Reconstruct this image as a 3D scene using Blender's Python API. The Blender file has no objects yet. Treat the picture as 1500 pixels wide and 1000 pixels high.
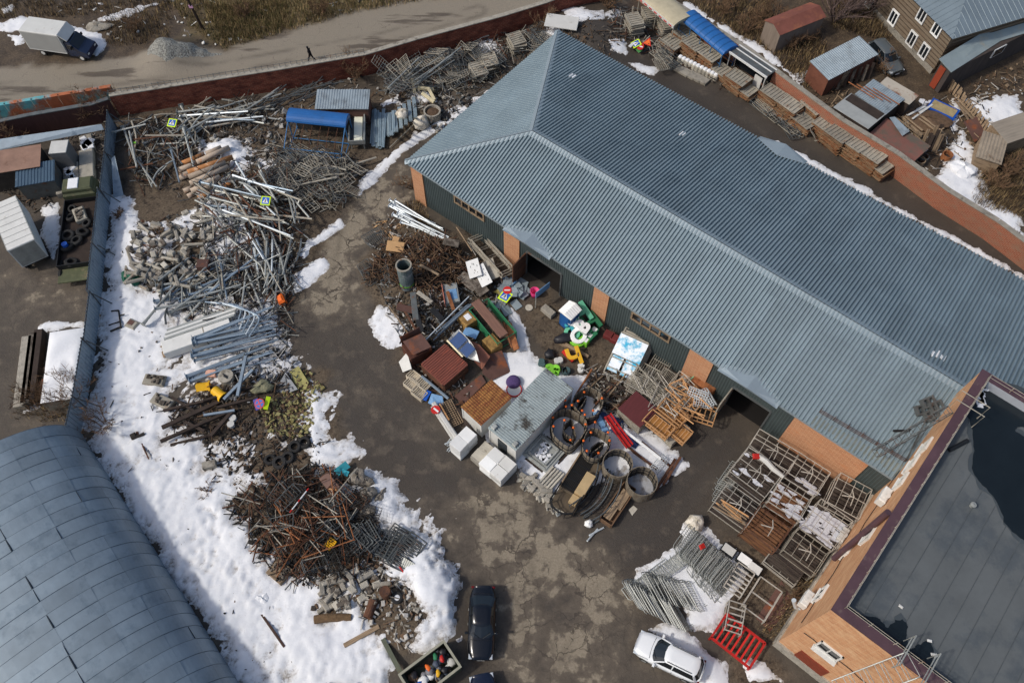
import bpy, math, random
import numpy as np
from mathutils import Vector, Matrix
random.seed(7); rng = np.random.default_rng(7)
S = bpy.context.scene; COL = S.collection
R = math.radians; PI = math.pi
# ---------------------------------------------------------------- camera
FPX, HC, TH = 1167.0, 57.0, R(30)
cd = bpy.data.cameras.new('camera'); cam = bpy.data.objects.new('camera', cd); COL.objects.link(cam)
cam.location = (0, 0, HC); cam.rotation_euler = (TH, 0, 0)
cd.lens = 28.0; cd.sensor_width = 36.0; cd.clip_start = 1; cd.clip_end = 6000
S.camera = cam
def G(u, v, z=0.0):
    """where the survey photo's point (u, v) lies at height z"""
    a = (u-750)/FPX; b = (v-500)/FPX
    d = Vector((a, math.sin(TH)-b*math.cos(TH), -math.cos(TH)-b*math.sin(TH)))
    return Vector((0, 0, HC)) + d*((z-HC)/d.z)
# ---------------------------------------------------------------- light
EL = R(45); SAZ = Vector((-0.96, -0.28)).normalized()
sd = bpy.data.lights.new('sun', 'SUN'); so = bpy.data.objects.new('sun', sd); COL.objects.link(so)
sd.energy = 2.3; sd.angle = R(4.5); sd.color = (1.0, .95, .88)
dirv = Vector((SAZ.x*math.cos(EL), SAZ.y*math.cos(EL), math.sin(EL)))
so.rotation_euler = dirv.to_track_quat('Z', 'Y').to_euler(); so.location = (-60, -30, 80)
w = bpy.data.worlds.new("World"); S.world = w; w.use_nodes = True
nt = w.node_tree; bg = nt.nodes['Background']; sky = nt.nodes.new('ShaderNodeTexSky')
sky.sky_type = 'NISHITA'; sky.sun_disc = False; sky.sun_elevation = EL; sky.sun_rotation = math.atan2(SAZ.x, SAZ.y)
sky.air_density = 1.0; sky.dust_density = 3.0
nt.links.new(sky.outputs[0], bg.inputs[0]); bg.inputs[1].default_value = 0.14
S.view_settings.view_transform = 'Standard'; S.view_settings.look = 'None'; S.view_settings.gamma = 1
S.view_settings.exposure = -0.12
# ---------------------------------------------------------------- materials
def lin(c):
    return tuple((x/255/12.92 if x/255 <= .04045 else ((x/255+.055)/1.055)**2.4) for x in c)
MATS = {}
def mat(name, c, rough=.8, metal=0.0, var=.22, sc=2.5, c2=None, k2=.55, sc2=1.3, bump=0.0, stretch=None, rnd=.18, bsc=12, spec=.35):
    """base colour c (sRGB look of the thing itself), mottled, with stains c2 where a noise passes k2"""
    if name in MATS: return MATS[name]
    m = bpy.data.materials.new(name); m.use_nodes = True; MATS[name] = m
    n = m.node_tree.nodes; L = m.node_tree.links; b = n['Principled BSDF']
    b.inputs['Roughness'].default_value = rough; b.inputs['Metallic'].default_value = metal
    b.inputs['Specular IOR Level'].default_value = spec
    tc = n.new('ShaderNodeTexCoord'); vec = tc.outputs['Object']
    oi = n.new('ShaderNodeObjectInfo')
    ad = n.new('ShaderNodeVectorMath'); ad.operation = 'ADD'
    cv = n.new('ShaderNodeCombineXYZ'); mu = n.new('ShaderNodeMath'); mu.operation = 'MULTIPLY'; mu.inputs[1].default_value = 37.0
    L.new(oi.outputs['Random'], mu.inputs[0]); L.new(mu.outputs[0], cv.inputs[0]); L.new(mu.outputs[0], cv.inputs[1])
    L.new(vec, ad.inputs[0]); L.new(cv.outputs[0], ad.inputs[1]); vec = ad.outputs[0]
    if stretch:
        mp = n.new('ShaderNodeMapping'); mp.inputs['Scale'].default_value = stretch; L.new(vec, mp.inputs[0]); vec = mp.outputs[0]
    nz = n.new('ShaderNodeTexNoise'); nz.inputs['Scale'].default_value = sc; nz.inputs['Detail'].default_value = 6; nz.inputs['Roughness'].default_value = .65
    L.new(vec, nz.inputs[0])
    r = n.new('ShaderNodeMapRange'); r.inputs[1].default_value = .3; r.inputs[2].default_value = .7; r.inputs[3].default_value = 1-var; r.inputs[4].default_value = 1+var
    L.new(nz.outputs[0], r.inputs[0])
    r2 = n.new('ShaderNodeMapRange'); r2.inputs[3].default_value = 1-rnd; r2.inputs[4].default_value = 1+rnd
    L.new(oi.outputs['Random'], r2.inputs[0])
    mm = n.new('ShaderNodeMath'); mm.operation = 'MULTIPLY'; L.new(r.outputs[0], mm.inputs[0]); L.new(r2.outputs[0], mm.inputs[1])
    base = n.new('ShaderNodeRGB'); base.outputs[0].default_value = (*lin(c), 1); col = base.outputs[0]
    if c2:
        n2 = n.new('ShaderNodeTexNoise'); n2.inputs['Scale'].default_value = sc2; n2.inputs['Detail'].default_value = 8; n2.inputs['Roughness'].default_value = .7
        L.new(vec, n2.inputs[0])
        rr = n.new('ShaderNodeMapRange'); rr.inputs[1].default_value = k2-.05; rr.inputs[2].default_value = k2+.07
        L.new(n2.outputs[0], rr.inputs[0])
        mx = n.new('ShaderNodeMix'); mx.data_type = 'RGBA'; mx.inputs[7].default_value = (*lin(c2), 1)
        L.new(rr.outputs[0], mx.inputs[0]); L.new(col, mx.inputs[6]); col = mx.outputs[2]
    vm = n.new('ShaderNodeVectorMath'); vm.operation = 'SCALE'; L.new(col, vm.inputs[0]); L.new(mm.outputs[0], vm.inputs[3])
    L.new(vm.outputs[0], b.inputs['Base Color'])
    if bump:
        bp = n.new('ShaderNodeBump'); bp.inputs['Strength'].default_value = bump; bp.inputs['Distance'].default_value = .1
        n3 = n.new('ShaderNodeTexNoise'); n3.inputs['Scale'].default_value = bsc; n3.inputs['Detail'].default_value = 5; L.new(vec, n3.inputs[0])
        L.new(n3.outputs[0], bp.inputs['Height']); L.new(bp.outputs[0], b.inputs['Normal'])
    return m
def brickmat(name, c1, c2, mortar, stain, k=.62, sg=1):
    m = bpy.data.materials.new(name); m.use_nodes = True; MATS[name] = m
    n = m.node_tree.nodes; L = m.node_tree.links; b = n['Principled BSDF']; b.inputs['Roughness'].default_value = .9; b.inputs['Specular IOR Level'].default_value = .2
    tc = n.new('ShaderNodeTexCoord'); sp = n.new('ShaderNodeSeparateXYZ'); L.new(tc.outputs['Object'], sp.inputs[0])
    a = n.new('ShaderNodeMath'); a.operation = 'ADD' if sg > 0 else 'SUBTRACT'; L.new(sp.outputs[0], a.inputs[0]); L.new(sp.outputs[1], a.inputs[1])
    cb = n.new('ShaderNodeCombineXYZ'); L.new(a.outputs[0], cb.inputs[0]); L.new(sp.outputs[2], cb.inputs[1])
    bt = n.new('ShaderNodeTexBrick'); L.new(cb.outputs[0], bt.inputs[0])
    bt.inputs['Color1'].default_value = (*lin(c1), 1); bt.inputs['Color2'].default_value = (*lin(c2), 1); bt.inputs['Mortar'].default_value = (*lin(mortar), 1)
    bt.inputs['Scale'].default_value = 1; bt.inputs['Brick Width'].default_value = .52; bt.inputs['Row Height'].default_value = .16; bt.inputs['Mortar Size'].default_value = .02
    n2 = n.new('ShaderNodeTexNoise'); n2.inputs['Scale'].default_value = .9; n2.inputs['Detail'].default_value = 9; n2.inputs['Roughness'].default_value = .7
    mp = n.new('ShaderNodeMapping'); mp.inputs['Scale'].default_value = (1, 1, 2.2); L.new(tc.outputs['Object'], mp.inputs[0]); L.new(mp.outputs[0], n2.inputs[0])
    rr = n.new('ShaderNodeMapRange'); rr.inputs[1].default_value = k-.12; rr.inputs[2].default_value = k+.12; L.new(n2.outputs[0], rr.inputs[0])
    mx = n.new('ShaderNodeMix'); mx.data_type = 'RGBA'; mx.inputs[7].default_value = (*lin(stain), 1)
    L.new(rr.outputs[0], mx.inputs[0]); L.new(bt.outputs[0], mx.inputs[6])
    L.new(mx.outputs[2], b.inputs['Base Color'])
    bp = n.new('ShaderNodeBump'); bp.inputs['Strength'].default_value = .3; bp.inputs['Distance'].default_value = .02
    L.new(bt.outputs['Fac'], bp.inputs['Height']); bp.invert = True; L.new(bp.outputs[0], b.inputs['Normal'])
    return m
# ---------------------------------------------------------------- mesh builder
class MB:
    def __init__(s): s.v = []; s.f = []; s.m = []
    def add(s, vs, fs, mi=0):
        o = len(s.v); s.v += [tuple(p) for p in vs]; s.f += [tuple(i+o for i in f) for f in fs]; s.m += [mi]*len(fs); return s
    def box(s, c, d, rz=0, mi=0, M=None):
        x, y, z = d[0]/2, d[1]/2, d[2]/2
        vs = [Vector(p) for p in ((-x,-y,-z),(x,-y,-z),(x,y,-z),(-x,y,-z),(-x,-y,z),(x,-y,z),(x,y,z),(-x,y,z))]
        if M is None: M = Matrix.Rotation(rz, 3, 'Z')
        c = Vector(c)
        return s.add([c+M@p for p in vs], [(0,3,2,1),(4,5,6,7),(0,1,5,4),(1,2,6,5),(2,3,7,6),(3,0,4,7)], mi)
    def bbox(s, c, d, b=.03, rz=0, mi=0, M=None):
        """box with a chamfered top and uneven corners"""
        x, y, z = d[0]/2, d[1]/2, d[2]/2
        vs = []
        for (k, zz) in ((1, -z), (1, z-b)):
            vs += [Vector((a*x*k, e*y*k, zz)) for a, e in ((-1,-1),(1,-1),(1,1),(-1,1))]
        vs += [Vector((a*(x-b), e*(y-b), z)) for a, e in ((-1,-1),(1,-1),(1,1),(-1,1))]
        if M is None: M = Matrix.Rotation(rz, 3, 'Z')
        c = Vector(c)
        fs = [(0,3,2,1),(8,9,10,11)]
        for i in range(4):
            j = (i+1) % 4; fs += [(i,j,4+j,4+i),(4+i,4+j,8+j,8+i)]
        return s.add([c+M@p for p in vs], fs, mi)
    def bar(s, p0, p1, w, h=None, mi=0):
        p0 = Vector(p0); p1 = Vector(p1); h = h or w; d = p1-p0; L = d.length
        if L < 1e-5: return s
        q = d.to_track_quat('X', 'Z').to_matrix()
        return s.box((p0+p1)/2, (L, w, h), 0, mi, q)
    def tube(s, p0, p1, r0, r1=None, n=8, mi=0, cap=True, open0=False):
        p0 = Vector(p0); p1 = Vector(p1); r1 = r0 if r1 is None else r1
        q = (p1-p0).to_track_quat('Z', 'Y').to_matrix(); vs = []
        for p, r in ((p0, r0), (p1, r1)):
            vs += [p+q@Vector((r*math.cos(2*PI*i/n), r*math.sin(2*PI*i/n), 0)) for i in range(n)]
        fs = [(i, (i+1) % n, n+(i+1) % n, n+i) for i in range(n)]
        if cap: fs += [tuple(range(n-1, -1, -1)), tuple(range(n, 2*n))]
        return s.add(vs, fs, mi)
    def pipe(s, p0, p1, r, ri, n=12, mi=0, mi2=None):
        """hollow pipe"""
        p0 = Vector(p0); p1 = Vector(p1); q = (p1-p0).to_track_quat('Z', 'Y').to_matrix(); vs = []
        for p, rr in ((p0, r), (p1, r), (p1, ri), (p0, ri)):
            vs += [p+q@Vector((rr*math.cos(2*PI*i/n), rr*math.sin(2*PI*i/n), 0)) for i in range(n)]
        for k in range(4):
            a = k*n; b = ((k+1) % 4)*n
            s.add([], [])
        o = len(s.v); s.v += [tuple(p) for p in vs]
        for k in range(4):
            a = k*n; b = ((k+1) % 4)*n
            for i in range(n):
                j = (i+1) % n; s.f.append((o+a+i, o+a+j, o+b+j, o+b+i)); s.m.append(mi if (k != 2 or mi2 is None) else mi2)
        return s
    def path(s, pts, r, n=6, mi=0):
        pts = [Vector(p) for p in pts]; vs = []; m = len(pts)
        for k, p in enumerate(pts):
            d = (pts[min(k+1, m-1)]-pts[max(k-1, 0)]).normalized(); q = d.to_track_quat('Z', 'Y').to_matrix()
            rr = r[k] if isinstance(r, (list, tuple)) else r
            vs += [p+q@Vector((rr*math.cos(2*PI*i/n), rr*math.sin(2*PI*i/n), 0)) for i in range(n)]
        fs = [(k*n+i, k*n+(i+1) % n, (k+1)*n+(i+1) % n, (k+1)*n+i) for k in range(m-1) for i in range(n)]
        fs += [tuple(range(n-1, -1, -1)), tuple(range((m-1)*n, m*n))]
        return s.add(vs, fs, mi)
    def prism(s, poly, z0, z1, mi=0, top=None):
        n = len(poly); vs = [(p[0], p[1], z0) for p in poly]+[(p[0], p[1], z1) for p in poly]
        a = sum(poly[i][0]*poly[(i+1) % n][1]-poly[(i+1) % n][0]*poly[i][1] for i in range(n))
        fs = [(i, (i+1) % n, n+(i+1) % n, n+i) for i in range(n)]
        b, t = tuple(range(n-1, -1, -1)), tuple(range(n, 2*n))
        if a < 0: fs = [f[::-1] for f in fs]; b, t = b[::-1], t[::-1]
        s.add(vs, fs+[b], mi); s.f.append(tuple(i+len(s.v)-2*n for i in t)); s.m.append(mi if top is None else top); return s
    def slab(s, pts, t, mi=0, mi2=None):
        """sheet of thickness t below the polygon pts"""
        pts = [Vector(p) for p in pts]; nrm = (pts[1]-pts[0]).cross(pts[2]-pts[0]).normalized()
        if nrm.z < 0: pts = pts[::-1]; nrm = -nrm
        n = len(pts); lo = [p-nrm*t for p in pts]
        fs = [(i, n+i, n+(i+1) % n, (i+1) % n) for i in range(n)]
        s.add(pts+lo, [tuple(range(n))]+[tuple(range(2*n-1, n-1, -1))]+fs, mi)
        return s
    def ribs(s, o, ud, vd, nd, L, vfun, pitch=.3, dep=.05, mi=0, prof=(0, .45, .55, .9, 1.0), hs=(0, 0, 1, 1, 0)):
        """ribbed sheet: ribs run along vd from vfun(t)[0] to [1], spaced along ud"""
        o = Vector(o); ud = Vector(ud); vd = Vector(vd); nd = Vector(nd); ts = []
        k = 0
        while k*pitch < L:
            for a, h in zip(prof[:-1], hs[:-1]):
                t = (k+a)*pitch
                if t < L: ts.append((t, h*dep))
            k += 1
        ts.append((L, 0)); vs = []
        for t, h in ts:
            a, b = vfun(t); vs += [o+ud*t+vd*a+nd*h, o+ud*t+vd*b+nd*h]
        flip = ud.cross(vd).dot(nd) < 0
        fs = [(2*i, 2*i+2, 2*i+3, 2*i+1) for i in range(len(ts)-1)]
        if flip: fs = [f[::-1] for f in fs]
        return s.add(vs, fs, mi)
    def lathe(s, prof, n=16, c=(0, 0, 0), mi=0):
        vs = [(c[0]+r*math.cos(2*PI*i/n), c[1]+r*math.sin(2*PI*i/n), c[2]+z) for r, z in prof for i in range(n)]
        m = len(prof)
        fs = [(k*n+i, k*n+(i+1) % n, (k+1)*n+(i+1) % n, (k+1)*n+i) for k in range(m-1) for i in range(n)]
        return s.add(vs, fs, mi)
    def mesh(s, name, mats):
        me = bpy.data.meshes.new(name); me.from_pydata(s.v, [], s.f)
        for m in (mats if isinstance(mats, (list, tuple)) else [mats]): me.materials.append(m)
        me.polygons.foreach_set('material_index', s.m); me.update(); return me
    def build(s, name, mats, parent=None, smooth=False, loc=None, rz=None):
        me = s.mesh(name, mats)
        if smooth: me.shade_smooth()
        return link(name, me, parent, loc, rz)
def link(name, me, parent=None, loc=None, rz=None):
    o = bpy.data.objects.new(name, me); COL.objects.link(o)
    if parent: o.parent = parent
    if loc is not None: o.location = loc
    if rz is not None: o.rotation_euler = (0, 0, rz)
    return o
def tag(o, label=None, cat=None, group=None, kind=None):
    if label: o['label'] = label
    if cat: o['category'] = cat
    if group: o['group'] = group
    if kind: o['kind'] = kind
    return o
def thing(name, label, cat, loc=(0, 0, 0), rz=0, group=None):
    o = bpy.data.objects.new(name, None); COL.objects.link(o); o.location = loc; o.rotation_euler = (0, 0, rz); o.empty_display_size = .3
    return tag(o, label, cat, group)
def dup(o, loc=None, rz=None, label=None, parent=None):
    c = o.copy(); COL.objects.link(c)
    if parent: c.parent = parent
    if loc is not None: c.location = loc
    if rz is not None: c.rotation_euler = (0, 0, rz)
    if label: c['label'] = label
    for ch in list(o.children): dup(ch, parent=c)
    return c
def fit(p0, p1, p2, z=0.0):
    """rectangle from three survey corners at height z: centre on the ground, heading, length, width"""
    a, b, c = G(*p0, z), G(*p1, z), G(*p2, z); d = (b-a); L = d.length; d /= L
    n = Vector((-d.y, d.x, 0)); wv = (c-b).dot(n)
    ce = a+d*L/2+n*wv/2
    return Vector((ce.x, ce.y, 0)), math.atan2(d.y, d.x), L, abs(wv)
def head(u, v, ang):
    """ground heading of a direction seen at ang degrees (clockwise) at (u, v)"""
    a = G(u, v); b = G(u+8*math.cos(R(ang)), v+8*math.sin(R(ang))); d = b-a; return math.atan2(d.y, d.x)
def inpoly(p, x, y):
    r = False; n = len(p); j = n-1
    for i in range(n):
        if (p[i][1] > y) != (p[j][1] > y) and x < (p[j][0]-p[i][0])*(y-p[i][1])/(p[j][1]-p[i][1])+p[i][0]: r = not r
        j = i
    return r
def samp(px):
    """random survey point inside a pixel polygon"""
    u0 = min(p[0] for p in px); u1 = max(p[0] for p in px); v0 = min(p[1] for p in px); v1 = max(p[1] for p in px)
    while True:
        u, v = random.uniform(u0, u1), random.uniform(v0, v1)
        if inpoly(px, u, v): return u, v
U = random.uniform
# ---------------------------------------------------------------- palette
steel = mat('galvanised steel', (164, 166, 160), .5, .35, .2, 1.2, (120, 100, 82), .66, 2.0)
steel_b = mat('blue grey steel', (138, 153, 165), .45, .35, .15, 1.2)
steel_w = mat('bright zinc steel', (205, 212, 214), .45, .25, .12, 1.2)
steel_d = mat('dull dark steel', (92, 96, 96), .6, .3, .25, 1.5, (110, 74, 50), .6)
steel_t = mat('tan weathered steel', (156, 150, 136), .65, .15, .2, 1.5, (125, 84, 52), .62)
rust = mat('rusty iron', (98, 66, 48), .85, .1, .35, 2, (70, 50, 42), .55)
rust_o = mat('orange rust', (142, 92, 58), .85, .1, .3, 2, (110, 62, 36), .55)
rust_p = mat('rust brown sheet', (94, 68, 60), .8, .1, .25, .8, (128, 74, 46), .58, .7)
conc = mat('concrete', (150, 144, 132), .95, 0, .2, 2, (108, 102, 92), .58, bump=.4)
conc_l = mat('pale concrete', (176, 170, 156), .95, 0, .15, 2, (130, 122, 108), .62, bump=.3)
stone = mat('grey boulder stone', (140, 132, 120), .95, 0, .3, 2.5, (80, 74, 66), .55, bump=.8)
wood = mat('weathered wood', (142, 122, 98), .9, 0, .25, 2, (98, 82, 66), .55, stretch=(.6, 6, 6))
wood_o = mat('orange wood', (188, 143, 98), .8, 0, .2, 2, (150, 104, 62), .6, stretch=(.6, 6, 6))
wood_d = mat('dark timber', (58, 48, 42), .9, 0, .3, 2)
white = mat('white paint', (228, 228, 224), .6, 0, .06, 1.5, (178, 172, 160), .68)
white2 = mat('dull white paint', (205, 204, 198), .65, 0, .08, 1.2, (150, 140, 124), .66)
black = mat('black paint', (30, 31, 33), .5, 0, .2, 2)
rubber = mat('tyre rubber', (42, 41, 40), .85, 0, .25, 4)
glass = mat('dark window glass', (26, 30, 34), .12, 0, .1, 1, spec=.6)
blue = mat('blue paint', (34, 90, 150), .5, 0, .12, 1.2, (40, 84, 132), .64)
blue_l = mat('light blue plastic', (110, 150, 188), .6, 0, .15, 2)
red = mat('red paint', (190, 40, 34), .5, 0, .12, 1.5)
green = mat('green paint', (44, 116, 78), .6, 0, .15, 1.5)
mint = mat('mint green plastic', (106, 190, 152), .6, 0, .08, 1.5)
yellow = mat('yellow plastic', (232, 178, 34), .6, 0, .1, 1.5)
lime = mat('lime green plastic', (120, 190, 52), .6, 0, .1, 1.5)
signlime = mat('fluorescent yellow green sheet', (206, 238, 30), .6, 0, .04, 1.5)
orange = mat('orange plastic', (224, 104, 34), .6, 0, .1, 1.5)
pink = mat('pink plastic', (214, 60, 120), .6, 0, .1, 1.5)
purple = mat('purple fabric', (84, 66, 112), .9, 0, .2, 8)
teal = mat('turquoise paint', (58, 160, 172), .7, 0, .2, 1.5)
card = mat('brown cardboard', (186, 148, 104), .9, 0, .12, 2)
maroon = mat('maroon paint', (108, 44, 42), .7, 0, .2, 1.5)
snowm = mat('snow', (228, 229, 230), .9, 0, .03, 1.5, bump=.2, bsc=6, rnd=.02)
signblue = mat('sign blue sheet', (26, 84, 176), .5, 0, .04, 1)
# ================================================================ ground, road, snow
def vnoise(x, y, seed=0):
    xi = np.floor(x).astype(np.int64); yi = np.floor(y).astype(np.int64); fx = x-xi; fy = y-yi
    fx = fx*fx*(3-2*fx); fy = fy*fy*(3-2*fy)
    def h(a, b):
        n = (a*374761393+b*668265263+seed*1442695041) & 0x7fffffff
        n = ((n ^ (n >> 13))*1274126177) & 0x7fffffff; n = n ^ (n >> 16)
        return (n & 0xffff)/65535.0
    return (h(xi, yi)*(1-fx)+h(xi+1, yi)*fx)*(1-fy)+(h(xi, yi+1)*(1-fx)+h(xi+1, yi+1)*fx)*fy
def fbm(x, y, sc, oc=4, seed=0):
    t = 0; a = .5; tot = 0
    for i in range(oc):
        t = t+a*vnoise(x*sc, y*sc, seed+i*17); tot += a; a *= .55; sc *= 2.07
    return t/tot
def sdist(px, X, Y):
    """signed distance (m, + inside) from ground points to a polygon given in survey pixels"""
    P = [G(*p) for p in px]; n = len(P); d = np.full(X.shape, 1e9); ins = np.zeros(X.shape, bool)
    for i in range(n):
        a, b = P[i], P[(i+1) % n]; ex, ey = b.x-a.x, b.y-a.y; l2 = ex*ex+ey*ey+1e-9
        t = np.clip(((X-a.x)*ex+(Y-a.y)*ey)/l2, 0, 1)
        d = np.minimum(d, (X-a.x-t*ex)**2+(Y-a.y-t*ey)**2)
        c = ((a.y > Y) != (b.y > Y)) & (X < (b.x-a.x)*(Y-a.y)/((b.y-a.y) if abs(b.y-a.y) > 1e-9 else 1e-9)+a.x)
        ins ^= c
    return np.where(ins, 1, -1)*np.sqrt(d)
MOUNDS = [(855, 62, 5.0, 1.9), (235, 90, 2.2, .9), (265, 80, 2.2, 1.1), (630, 385, 3.6, .9), (620, 430, 3.2, .7), (240, 360, 3.5, .8), (360, 320, 4.5, 1.2), (450, 260, 3.2, .8),
          (215, 220, 3.2, .6), (430, 750, 4.2, .8), (360, 580, 3.5, .5), (510, 860, 2.6, .6), (620, 890, 3.0, .9), (350, 470, 3.0, .5), (590, 890, 2.4, .5), (520, 720, 2.5, .3)]
MO = [(G(a, b), r, h) for a, b, r, h in MOUNDS]
def gh(x, y):
    z = 0.0
    for c, r, h in MO: z = z+h*np.exp(-((x-c.x)**2+(y-c.y)**2)/(r*r))
    return z
def gz(p): return float(gh(p.x, p.y))
def lines(lo, hi, st, far):
    a = list(np.arange(lo, hi+1e-6, st)); o = []; d = st
    x = hi
    while x < far: d *= 1.5; x += d; o.append(x)
    q = []; d = st; x = lo
    while x > -far: d *= 1.5; x -= d; q.append(x)
    return np.array(q[::-1]+a+o)
def grid(name, xs, ys, Z, m, keep=None, attrs=None, smooth=True):
    nx, ny = len(xs), len(ys); X, Y = np.meshgrid(xs, ys); V = np.stack([X, Y, Z], -1).reshape(-1, 3)
    i = (np.arange(ny-1)[:, None]*nx+np.arange(nx-1)[None, :]).ravel()
    F = np.stack([i, i+1, i+nx+1, i+nx], -1)
    used = None
    if keep is not None:
        F = F[keep[:-1, :-1].ravel() | keep[1:, :-1].ravel() | keep[:-1, 1:].ravel() | keep[1:, 1:].ravel()]
        used = np.unique(F); mp = np.zeros(len(V), np.int64); mp[used] = np.arange(len(used)); F = mp[F]; V = V[used]
    me = bpy.data.meshes.new(name); me.vertices.add(len(V)); me.vertices.foreach_set('co', V.astype(np.float32).ravel())
    me.loops.add(F.size); me.loops.foreach_set('vertex_index', F.astype(np.int32).ravel())
    me.polygons.add(len(F)); me.polygons.foreach_set('loop_start', np.arange(0, F.size, 4, dtype=np.int32)); me.polygons.foreach_set('loop_total', np.full(len(F), 4, np.int32))
    me.update(calc_edges=True); me.validate()
    for k, a in (attrs or {}).items():
        at = me.attributes.new(k, 'FLOAT', 'POINT'); at.data.foreach_set('value', np.ascontiguousarray(a.astype(np.float32).ravel() if used is None else a.astype(np.float32).ravel()[used]))
    me.materials.append(m)
    if smooth: me.shade_smooth()
    o = bpy.data.objects.new(name, me); COL.objects.link(o); return o
# survey polygons of what the ground is made of
OUT_ROAD = [(-60, 178), (0, 165), (180, 138), (300, 124), (420, 100), (560, 70), (700, 36), (800, 6), (800, -8), (620, -8), (560, 8), (480, 28), (400, 52), (330, 75), (220, 78), (150, 92), (90, 95), (0, 98), (-60, 108)]
GRASS = [(230, -40), (760, -40), (620, -8), (520, 14), (400, 50), (330, 74), (290, 60), (280, 20)]
LANE = [(880, 60), (960, 100), (1130, 190), (1290, 280), (1500, 395), (1560, 430), (1560, 520), (1300, 400), (1000, 230), (850, 120)]
DRY = [([(440, 380), (500, 300), (545, 270), (600, 250), (600, 300), (545, 345), (525, 400), (520, 470), (470, 470), (440, 430)], .75),
       ([(640, 700), (720, 690), (790, 740), (860, 790), (930, 800), (930, 900), (900, 960), (880, 1000), (740, 1000), (735, 900), (700, 840), (670, 790)], .62),
       ([(590, 580), (640, 650), (690, 690), (650, 720), (560, 620)], .62), ([(10, 400), (130, 400), (130, 460), (20, 470)], .45),
       ([(500, 500), (570, 570), (600, 640), (560, 650), (500, 600), (470, 500)], .6), ([(900, 880), (940, 880), (940, 960), (900, 980)], .5)]
DARK = [([(860, 700), (1060, 620), (1110, 640), (1000, 760), (930, 860), (880, 780)], .8), ([(440, 480), (520, 480), (600, 560), (640, 690), (600, 720), (520, 640), (480, 560)], .45), (LANE, .75), ([(625, 690), (655, 685), (665, 710), (640, 720)], 1.0), ([(640, 640), (690, 650), (680, 690), (650, 680)], .8), ([(690, 690), (715, 690), (712, 710), (692, 708)], .9), ([(800, 880), (830, 870), (840, 900), (815, 910)], .9), ([(500, 590), (540, 600), (530, 640), (500, 630)], .9)]
SOIL = [[(775, 440), (800, 430), (850, 470), (880, 500), (960, 560), (900, 580), (850, 540), (800, 530), (770, 470)], [(210, 255), (270, 245), (290, 300), (250, 328), (212, 318)],
        [(530, 380), (570, 330), (720, 350), (760, 420), (760, 520), (600, 560), (560, 500), (535, 420)], [(170, 165), (600, 130), (640, 180), (520, 290), (420, 460), (300, 440), (190, 300)],
        [(300, 560), (480, 540), (520, 690), (560, 830), (430, 860), (330, 760), (300, 650)], [(470, 820), (600, 810), (640, 930), (560, 980), (470, 920)], [(1060, 780), (1200, 830), (1130, 960), (1160, 1010), (1060, 1010)]]
xs = lines(-64, 66, .35, 2500); ys = lines(6, 96, .35, 2500); X, Y = np.meshgrid(xs, ys)
road_a = np.clip(sdist(OUT_ROAD, X, Y)/.8+.5+(fbm(X, Y, .8, 3, 5)-.5)*2, 0, 1)
grass_a = np.clip(sdist(GRASS, X, Y)/4+.4+(fbm(X, Y, .5, 3, 9)-.5)*2, 0, 1)
yard = [(-80, 480), (0, 200), (170, 165), (560, 100), (830, 0), (960, -20), (1120, 110), (1500, 370), (1700, 480), (1700, 1300), (-300, 1300)]
yard_a = np.clip(sdist(yard, X, Y)/1.5+.5, 0, 1)
dry_a = np.zeros(X.shape); dark_a = np.zeros(X.shape); soil_a = np.zeros(X.shape)
for p, s in DRY: dry_a = np.maximum(dry_a, s*np.clip(sdist(p, X, Y)/4.5+.55, 0, 1))
for p, s in DARK: dark_a = np.maximum(dark_a, s*np.clip(sdist(p, X, Y)/3.0+.5, 0, 1))
for p in SOIL: soil_a = np.maximum(soil_a, np.clip(sdist(p, X, Y)/.8+.4+(fbm(X, Y, .9, 3, 3)-.5)*2.5, 0, 1))
TR = np.zeros(X.shape)
for pl, w_ in (([(500, 290), (465, 430), (480, 520), (560, 620), (660, 730), (760, 830), (815, 1020)], .8), ([(1080, 660), (960, 790), (850, 860), (790, 1000)], .75), ([(1480, 430), (1290, 310), (1100, 200), (940, 110)], .8), ([(0, 130), (300, 104), (560, 56), (700, 16)], .8)):
    dd_ = np.abs(sdist(pl+pl[::-1][1:-1], X, Y)); TR = np.maximum(TR, np.exp(-((dd_-w_)/.24)**2)*np.clip(fbm(X, Y, .5, 3, 41)*2.6-.8, 0, 1))
near = (np.abs(X) < 70) & (Y < 100) & (Y > 0)
Zg = gh(X, Y)+np.where(near, (fbm(X, Y, .9, 3, 21)-.5)*(.30*soil_a+.16*(1-yard_a)*(1-road_a)), 0)
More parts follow.
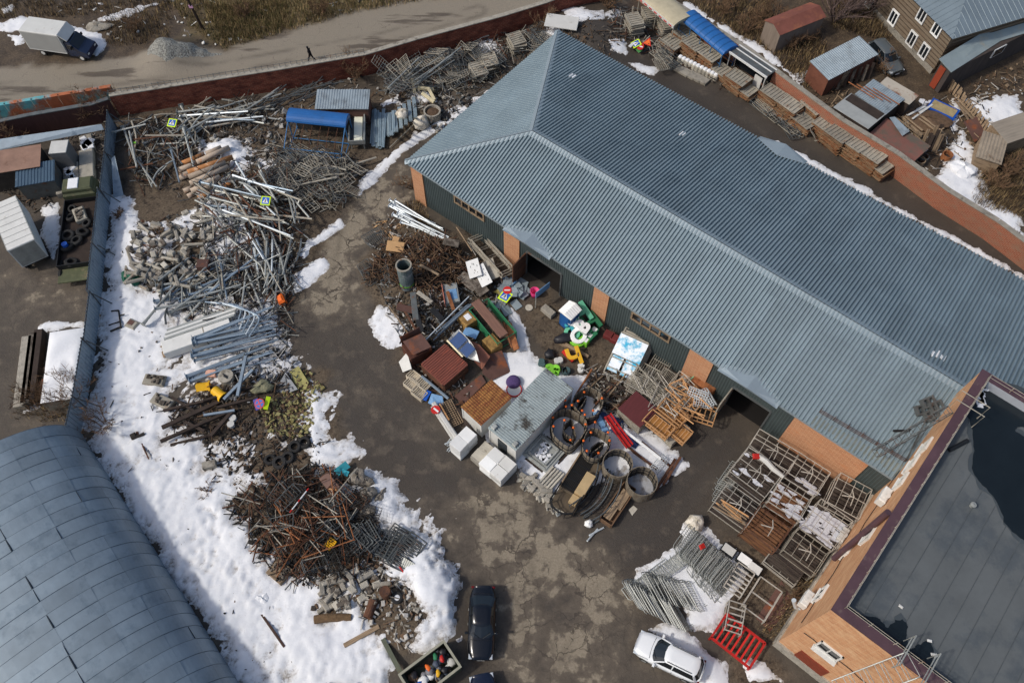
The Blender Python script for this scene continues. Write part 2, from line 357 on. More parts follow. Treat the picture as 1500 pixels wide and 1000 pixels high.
def groundmat():
    m = bpy.data.materials.new('yard ground'); m.use_nodes = True; n = m.node_tree.nodes; L = m.node_tree.links; b = n['Principled BSDF']
    b.inputs['Specular IOR Level'].default_value = .3
    tc = n.new('ShaderNodeTexCoord'); P = tc.outputs['Object']
    def at(k): a = n.new('ShaderNodeAttribute'); a.attribute_name = k; return a.outputs['Fac']
    def noise(sc, det=6, ro=.6, vec=P): t = n.new('ShaderNodeTexNoise'); t.inputs['Scale'].default_value = sc; t.inputs['Detail'].default_value = det; t.inputs['Roughness'].default_value = ro; L.new(vec, t.inputs[0]); return t
    def rng_(x, a, c, o0=0, o1=1): r = n.new('ShaderNodeMapRange'); r.inputs[1].default_value = a; r.inputs[2].default_value = c; r.inputs[3].default_value = o0; r.inputs[4].default_value = o1; L.new(x, r.inputs[0]); return r.outputs[0]
    def mix(f, a, c):
        x = n.new('ShaderNodeMix'); x.data_type = 'RGBA'; L.new(f, x.inputs[0])
        for s, i in ((a, 6), (c, 7)):
            if isinstance(s, tuple): x.inputs[i].default_value = (*lin(s), 1)
            else: L.new(s, x.inputs[i])
        return x.outputs[2]
    def mth(op, a, c):
        x = n.new('ShaderNodeMath'); x.operation = op
        for s, i in ((a, 0), (c, 1)):
            if isinstance(s, (int, float)): x.inputs[i].default_value = s
            else: L.new(s, x.inputs[i])
        return x.outputs[0]
    # warped cells: broken asphalt plates
    nw = noise(.6, 4); sc = n.new('ShaderNodeVectorMath'); sc.operation = 'SCALE'; sc.inputs[3].default_value = 1.6; L.new(nw.outputs['Color'], sc.inputs[0])
    ad = n.new('ShaderNodeVectorMath'); L.new(P, ad.inputs[0]); L.new(sc.outputs[0], ad.inputs[1])
    vo = n.new('ShaderNodeTexVoronoi'); vo.inputs['Scale'].default_value = .55; L.new(ad.outputs[0], vo.inputs['Vector'])
    ve = n.new('ShaderNodeTexVoronoi'); ve.feature = 'DISTANCE_TO_EDGE'; ve.inputs['Scale'].default_value = .55; L.new(ad.outputs[0], ve.inputs['Vector'])
    v2 = n.new('ShaderNodeTexVoronoi'); v2.feature = 'DISTANCE_TO_EDGE'; v2.inputs['Scale'].default_value = 1.3; L.new(ad.outputs[0], v2.inputs['Vector'])
    sepc = n.new('ShaderNodeSeparateColor'); L.new(vo.outputs['Color'], sepc.inputs[0])
    big = noise(.22, 7, .62); mid = noise(.8, 7, .6); fine = noise(6, 8, .75)
    # dryness of the asphalt
    q = mth('ADD', mth('MULTIPLY', sepc.outputs[0], .08), mth('ADD', mth('MULTIPLY', mid.outputs[0], .95), mth('MULTIPLY', noise(.35, 6, .6).outputs[0], .36)))
    q = mth('ADD', q, mth('MULTIPLY', at('dry'), .52)); q = mth('SUBTRACT', q, mth('MULTIPLY', at('dark'), .35))
    dryf = rng_(q, .955, 1.03)
    wet = mix(rng_(big.outputs[0], .35, .65), (68, 61, 54), (84, 76, 66))
    wet = mix(at('dark'), wet, (64, 59, 54))
    wet = mix(rng_(mid.outputs[0], .55, .8), wet, (100, 90, 78))
    wet = mix(mth('MULTIPLY', rng_(q, .74, .95), .75), wet, (102, 92, 79))
    col = mix(dryf, wet, mix(rng_(fine.outputs[0], .3, .7), (128, 118, 102), (144, 133, 115)))
    crack = mth('MULTIPLY', mth('MAXIMUM', mth('LESS_THAN', ve.outputs[0], .022), mth('MULTIPLY', mth('LESS_THAN', v2.outputs[0], .016), rng_(big.outputs[0], .5, .52))), mth('MULTIPLY', rng_(at('dry'), .3, .75, .3, .85), rng_(noise(.5, 3).outputs[0], .42, .55)))
    col = mix(crack, col, (58, 51, 45))
    soil = mix(rng_(mid.outputs[0], .35, .65), (72, 61, 50), (96, 83, 68))
    soil = mix(rng_(fine.outputs[0], .45, .75), soil, (116, 104, 86))
    soil = mix(rng_(noise(2.4, 8, .7).outputs[0], .52, .62), soil, (54, 46, 38))
    col = mix(at('soil'), col, soil)
    earth = mix(rng_(mid.outputs[0], .4, .6), (84, 71, 56), (62, 52, 42)); earth = mix(rng_(fine.outputs[0], .5, .75), earth, (120, 104, 82))
    gr = mix(rng_(noise(1.6, 8, .75).outputs[0], .4, .62), (92, 82, 54), (136, 118, 84)); gr = mix(rng_(fine.outputs[0], .5, .7), gr, (84, 78, 52))
    out = mix(at('grass'), earth, gr)
    # outer road: pale worn asphalt with long wet streaks along the way
    mp = n.new('ShaderNodeMapping'); mp.inputs['Rotation'].default_value = (0, 0, -R(22)); mp.inputs['Scale'].default_value = (.16, 1.1, 1); L.new(P, mp.inputs[0])
    mp.vector_type = 'POINT'
    st = noise(.55, 5, .6, mp.outputs[0])
    rd = mix(rng_(st.outputs[0], .56, .62), (136, 127, 112), (96, 87, 76)); rd = mix(rng_(fine.outputs[0], .55, .8), rd, (122, 112, 97))
    rd = mix(mth('MULTIPLY', mth('MULTIPLY', mth('LESS_THAN', ve.outputs[0], .012), rng_(mid.outputs[0], .5, .6)), .5), rd, (94, 84, 72))
    out = mix(at('road'), out, rd)
    col = mix(at('yard'), out, col)
    col = mix(mth('MULTIPLY', at('track'), .5), col, (66, 58, 50))
    f2 = rng_(fine.outputs[0], .3, .7, .88, 1.12); vm = n.new('ShaderNodeVectorMath'); vm.operation = 'SCALE'; L.new(col, vm.inputs[0]); L.new(f2, vm.inputs[3])
    L.new(vm.outputs[0], b.inputs['Base Color'])
    ro = mth('MULTIPLY', mth('SUBTRACT', 1.0, dryf), mth('SUBTRACT', 1.0, at('soil'))); L.new(rng_(ro, 0, 1, .92, .6), b.inputs['Roughness'])
    bp = n.new('ShaderNodeBump'); bp.inputs['Strength'].default_value = .45; bp.inputs['Distance'].default_value = .12
    L.new(fine.outputs[0], bp.inputs['Height']); L.new(bp.outputs[0], b.inputs['Normal'])
    return m
tag(grid('ground', xs, ys, Zg, groundmat(), attrs=dict(road=road_a, grass=grass_a, yard=yard_a, dry=dry_a, dark=dark_a, soil=soil_a, track=TR)), kind='structure')
# snow: (survey polygon, depth, edge width, coverage offset)
SNOW = [
 ([(158, 285), (195, 283), (214, 318), (250, 322), (300, 300), (345, 300), (400, 345), (428, 350), (432, 375), (415, 455), (440, 490), (452, 520), (458, 548), (478, 572), (497, 578), (490, 600), (486, 632), (520, 640), (533, 662), (520, 685), (560, 690), (582, 700), (592, 735), (618, 735), (645, 790), (650, 815), (685, 852), (688, 905), (665, 935), (640, 950), (590, 962), (575, 1010), (560, 1100), (330, 1100), (345, 1000), (110, 622), (140, 590), (146, 450)], .5, 1.3, 0),
 ([(540, 470), (556, 452), (575, 465), (600, 482), (606, 505), (572, 512), (546, 490)], .25, .5, .1),
 ([(640, 172), (604, 198), (556, 240), (530, 268), (522, 288), (542, 276), (575, 238), (610, 212), (632, 196), (668, 178)], .18, .5, .1),
 ([(428, 402), (474, 376), (482, 386), (462, 410), (428, 432)], .3, .4, .15), ([(436, 372), (498, 320), (506, 330), (470, 354), (446, 380)], .25, .4, .15),
 ([(730, 522), (772, 514), (800, 538), (855, 555), (880, 590), (960, 640), (1005, 680), (965, 706), (935, 690), (850, 720), (800, 730), (745, 670), (690, 610)], .3, .8, .1),
 ([(742, 438), (772, 482), (775, 505), (762, 512), (748, 470)], .2, .35, .1),
 ([(952, 922), (990, 913), (1022, 938), (1060, 975), (1065, 1020), (1030, 1020), (1010, 970)], .35, .6, .1), ([(1082, 958), (1120, 972), (1152, 1000), (1100, 996)], .25, .5, 0),
 ([(1005, 762), (1045, 775), (1088, 822), (1084, 860), (1048, 925), (1008, 915), (1010, 880), (960, 850), (918, 872), (930, 835), (1000, 800)], .3, .6, .12),
 ([(-10, 36), (30, 24), (60, 34), (100, 36), (150, 50), (157, 66), (140, 88), (112, 60), (70, 50), (0, 46)], .3, .5, .1), ([(10, 52), (36, 48), (38, 60), (20, 70)], .2, .5, 0),
 ([(110, 34), (170, 14), (260, -4), (262, 2), (200, 18), (168, 32)], .2, .6, -.2), ([(0, 12), (20, 4), (20, 20), (0, 22)], .2, .5, -.1), ([(110, 4), (170, 0), (160, 12)], .2, .5, -.25),
 ([(888, 74), (916, 68), (918, 90), (890, 88)], .25, .5, .1), ([(916, 96), (964, 100), (958, 112), (930, 108)], .25, .5, .15), ([(974, 132), (1004, 142), (990, 142)], .15, .4, .1),
 ([(1112, 202), (1145, 212), (1142, 220)], .15, .4, .05), ([(1160, 218), (1210, 246), (1260, 270), (1300, 296), (1400, 346), (1500, 402), (1500, 410), (1380, 344), (1290, 298), (1210, 254), (1164, 228)], .25, .5, .12),
 ([(1130, 205), (1142, 205), (1146, 212), (1136, 212)], .1, .3, 0),
 ([(1418, 148), (1488, 140), (1510, 190), (1452, 192)], .3, .8, .1), ([(1366, 262), (1392, 214), (1410, 196), (1438, 236), (1452, 300), (1420, 312), (1376, 284)], .35, .9, .05), ([(1340, 140), (1372, 150), (1350, 160)], .2, .5, 0), ([(1372, 268), (1410, 250), (1450, 290), (1490, 310), (1500, 345), (1440, 325)], .25, .8, 0), ([(1395, 140), (1415, 150), (1400, 200), (1385, 190)], .2, .5, -.1),
 ([(995, 0), (1010, 2), (1120, 70), (1180, 120), (1175, 126), (1090, 66), (1000, 14)], .2, .6, -.02), ([(1160, 105), (1200, 92), (1215, 100), (1180, 130), (1180, 150), (1165, 128)], .2, .6, -.12),
 ([(62, 302), (88, 292), (92, 350), (80, 392), (56, 350)], .2, .5, -.05), ([(54, 480), (64, 470), (124, 470), (126, 480), (70, 485), (55, 600), (30, 610), (40, 560)], .25, .5, 0), ([(96, 250), (120, 250), (120, 285), (98, 285)], .2, .5, 0),
 ([(296, 215), (340, 204), (366, 212), (376, 244), (352, 258), (330, 236)], .7, 1.2, .15), ([(376, 236), (392, 230), (406, 246), (390, 258)], .5, .8, .1), ([(268, 285), (300, 250), (360, 262), (330, 300)], .3, .8, -.1),
 ([(600, 132), (640, 138), (640, 150), (606, 152)], .3, .8, .05), ([(650, 160), (700, 138), (730, 118), (715, 150), (670, 178)], .25, .8, -.06), ([(560, 145), (580, 142), (595, 155), (566, 158)], .35, .7, .1),
 ([(790, 60), (800, 42), (860, 24), (910, 20), (905, 40), (850, 56), (800, 80)], .25, 1, -.08), ([(690, 60), (720, 50), (740, 75), (700, 88)], .3, .8, -.05), ([(820, 22), (858, 18), (850, 40), (826, 42)], .2, .6, -.05),
]
BARE = [([(210, 256), (270, 245), (292, 300), (252, 326), (212, 320)], 1.0), ([(300, 618), (420, 560), (456, 590), (450, 640), (450, 680), (400, 700), (330, 715), (302, 690)], .50),
        ([(330, 740), (420, 680), (520, 690), (585, 790), (560, 830), (430, 860), (380, 820)], .7), ([(540, 860), (600, 850), (630, 910), (590, 960), (545, 920)], .75), ([(240, 560), (440, 540), (450, 600), (300, 650), (240, 650)], .5),
        ([(200, 330), (430, 330), (430, 440), (300, 450), (200, 430)], .38), ([(240, 440), (440, 440), (440, 530), (250, 540)], .3), ([(585, 770), (622, 765), (630, 785), (596, 790)], .4), ([(455, 830), (570, 830), (560, 910), (460, 910)], .45),
        ([(668, 885), (690, 880), (690, 910), (672, 918)], 1.0)]
st = .17; xs2 = np.arange(-58, 58, st); ys2 = np.arange(3, 90, st); X2, Y2 = np.meshgrid(xs2, ys2)
f1 = fbm(X2, Y2, .55, 5, 31); f2 = fbm(X2, Y2, 2.0, 4, 77); f3 = fbm(X2, Y2, .25, 3, 50); f4 = fbm(X2, Y2, 4.2, 3, 99)
ins = np.full(X2.shape, -1.0); dep = np.zeros(X2.shape)
for px, h, e, off in SNOW:
    P = [G(*p) for p in px]; x0, x1 = min(p.x for p in P)-2, max(p.x for p in P)+2; y0, y1 = min(p.y for p in P)-2, max(p.y for p in P)+2
    i0, i1 = np.searchsorted(xs2, (x0, x1)); j0, j1 = np.searchsorted(ys2, (y0, y1)); sl = (slice(j0, j1), slice(i0, i1))
    if i1-i0 < 2 or j1-j0 < 2: continue
    d = np.clip(sdist(px, X2[sl], Y2[sl])/e, -1, 1)*.5+off; bet = d > ins[sl]
    ins[sl] = np.where(bet, d, ins[sl]); dep[sl] = np.where(bet, h, dep[sl])
for px, s in BARE: ins -= s*np.clip(sdist(px, X2, Y2)/1.6+.4, 0, 1)
lvl = ins+(f1-.5)*.85+(f2-.5)*.55+(f4-.5)*.3
banks = [((640, 830), 2.6, .8), ((665, 870), 2.2, .5), ((600, 730), 1.6, .5), ((560, 770), 1.5, .3), ((330, 225), 1.6, .5), ((1010, 930), 2, .2), ((490, 950), 4, .35), ((1405, 260), 2, .3), ((630, 148), 1.2, .5), ((400, 770), 3, .2), ((300, 800), 5, .35)]
bk = 0
for (u, v), r, h in banks: c = G(u, v); bk = bk+.7*h*np.exp(-((X2-c.x)**2+(Y2-c.y)**2)/(r*r))
hz = np.where(lvl > 0, dep*.75*np.clip(lvl/.7, 0, 1)**1.15*(.4+.9*f3)+bk*np.clip(lvl/.4, 0, 1), lvl*.5)
def gsnow():
    m = snowm.copy(); m.name = 'old ground snow'; n = m.node_tree.nodes; L = m.node_tree.links; b = n['Principled BSDF']; src = b.inputs['Base Color'].links[0].from_socket
    tc = n.new('ShaderNodeTexCoord'); at = n.new('ShaderNodeAttribute'); at.attribute_name = 'lv'
    def nz(s, lo, hi, ro=.7):
        t = n.new('ShaderNodeTexNoise'); t.inputs['Scale'].default_value = s; t.inputs['Detail'].default_value = 8; t.inputs['Roughness'].default_value = ro; L.new(tc.outputs['Object'], t.inputs[0])
        r = n.new('ShaderNodeMapRange'); r.inputs[1].default_value = lo; r.inputs[2].default_value = hi; L.new(t.outputs[0], r.inputs[0]); return r.outputs[0]
    def mx(f, a, c):
        x = n.new('ShaderNodeMix'); x.data_type = 'RGBA'; L.new(f, x.inputs[0]); L.new(a, x.inputs[6]); x.inputs[7].default_value = (*lin(c), 1); return x.outputs[2]
    e = n.new('ShaderNodeMapRange'); e.inputs[1].default_value = .02; e.inputs[2].default_value = .4; e.inputs[3].default_value = 1; e.inputs[4].default_value = .0; L.new(at.outputs['Fac'], e.inputs[0])
    def mul(a, c): q = n.new('ShaderNodeMath'); q.operation = 'MULTIPLY'; L.new(a, q.inputs[0]); L.new(c, q.inputs[1]); return q.outputs[0]
    c = mx(nz(.35, .45, .75), src, (208, 210, 214)); c = mx(mul(nz(1.6, .42, .62), e.outputs[0]), c, (158, 148, 134)); c = mx(nz(7, .655, .7), c, (120, 110, 98)); c = mx(nz(.9, .6, .75), c, (190, 186, 180)); c = mx(mul(nz(4, .5, .6), e.outputs[0]), c, (104, 92, 78))
    L.new(c, b.inputs['Base Color']); return m
# ploughed lumps
lump = [([(250, 760), (330, 740), (430, 900), (360, 1000), (330, 990)], .5), ([(560, 700), (680, 800), (690, 920), (600, 860)], .35), ([(420, 900), (560, 960), (560, 1010), (400, 1010)], .4)]
lf = np.maximum(0, fbm(X2, Y2, 1.9, 3, 61)-.5)
lm = sum(s*np.clip(sdist(p, X2, Y2)/2+.3, 0, 1) for p, s in lump)
hz = hz+np.where(lvl > .1, lf*lm*.9+(f2-.5)*.02+(f4-.5)*.02, 0)
tag(grid('snow', xs2, ys2, gh(X2, Y2)+hz-.012, gsnow(), keep=lvl > -.08, attrs=dict(lv=np.clip(lvl, 0, 1))), kind='structure')
# ================================================================ the long warehouse
roof_b = mat('blue grey roof sheet', (124, 140, 147), .45, .15, .10, .35, (114, 131, 139), .6, .25, rnd=0)
cap_m = mat('ridge flashing', (140, 153, 160), .45, .2, .08, .6, rnd=0)
green_w = mat('dark green grey wall sheet', (70, 80, 80), .6, .1, .12, .8, rnd=0)
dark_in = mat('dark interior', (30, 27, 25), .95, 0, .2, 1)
brick_o = brickmat('orange brick', (186, 136, 102), (170, 118, 88), (196, 158, 122), (188, 120, 80), .66)
brick_y = brickmat('yellow orange brick', (204, 150, 108), (184, 128, 90), (200, 164, 128), (216, 178, 138), .58)
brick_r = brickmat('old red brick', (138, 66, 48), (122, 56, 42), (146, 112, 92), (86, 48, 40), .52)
brick_r2 = brickmat('pale red brick', (158, 90, 66), (142, 78, 58), (160, 130, 108), (140, 112, 92), .58, -1)  # paler, more orange brick for the lane wall
def sheets(m, w, l):
    n = m.node_tree.nodes; L = m.node_tree.links; b = n['Principled BSDF']; src = b.inputs['Base Color'].links[0].from_socket; tc = n.new('ShaderNodeTexCoord'); sp = n.new('ShaderNodeSeparateXYZ'); L.new(tc.outputs['Object'], sp.inputs[0]); fl = []
    for k, s in ((0, w), (1, l)):
        d = n.new('ShaderNodeMath'); d.operation = 'DIVIDE'; d.inputs[1].default_value = s; L.new(sp.outputs[k], d.inputs[0]); f = n.new('ShaderNodeMath'); f.operation = 'FLOOR'; L.new(d.outputs[0], f.inputs[0]); fl.append(f.outputs[0])
    cv = n.new('ShaderNodeCombineXYZ'); L.new(fl[0], cv.inputs[0]); L.new(fl[1], cv.inputs[1]); wn = n.new('ShaderNodeTexWhiteNoise'); L.new(cv.outputs[0], wn.inputs[0])
    r = n.new('ShaderNodeMapRange'); r.inputs[3].default_value = .92; r.inputs[4].default_value = 1.07; L.new(wn.outputs[0], r.inputs[0]); v = n.new('ShaderNodeVectorMath'); v.operation = 'SCALE'; L.new(src, v.inputs[0]); L.new(r.outputs[0], v.inputs[3]); L.new(v.outputs[0], b.inputs['Base Color'])
sheets(roof_b, 1.2, 6.0)
ZE, ZR = 5.0, 8.0
c0 = G(593, 237, ZE); c1 = G(1310, 703, ZE); d = c1-c0; WANG = math.atan2(d.y, d.x); WL = 58.0
wx = Vector((math.cos(WANG), math.sin(WANG), 0)); wy = Vector((-wx.y, wx.x, 0))
WW = (G(822, 48, ZE)-c0).dot(wy); ra = G(780, 193, ZR); RX = (ra-c0).dot(wx); RY = (ra-c0).dot(wy)
WO = Vector((c0.x, c0.y, 0))
def wt(u, v, z): return (G(u, v, z)-c0).dot(wx)
wh = thing('warehouse', 'long warehouse with blue grey ribbed metal hip roof and brick pillars', 'warehouse', WO, WANG)
m = MB(); dz = ZR-ZE
# near slope, far slope, hip end; local axes x along, y across
sl = math.hypot(RY, dz); vd = Vector((0, RY, dz))/sl; nd = Vector((0, -dz, RY))/sl
m.ribs((0, 0, ZE), (1, 0, 0), vd, nd, WL, lambda t: (0, sl*min(1, t/RX) if t < RX else sl), .30, .15, prof=(0, .34, .42, .86, .96))
ry2 = WW-RY; sl2 = math.hypot(ry2, dz); vd2 = Vector((0, -ry2, dz))/sl2; nd2 = Vector((0, dz, ry2))/sl2
m.ribs((0, WW, ZE), (1, 0, 0), vd2, nd2, WL, lambda t: (0, sl2*min(1, t/RX) if t < RX else sl2), .30, .15, prof=(0, .34, .42, .86, .96))
sl3 = math.hypot(RX, dz); vd3 = Vector((RX, 0, dz))/sl3; nd3 = Vector((-dz, 0, RX))/sl3
m.ribs((0, 0, ZE), (0, 1, 0), vd3, nd3, WW, lambda t: (0, sl3*(t/RY if t < RY else (WW-t)/ry2)), .30, .05)
m.build('roof', roof_b, wh)
def flash(p, q, n1, n2, wd, t=.05):
    b = MB(); p, q = Vector(p), Vector(q); dd = (q-p).normalized()
    for nn in (n1, n2):
        nn = Vector(nn).normalized(); s_ = dd.cross(nn).normalized()
        mid = ((p+q)/2)
        if s_.z > 0: s_ = -s_
        b.add([p+nn*.09+Vector((0, 0, t)), q+nn*.09+Vector((0, 0, t)), q+s_*wd+nn*.085, p+s_*wd+nn*.085], [(0, 1, 2, 3)])
        b.add([p+s_*wd+nn*.085, q+s_*wd+nn*.085, q+s_*wd, p+s_*wd], [(0, 1, 2, 3)])
    return b
flash((RX, RY, ZR), (WL, RY, ZR), nd, nd2, .45).build('ridge_cap', cap_m, wh)
flash((0, 0, ZE), (RX, RY, ZR), nd, nd3, .3).build('hip_cap', cap_m, wh)
flash((0, WW, ZE), (RX, RY, ZR), nd2, nd3, .3).build('hip_cap', cap_m, wh)
# eave boards and soffit
b = MB()
b.box((WL/2, .03, ZE-.12), (WL, .05, .2)); b.box((WL/2, WW-.03, ZE-.12), (WL, .05, .2)); b.box((.03, WW/2, ZE-.12), (.05, WW-.1, .2)); b.build('fascia', cap_m, wh)
OV = .55; cb = G(641, 324); WY0 = (Vector((cb.x, cb.y, 0))-WO).dot(wy); OV = max(.35, min(1.2, WY0))
# openings on the near wall (along-wall positions surveyed)
dA = (wt(757, 392, 2.2), wt(806, 428, 2.2)); dB = (wt(1062, 585, 2.5), wt(1112, 628, 2.5))
pil = [(OV, OV+1.35), (wt(731, 340, 4.4), wt(757, 352, 4.4)), (wt(864, 428, 4.3), wt(888, 440, 4.3)), (wt(1004, 520, 4.4), wt(1040, 540, 4.4)), (wt(1157, 622, 4.5), wt(1266, 692, 4.5))]
xe = WL-2
b = MB(); hole = sorted([dA, dB]); x = OV
for a, e in hole+[(xe, xe)]:
    b.ribs((x, OV, 0), (1, 0, 0), (0, 0, 1), (0, -1, 0), a-x, lambda t: (0, ZE-.05), .22, .035)
    if e > a: b.ribs((a, OV, 0), (1, 0, 0), (0, 0, 1), (0, -1, 0), e-a, lambda t: (3.1, ZE-.05), .22, .035)
    x = e
b.ribs((OV, WW-OV, 0), (0, -1, 0), (0, 0, 1), (-1, 0, 0), WW-2*OV, lambda t: (0, ZE-.05), .22, .035)
b.ribs((xe, WW-OV, 0), (-1, 0, 0), (0, 0, 1), (0, 1, 0), xe-OV, lambda t: (0, ZE-.05), .22, .035)
b.box((xe, WW/2, ZE/2), (.1, WW-2*OV, ZE-.1)); b.build('wall', green_w, wh)
for i, (a, e) in enumerate(pil):
    q = MB().box(((a+e)/2, OV+.1, (ZE-.08)/2), (e-a, .44, ZE-.08))
    if i == 0: q.box((OV+.06, OV+.95, (ZE-.09)/2), (.4, 1.2, ZE-.1))
    q.build('brick_pillar', brick_o, wh)
def window_strip(a, e, z0, z1, n):
    f = MB(); y = OV-.08
    f.box(((a+e)/2, y, z0), (e-a+.16, .14, .1)); f.box(((a+e)/2, y, z1), (e-a+.16, .14, .1))
    for i in range(n+1): f.box((a+(e-a)*i/n, y, (z0+z1)/2), (.14, .12, z1-z0-.1))
    o = f.build('window', wood, wh); MB().box(((a+e)/2, y+.045, (z0+z1)/2), (e-a, .02, z1-z0-.1)).build('pane', glass, o)
window_strip(wt(664, 291, 4.1), wt(706, 319, 4.1), 3.5, 4.35, 4)
window_strip(wt(921, 466, 4.0), wt(977, 500, 4.0), 3.4, 4.3, 4)
# door bays: dark steel doors standing open, shallow gable canopies over them
for (a, e), nm in ((dA, 'rusty'), (dB, 'tan')):
    k = MB().box((a-.05, OV-.9, 1.5), (.1, 1.9, 2.9)); k.bar((a-.12, OV-1.8, .6), (a-.12, OV-.1, .6), .06); k.build('door', rust if nm == 'rusty' else steel_t, wh)
    fr = MB(); fr.box((a, OV-.04, 1.55), (.14, .16, 3.1)); fr.box((e, OV-.04, 1.55), (.14, .16, 3.1)); fr.box(((a+e)/2, OV-.04, 3.1), (e-a, .16, .14)); fr.build('door_frame', steel_d, wh)
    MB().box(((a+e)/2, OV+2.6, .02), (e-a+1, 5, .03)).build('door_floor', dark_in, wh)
def canopy(a, e, y, s, z=ZE):
    c = (a+e)/2; g = MB(); o = 1.0*s; zt = z+.62
    A, B, T, T2 = Vector((a, y+.02*s, z+.03)), Vector((e, y+.02*s, z+.03)), Vector((c, y-o*.15, zt)), Vector((c, y+1.15*s, z+.46))
    A2, B2 = Vector((a, y+.2*s, z+.18)), Vector((e, y+.2*s, z+.18))
    A, B, T = Vector((a, y-o*.35, z-.02)), Vector((e, y-o*.35, z-.02)), Vector((c, y-o*.5, z+.42))
    g.slab([A, T, T2, A2], .05); g.slab([B, B2, T2, T], .05); g.add([A+Vector((0, .03*s, -.03)), B+Vector((0, .03*s, -.03)), T+Vector((0, .03*s, -.03))], [(0, 1, 2)]); g.build('canopy', cap_m, wh)
canopy(wt(735, 337, ZE), wt(806, 379, ZE), 0, 1); canopy(wt(1050, 543, ZE), wt(1138, 598, ZE), 0, 1)
canopy(wt(1112, 202, ZE), wt(1180, 240, ZE), WW, -1)
# snow guard rails and rusty stains of the lower roof
def rp(u, v, zz=.12):
    """point on the near slope under survey point (u, v)"""
    lo, hi = ZE, ZR
    for _ in range(40):
        z = (lo+hi)/2; p = G(u, v, z)-c0; y = p.dot(wy)
        if ZE+dz*y/RY > z: lo = z
        else: hi = z
    p = G(u, v, z)-c0; return Vector((p.dot(wx), p.dot(wy), z+zz))
def rp2(u, v, zz=.12):
    lo, hi = ZE, ZR
    for _ in range(40):
        z = (lo+hi)/2; p = G(u, v, z)-c0; y = p.dot(wy)
        if ZE+dz*(WW-y)/ry2 > z: lo = z
        else: hi = z
    p = G(u, v, z)-c0; return Vector((p.dot(wx), p.dot(wy), z+zz))
def guard(p, q, mt, name='snow_guard'):
    g = MB(); p, q = rp(*p, .09), rp(*q, .09); n = max(2, int((q-p).length/1.0))
    for h in (.12, .3, .48): g.tube(p+Vector((0, -.1, h)), q+Vector((0, -.1, h)), .02, n=5)
    for i in range(n+1):
        c = p.lerp(q, i/n); g.bar(c, c+Vector((0, -.1, .5)), .04); g.bar(c+Vector((0, .35, .13)), c+Vector((0, -.1, .4)), .03)
    return g.build(name, mt, wh)
guard((1200, 604), (1325, 676), rust)
guard((1325, 676), (1352, 620), steel_d, 'snow_guard')
b = MB(); 
for k in range(44):
    t = k/43; p = rp(1200+125*t, 604+72*t, .075); L = U(.5, 1.1)
    b.box(p+Vector((0, -.42-L*.3, -dz/RY*(.42+L*.3))), (.13, L, .012), M=Matrix.Rotation(math.atan2(dz, RY), 3, 'X'))
tag(b.build('rust_stain', mat('rust run off stain', (116, 122, 116), .8, 0, .3, 2, rnd=0), wh))
# frozen snow patches left on the roof
def snowpatch(pts, f, lab, n=7, wd=.10):
    g = MB(); a, b_ = f(*pts[0], .05), f(*pts[1], .05)
    sd_ = Vector((0, 1 if f is rp else -1, dz/RY if f is rp else dz/ry2)).normalized()
    for i in range(n):
        c = a.lerp(b_, (i+.5)/n); L = U(.3, .75); g.bbox(c+sd_*U(-.15, .15)+Vector((0, 0, .03)), (abs((b_-a).length)/n*.8, L, .1), .04, M=Matrix.Rotation(math.atan2(sd_.z, sd_.y), 3, 'X'))
    o = g.build('snow_patch', snowm); o.location = WO; o.rotation_euler = (0, 0, WANG); tag(o, lab, 'snow patch')
snowpatch([(1363, 516), (1384, 526)], rp2, 'largest white patch of old snow on the ribbed roof near the brick building', 8)
snowpatch([(833, 110), (842, 114)], rp2, 'small patch of old snow high on the ribbed roof near the hip corner', 3)
snowpatch([(998, 195), (1003, 198)], rp2, 'tiny sliver of snow in the middle of the far roof slope', 2)
# loose hollow blocks left on the roof
for i, (u, v) in enumerate(((1349, 602), (1357, 591), (1368, 597), (1361, 609))):
    p = rp(u, v, .2); w_ = WO+wx*p.x+wy*p.y; g = MB()
    for s in (-1, 1): g.box((0, s*.28, .05), (.95, .12, .4)); g.box((s*.42, 0, .05), (.12, .44, .4))
    g.box((0, 0, .05), (.1, .44, .4))
    o = g.build('roof_crate', steel_d); o.location = (w_.x, w_.y, p.z); o.rotation_euler = (R(14), 0, WANG+R(58)+U(-.15, .15))
    tag(o, 'open grey metal crate lying on the warehouse roof beside the brick wall', 'crate', 'metal crates on the warehouse roof')
p = rp(1320, 632, .1); w_ = WO+wx*p.x+wy*p.y
o = MB().tube((-.6, 0, 0), (.6, 0, .03), .09).tube((.6, 0, .03), (.75, .0, .12), .06).build('pipe_offcut', black); o.location = (w_.x, w_.y, p.z+.05); o.rotation_euler = (0, 0, R(0)); tag(o, 'short black pipe lying across the ribs of the warehouse roof', 'pipe')
# ================================================================ tall brick building with flat roof
ZB = 11.3
b0 = G(1219, 892, ZB); b1 = G(1440, 541, ZB); b2 = G(1362, 1001, ZB)
bx = (b1-b0); BL = bx.length; bx.normalize(); bang = math.atan2(bx.y, bx.x); by = Vector((bx.y, -bx.x, 0))
bb = thing('brick_building', 'tall orange brick building with a flat dark grey roof and purple brown parapet capping', 'building', (b0.x, b0.y, 0), bang)
BWD = 34.0; T = .55
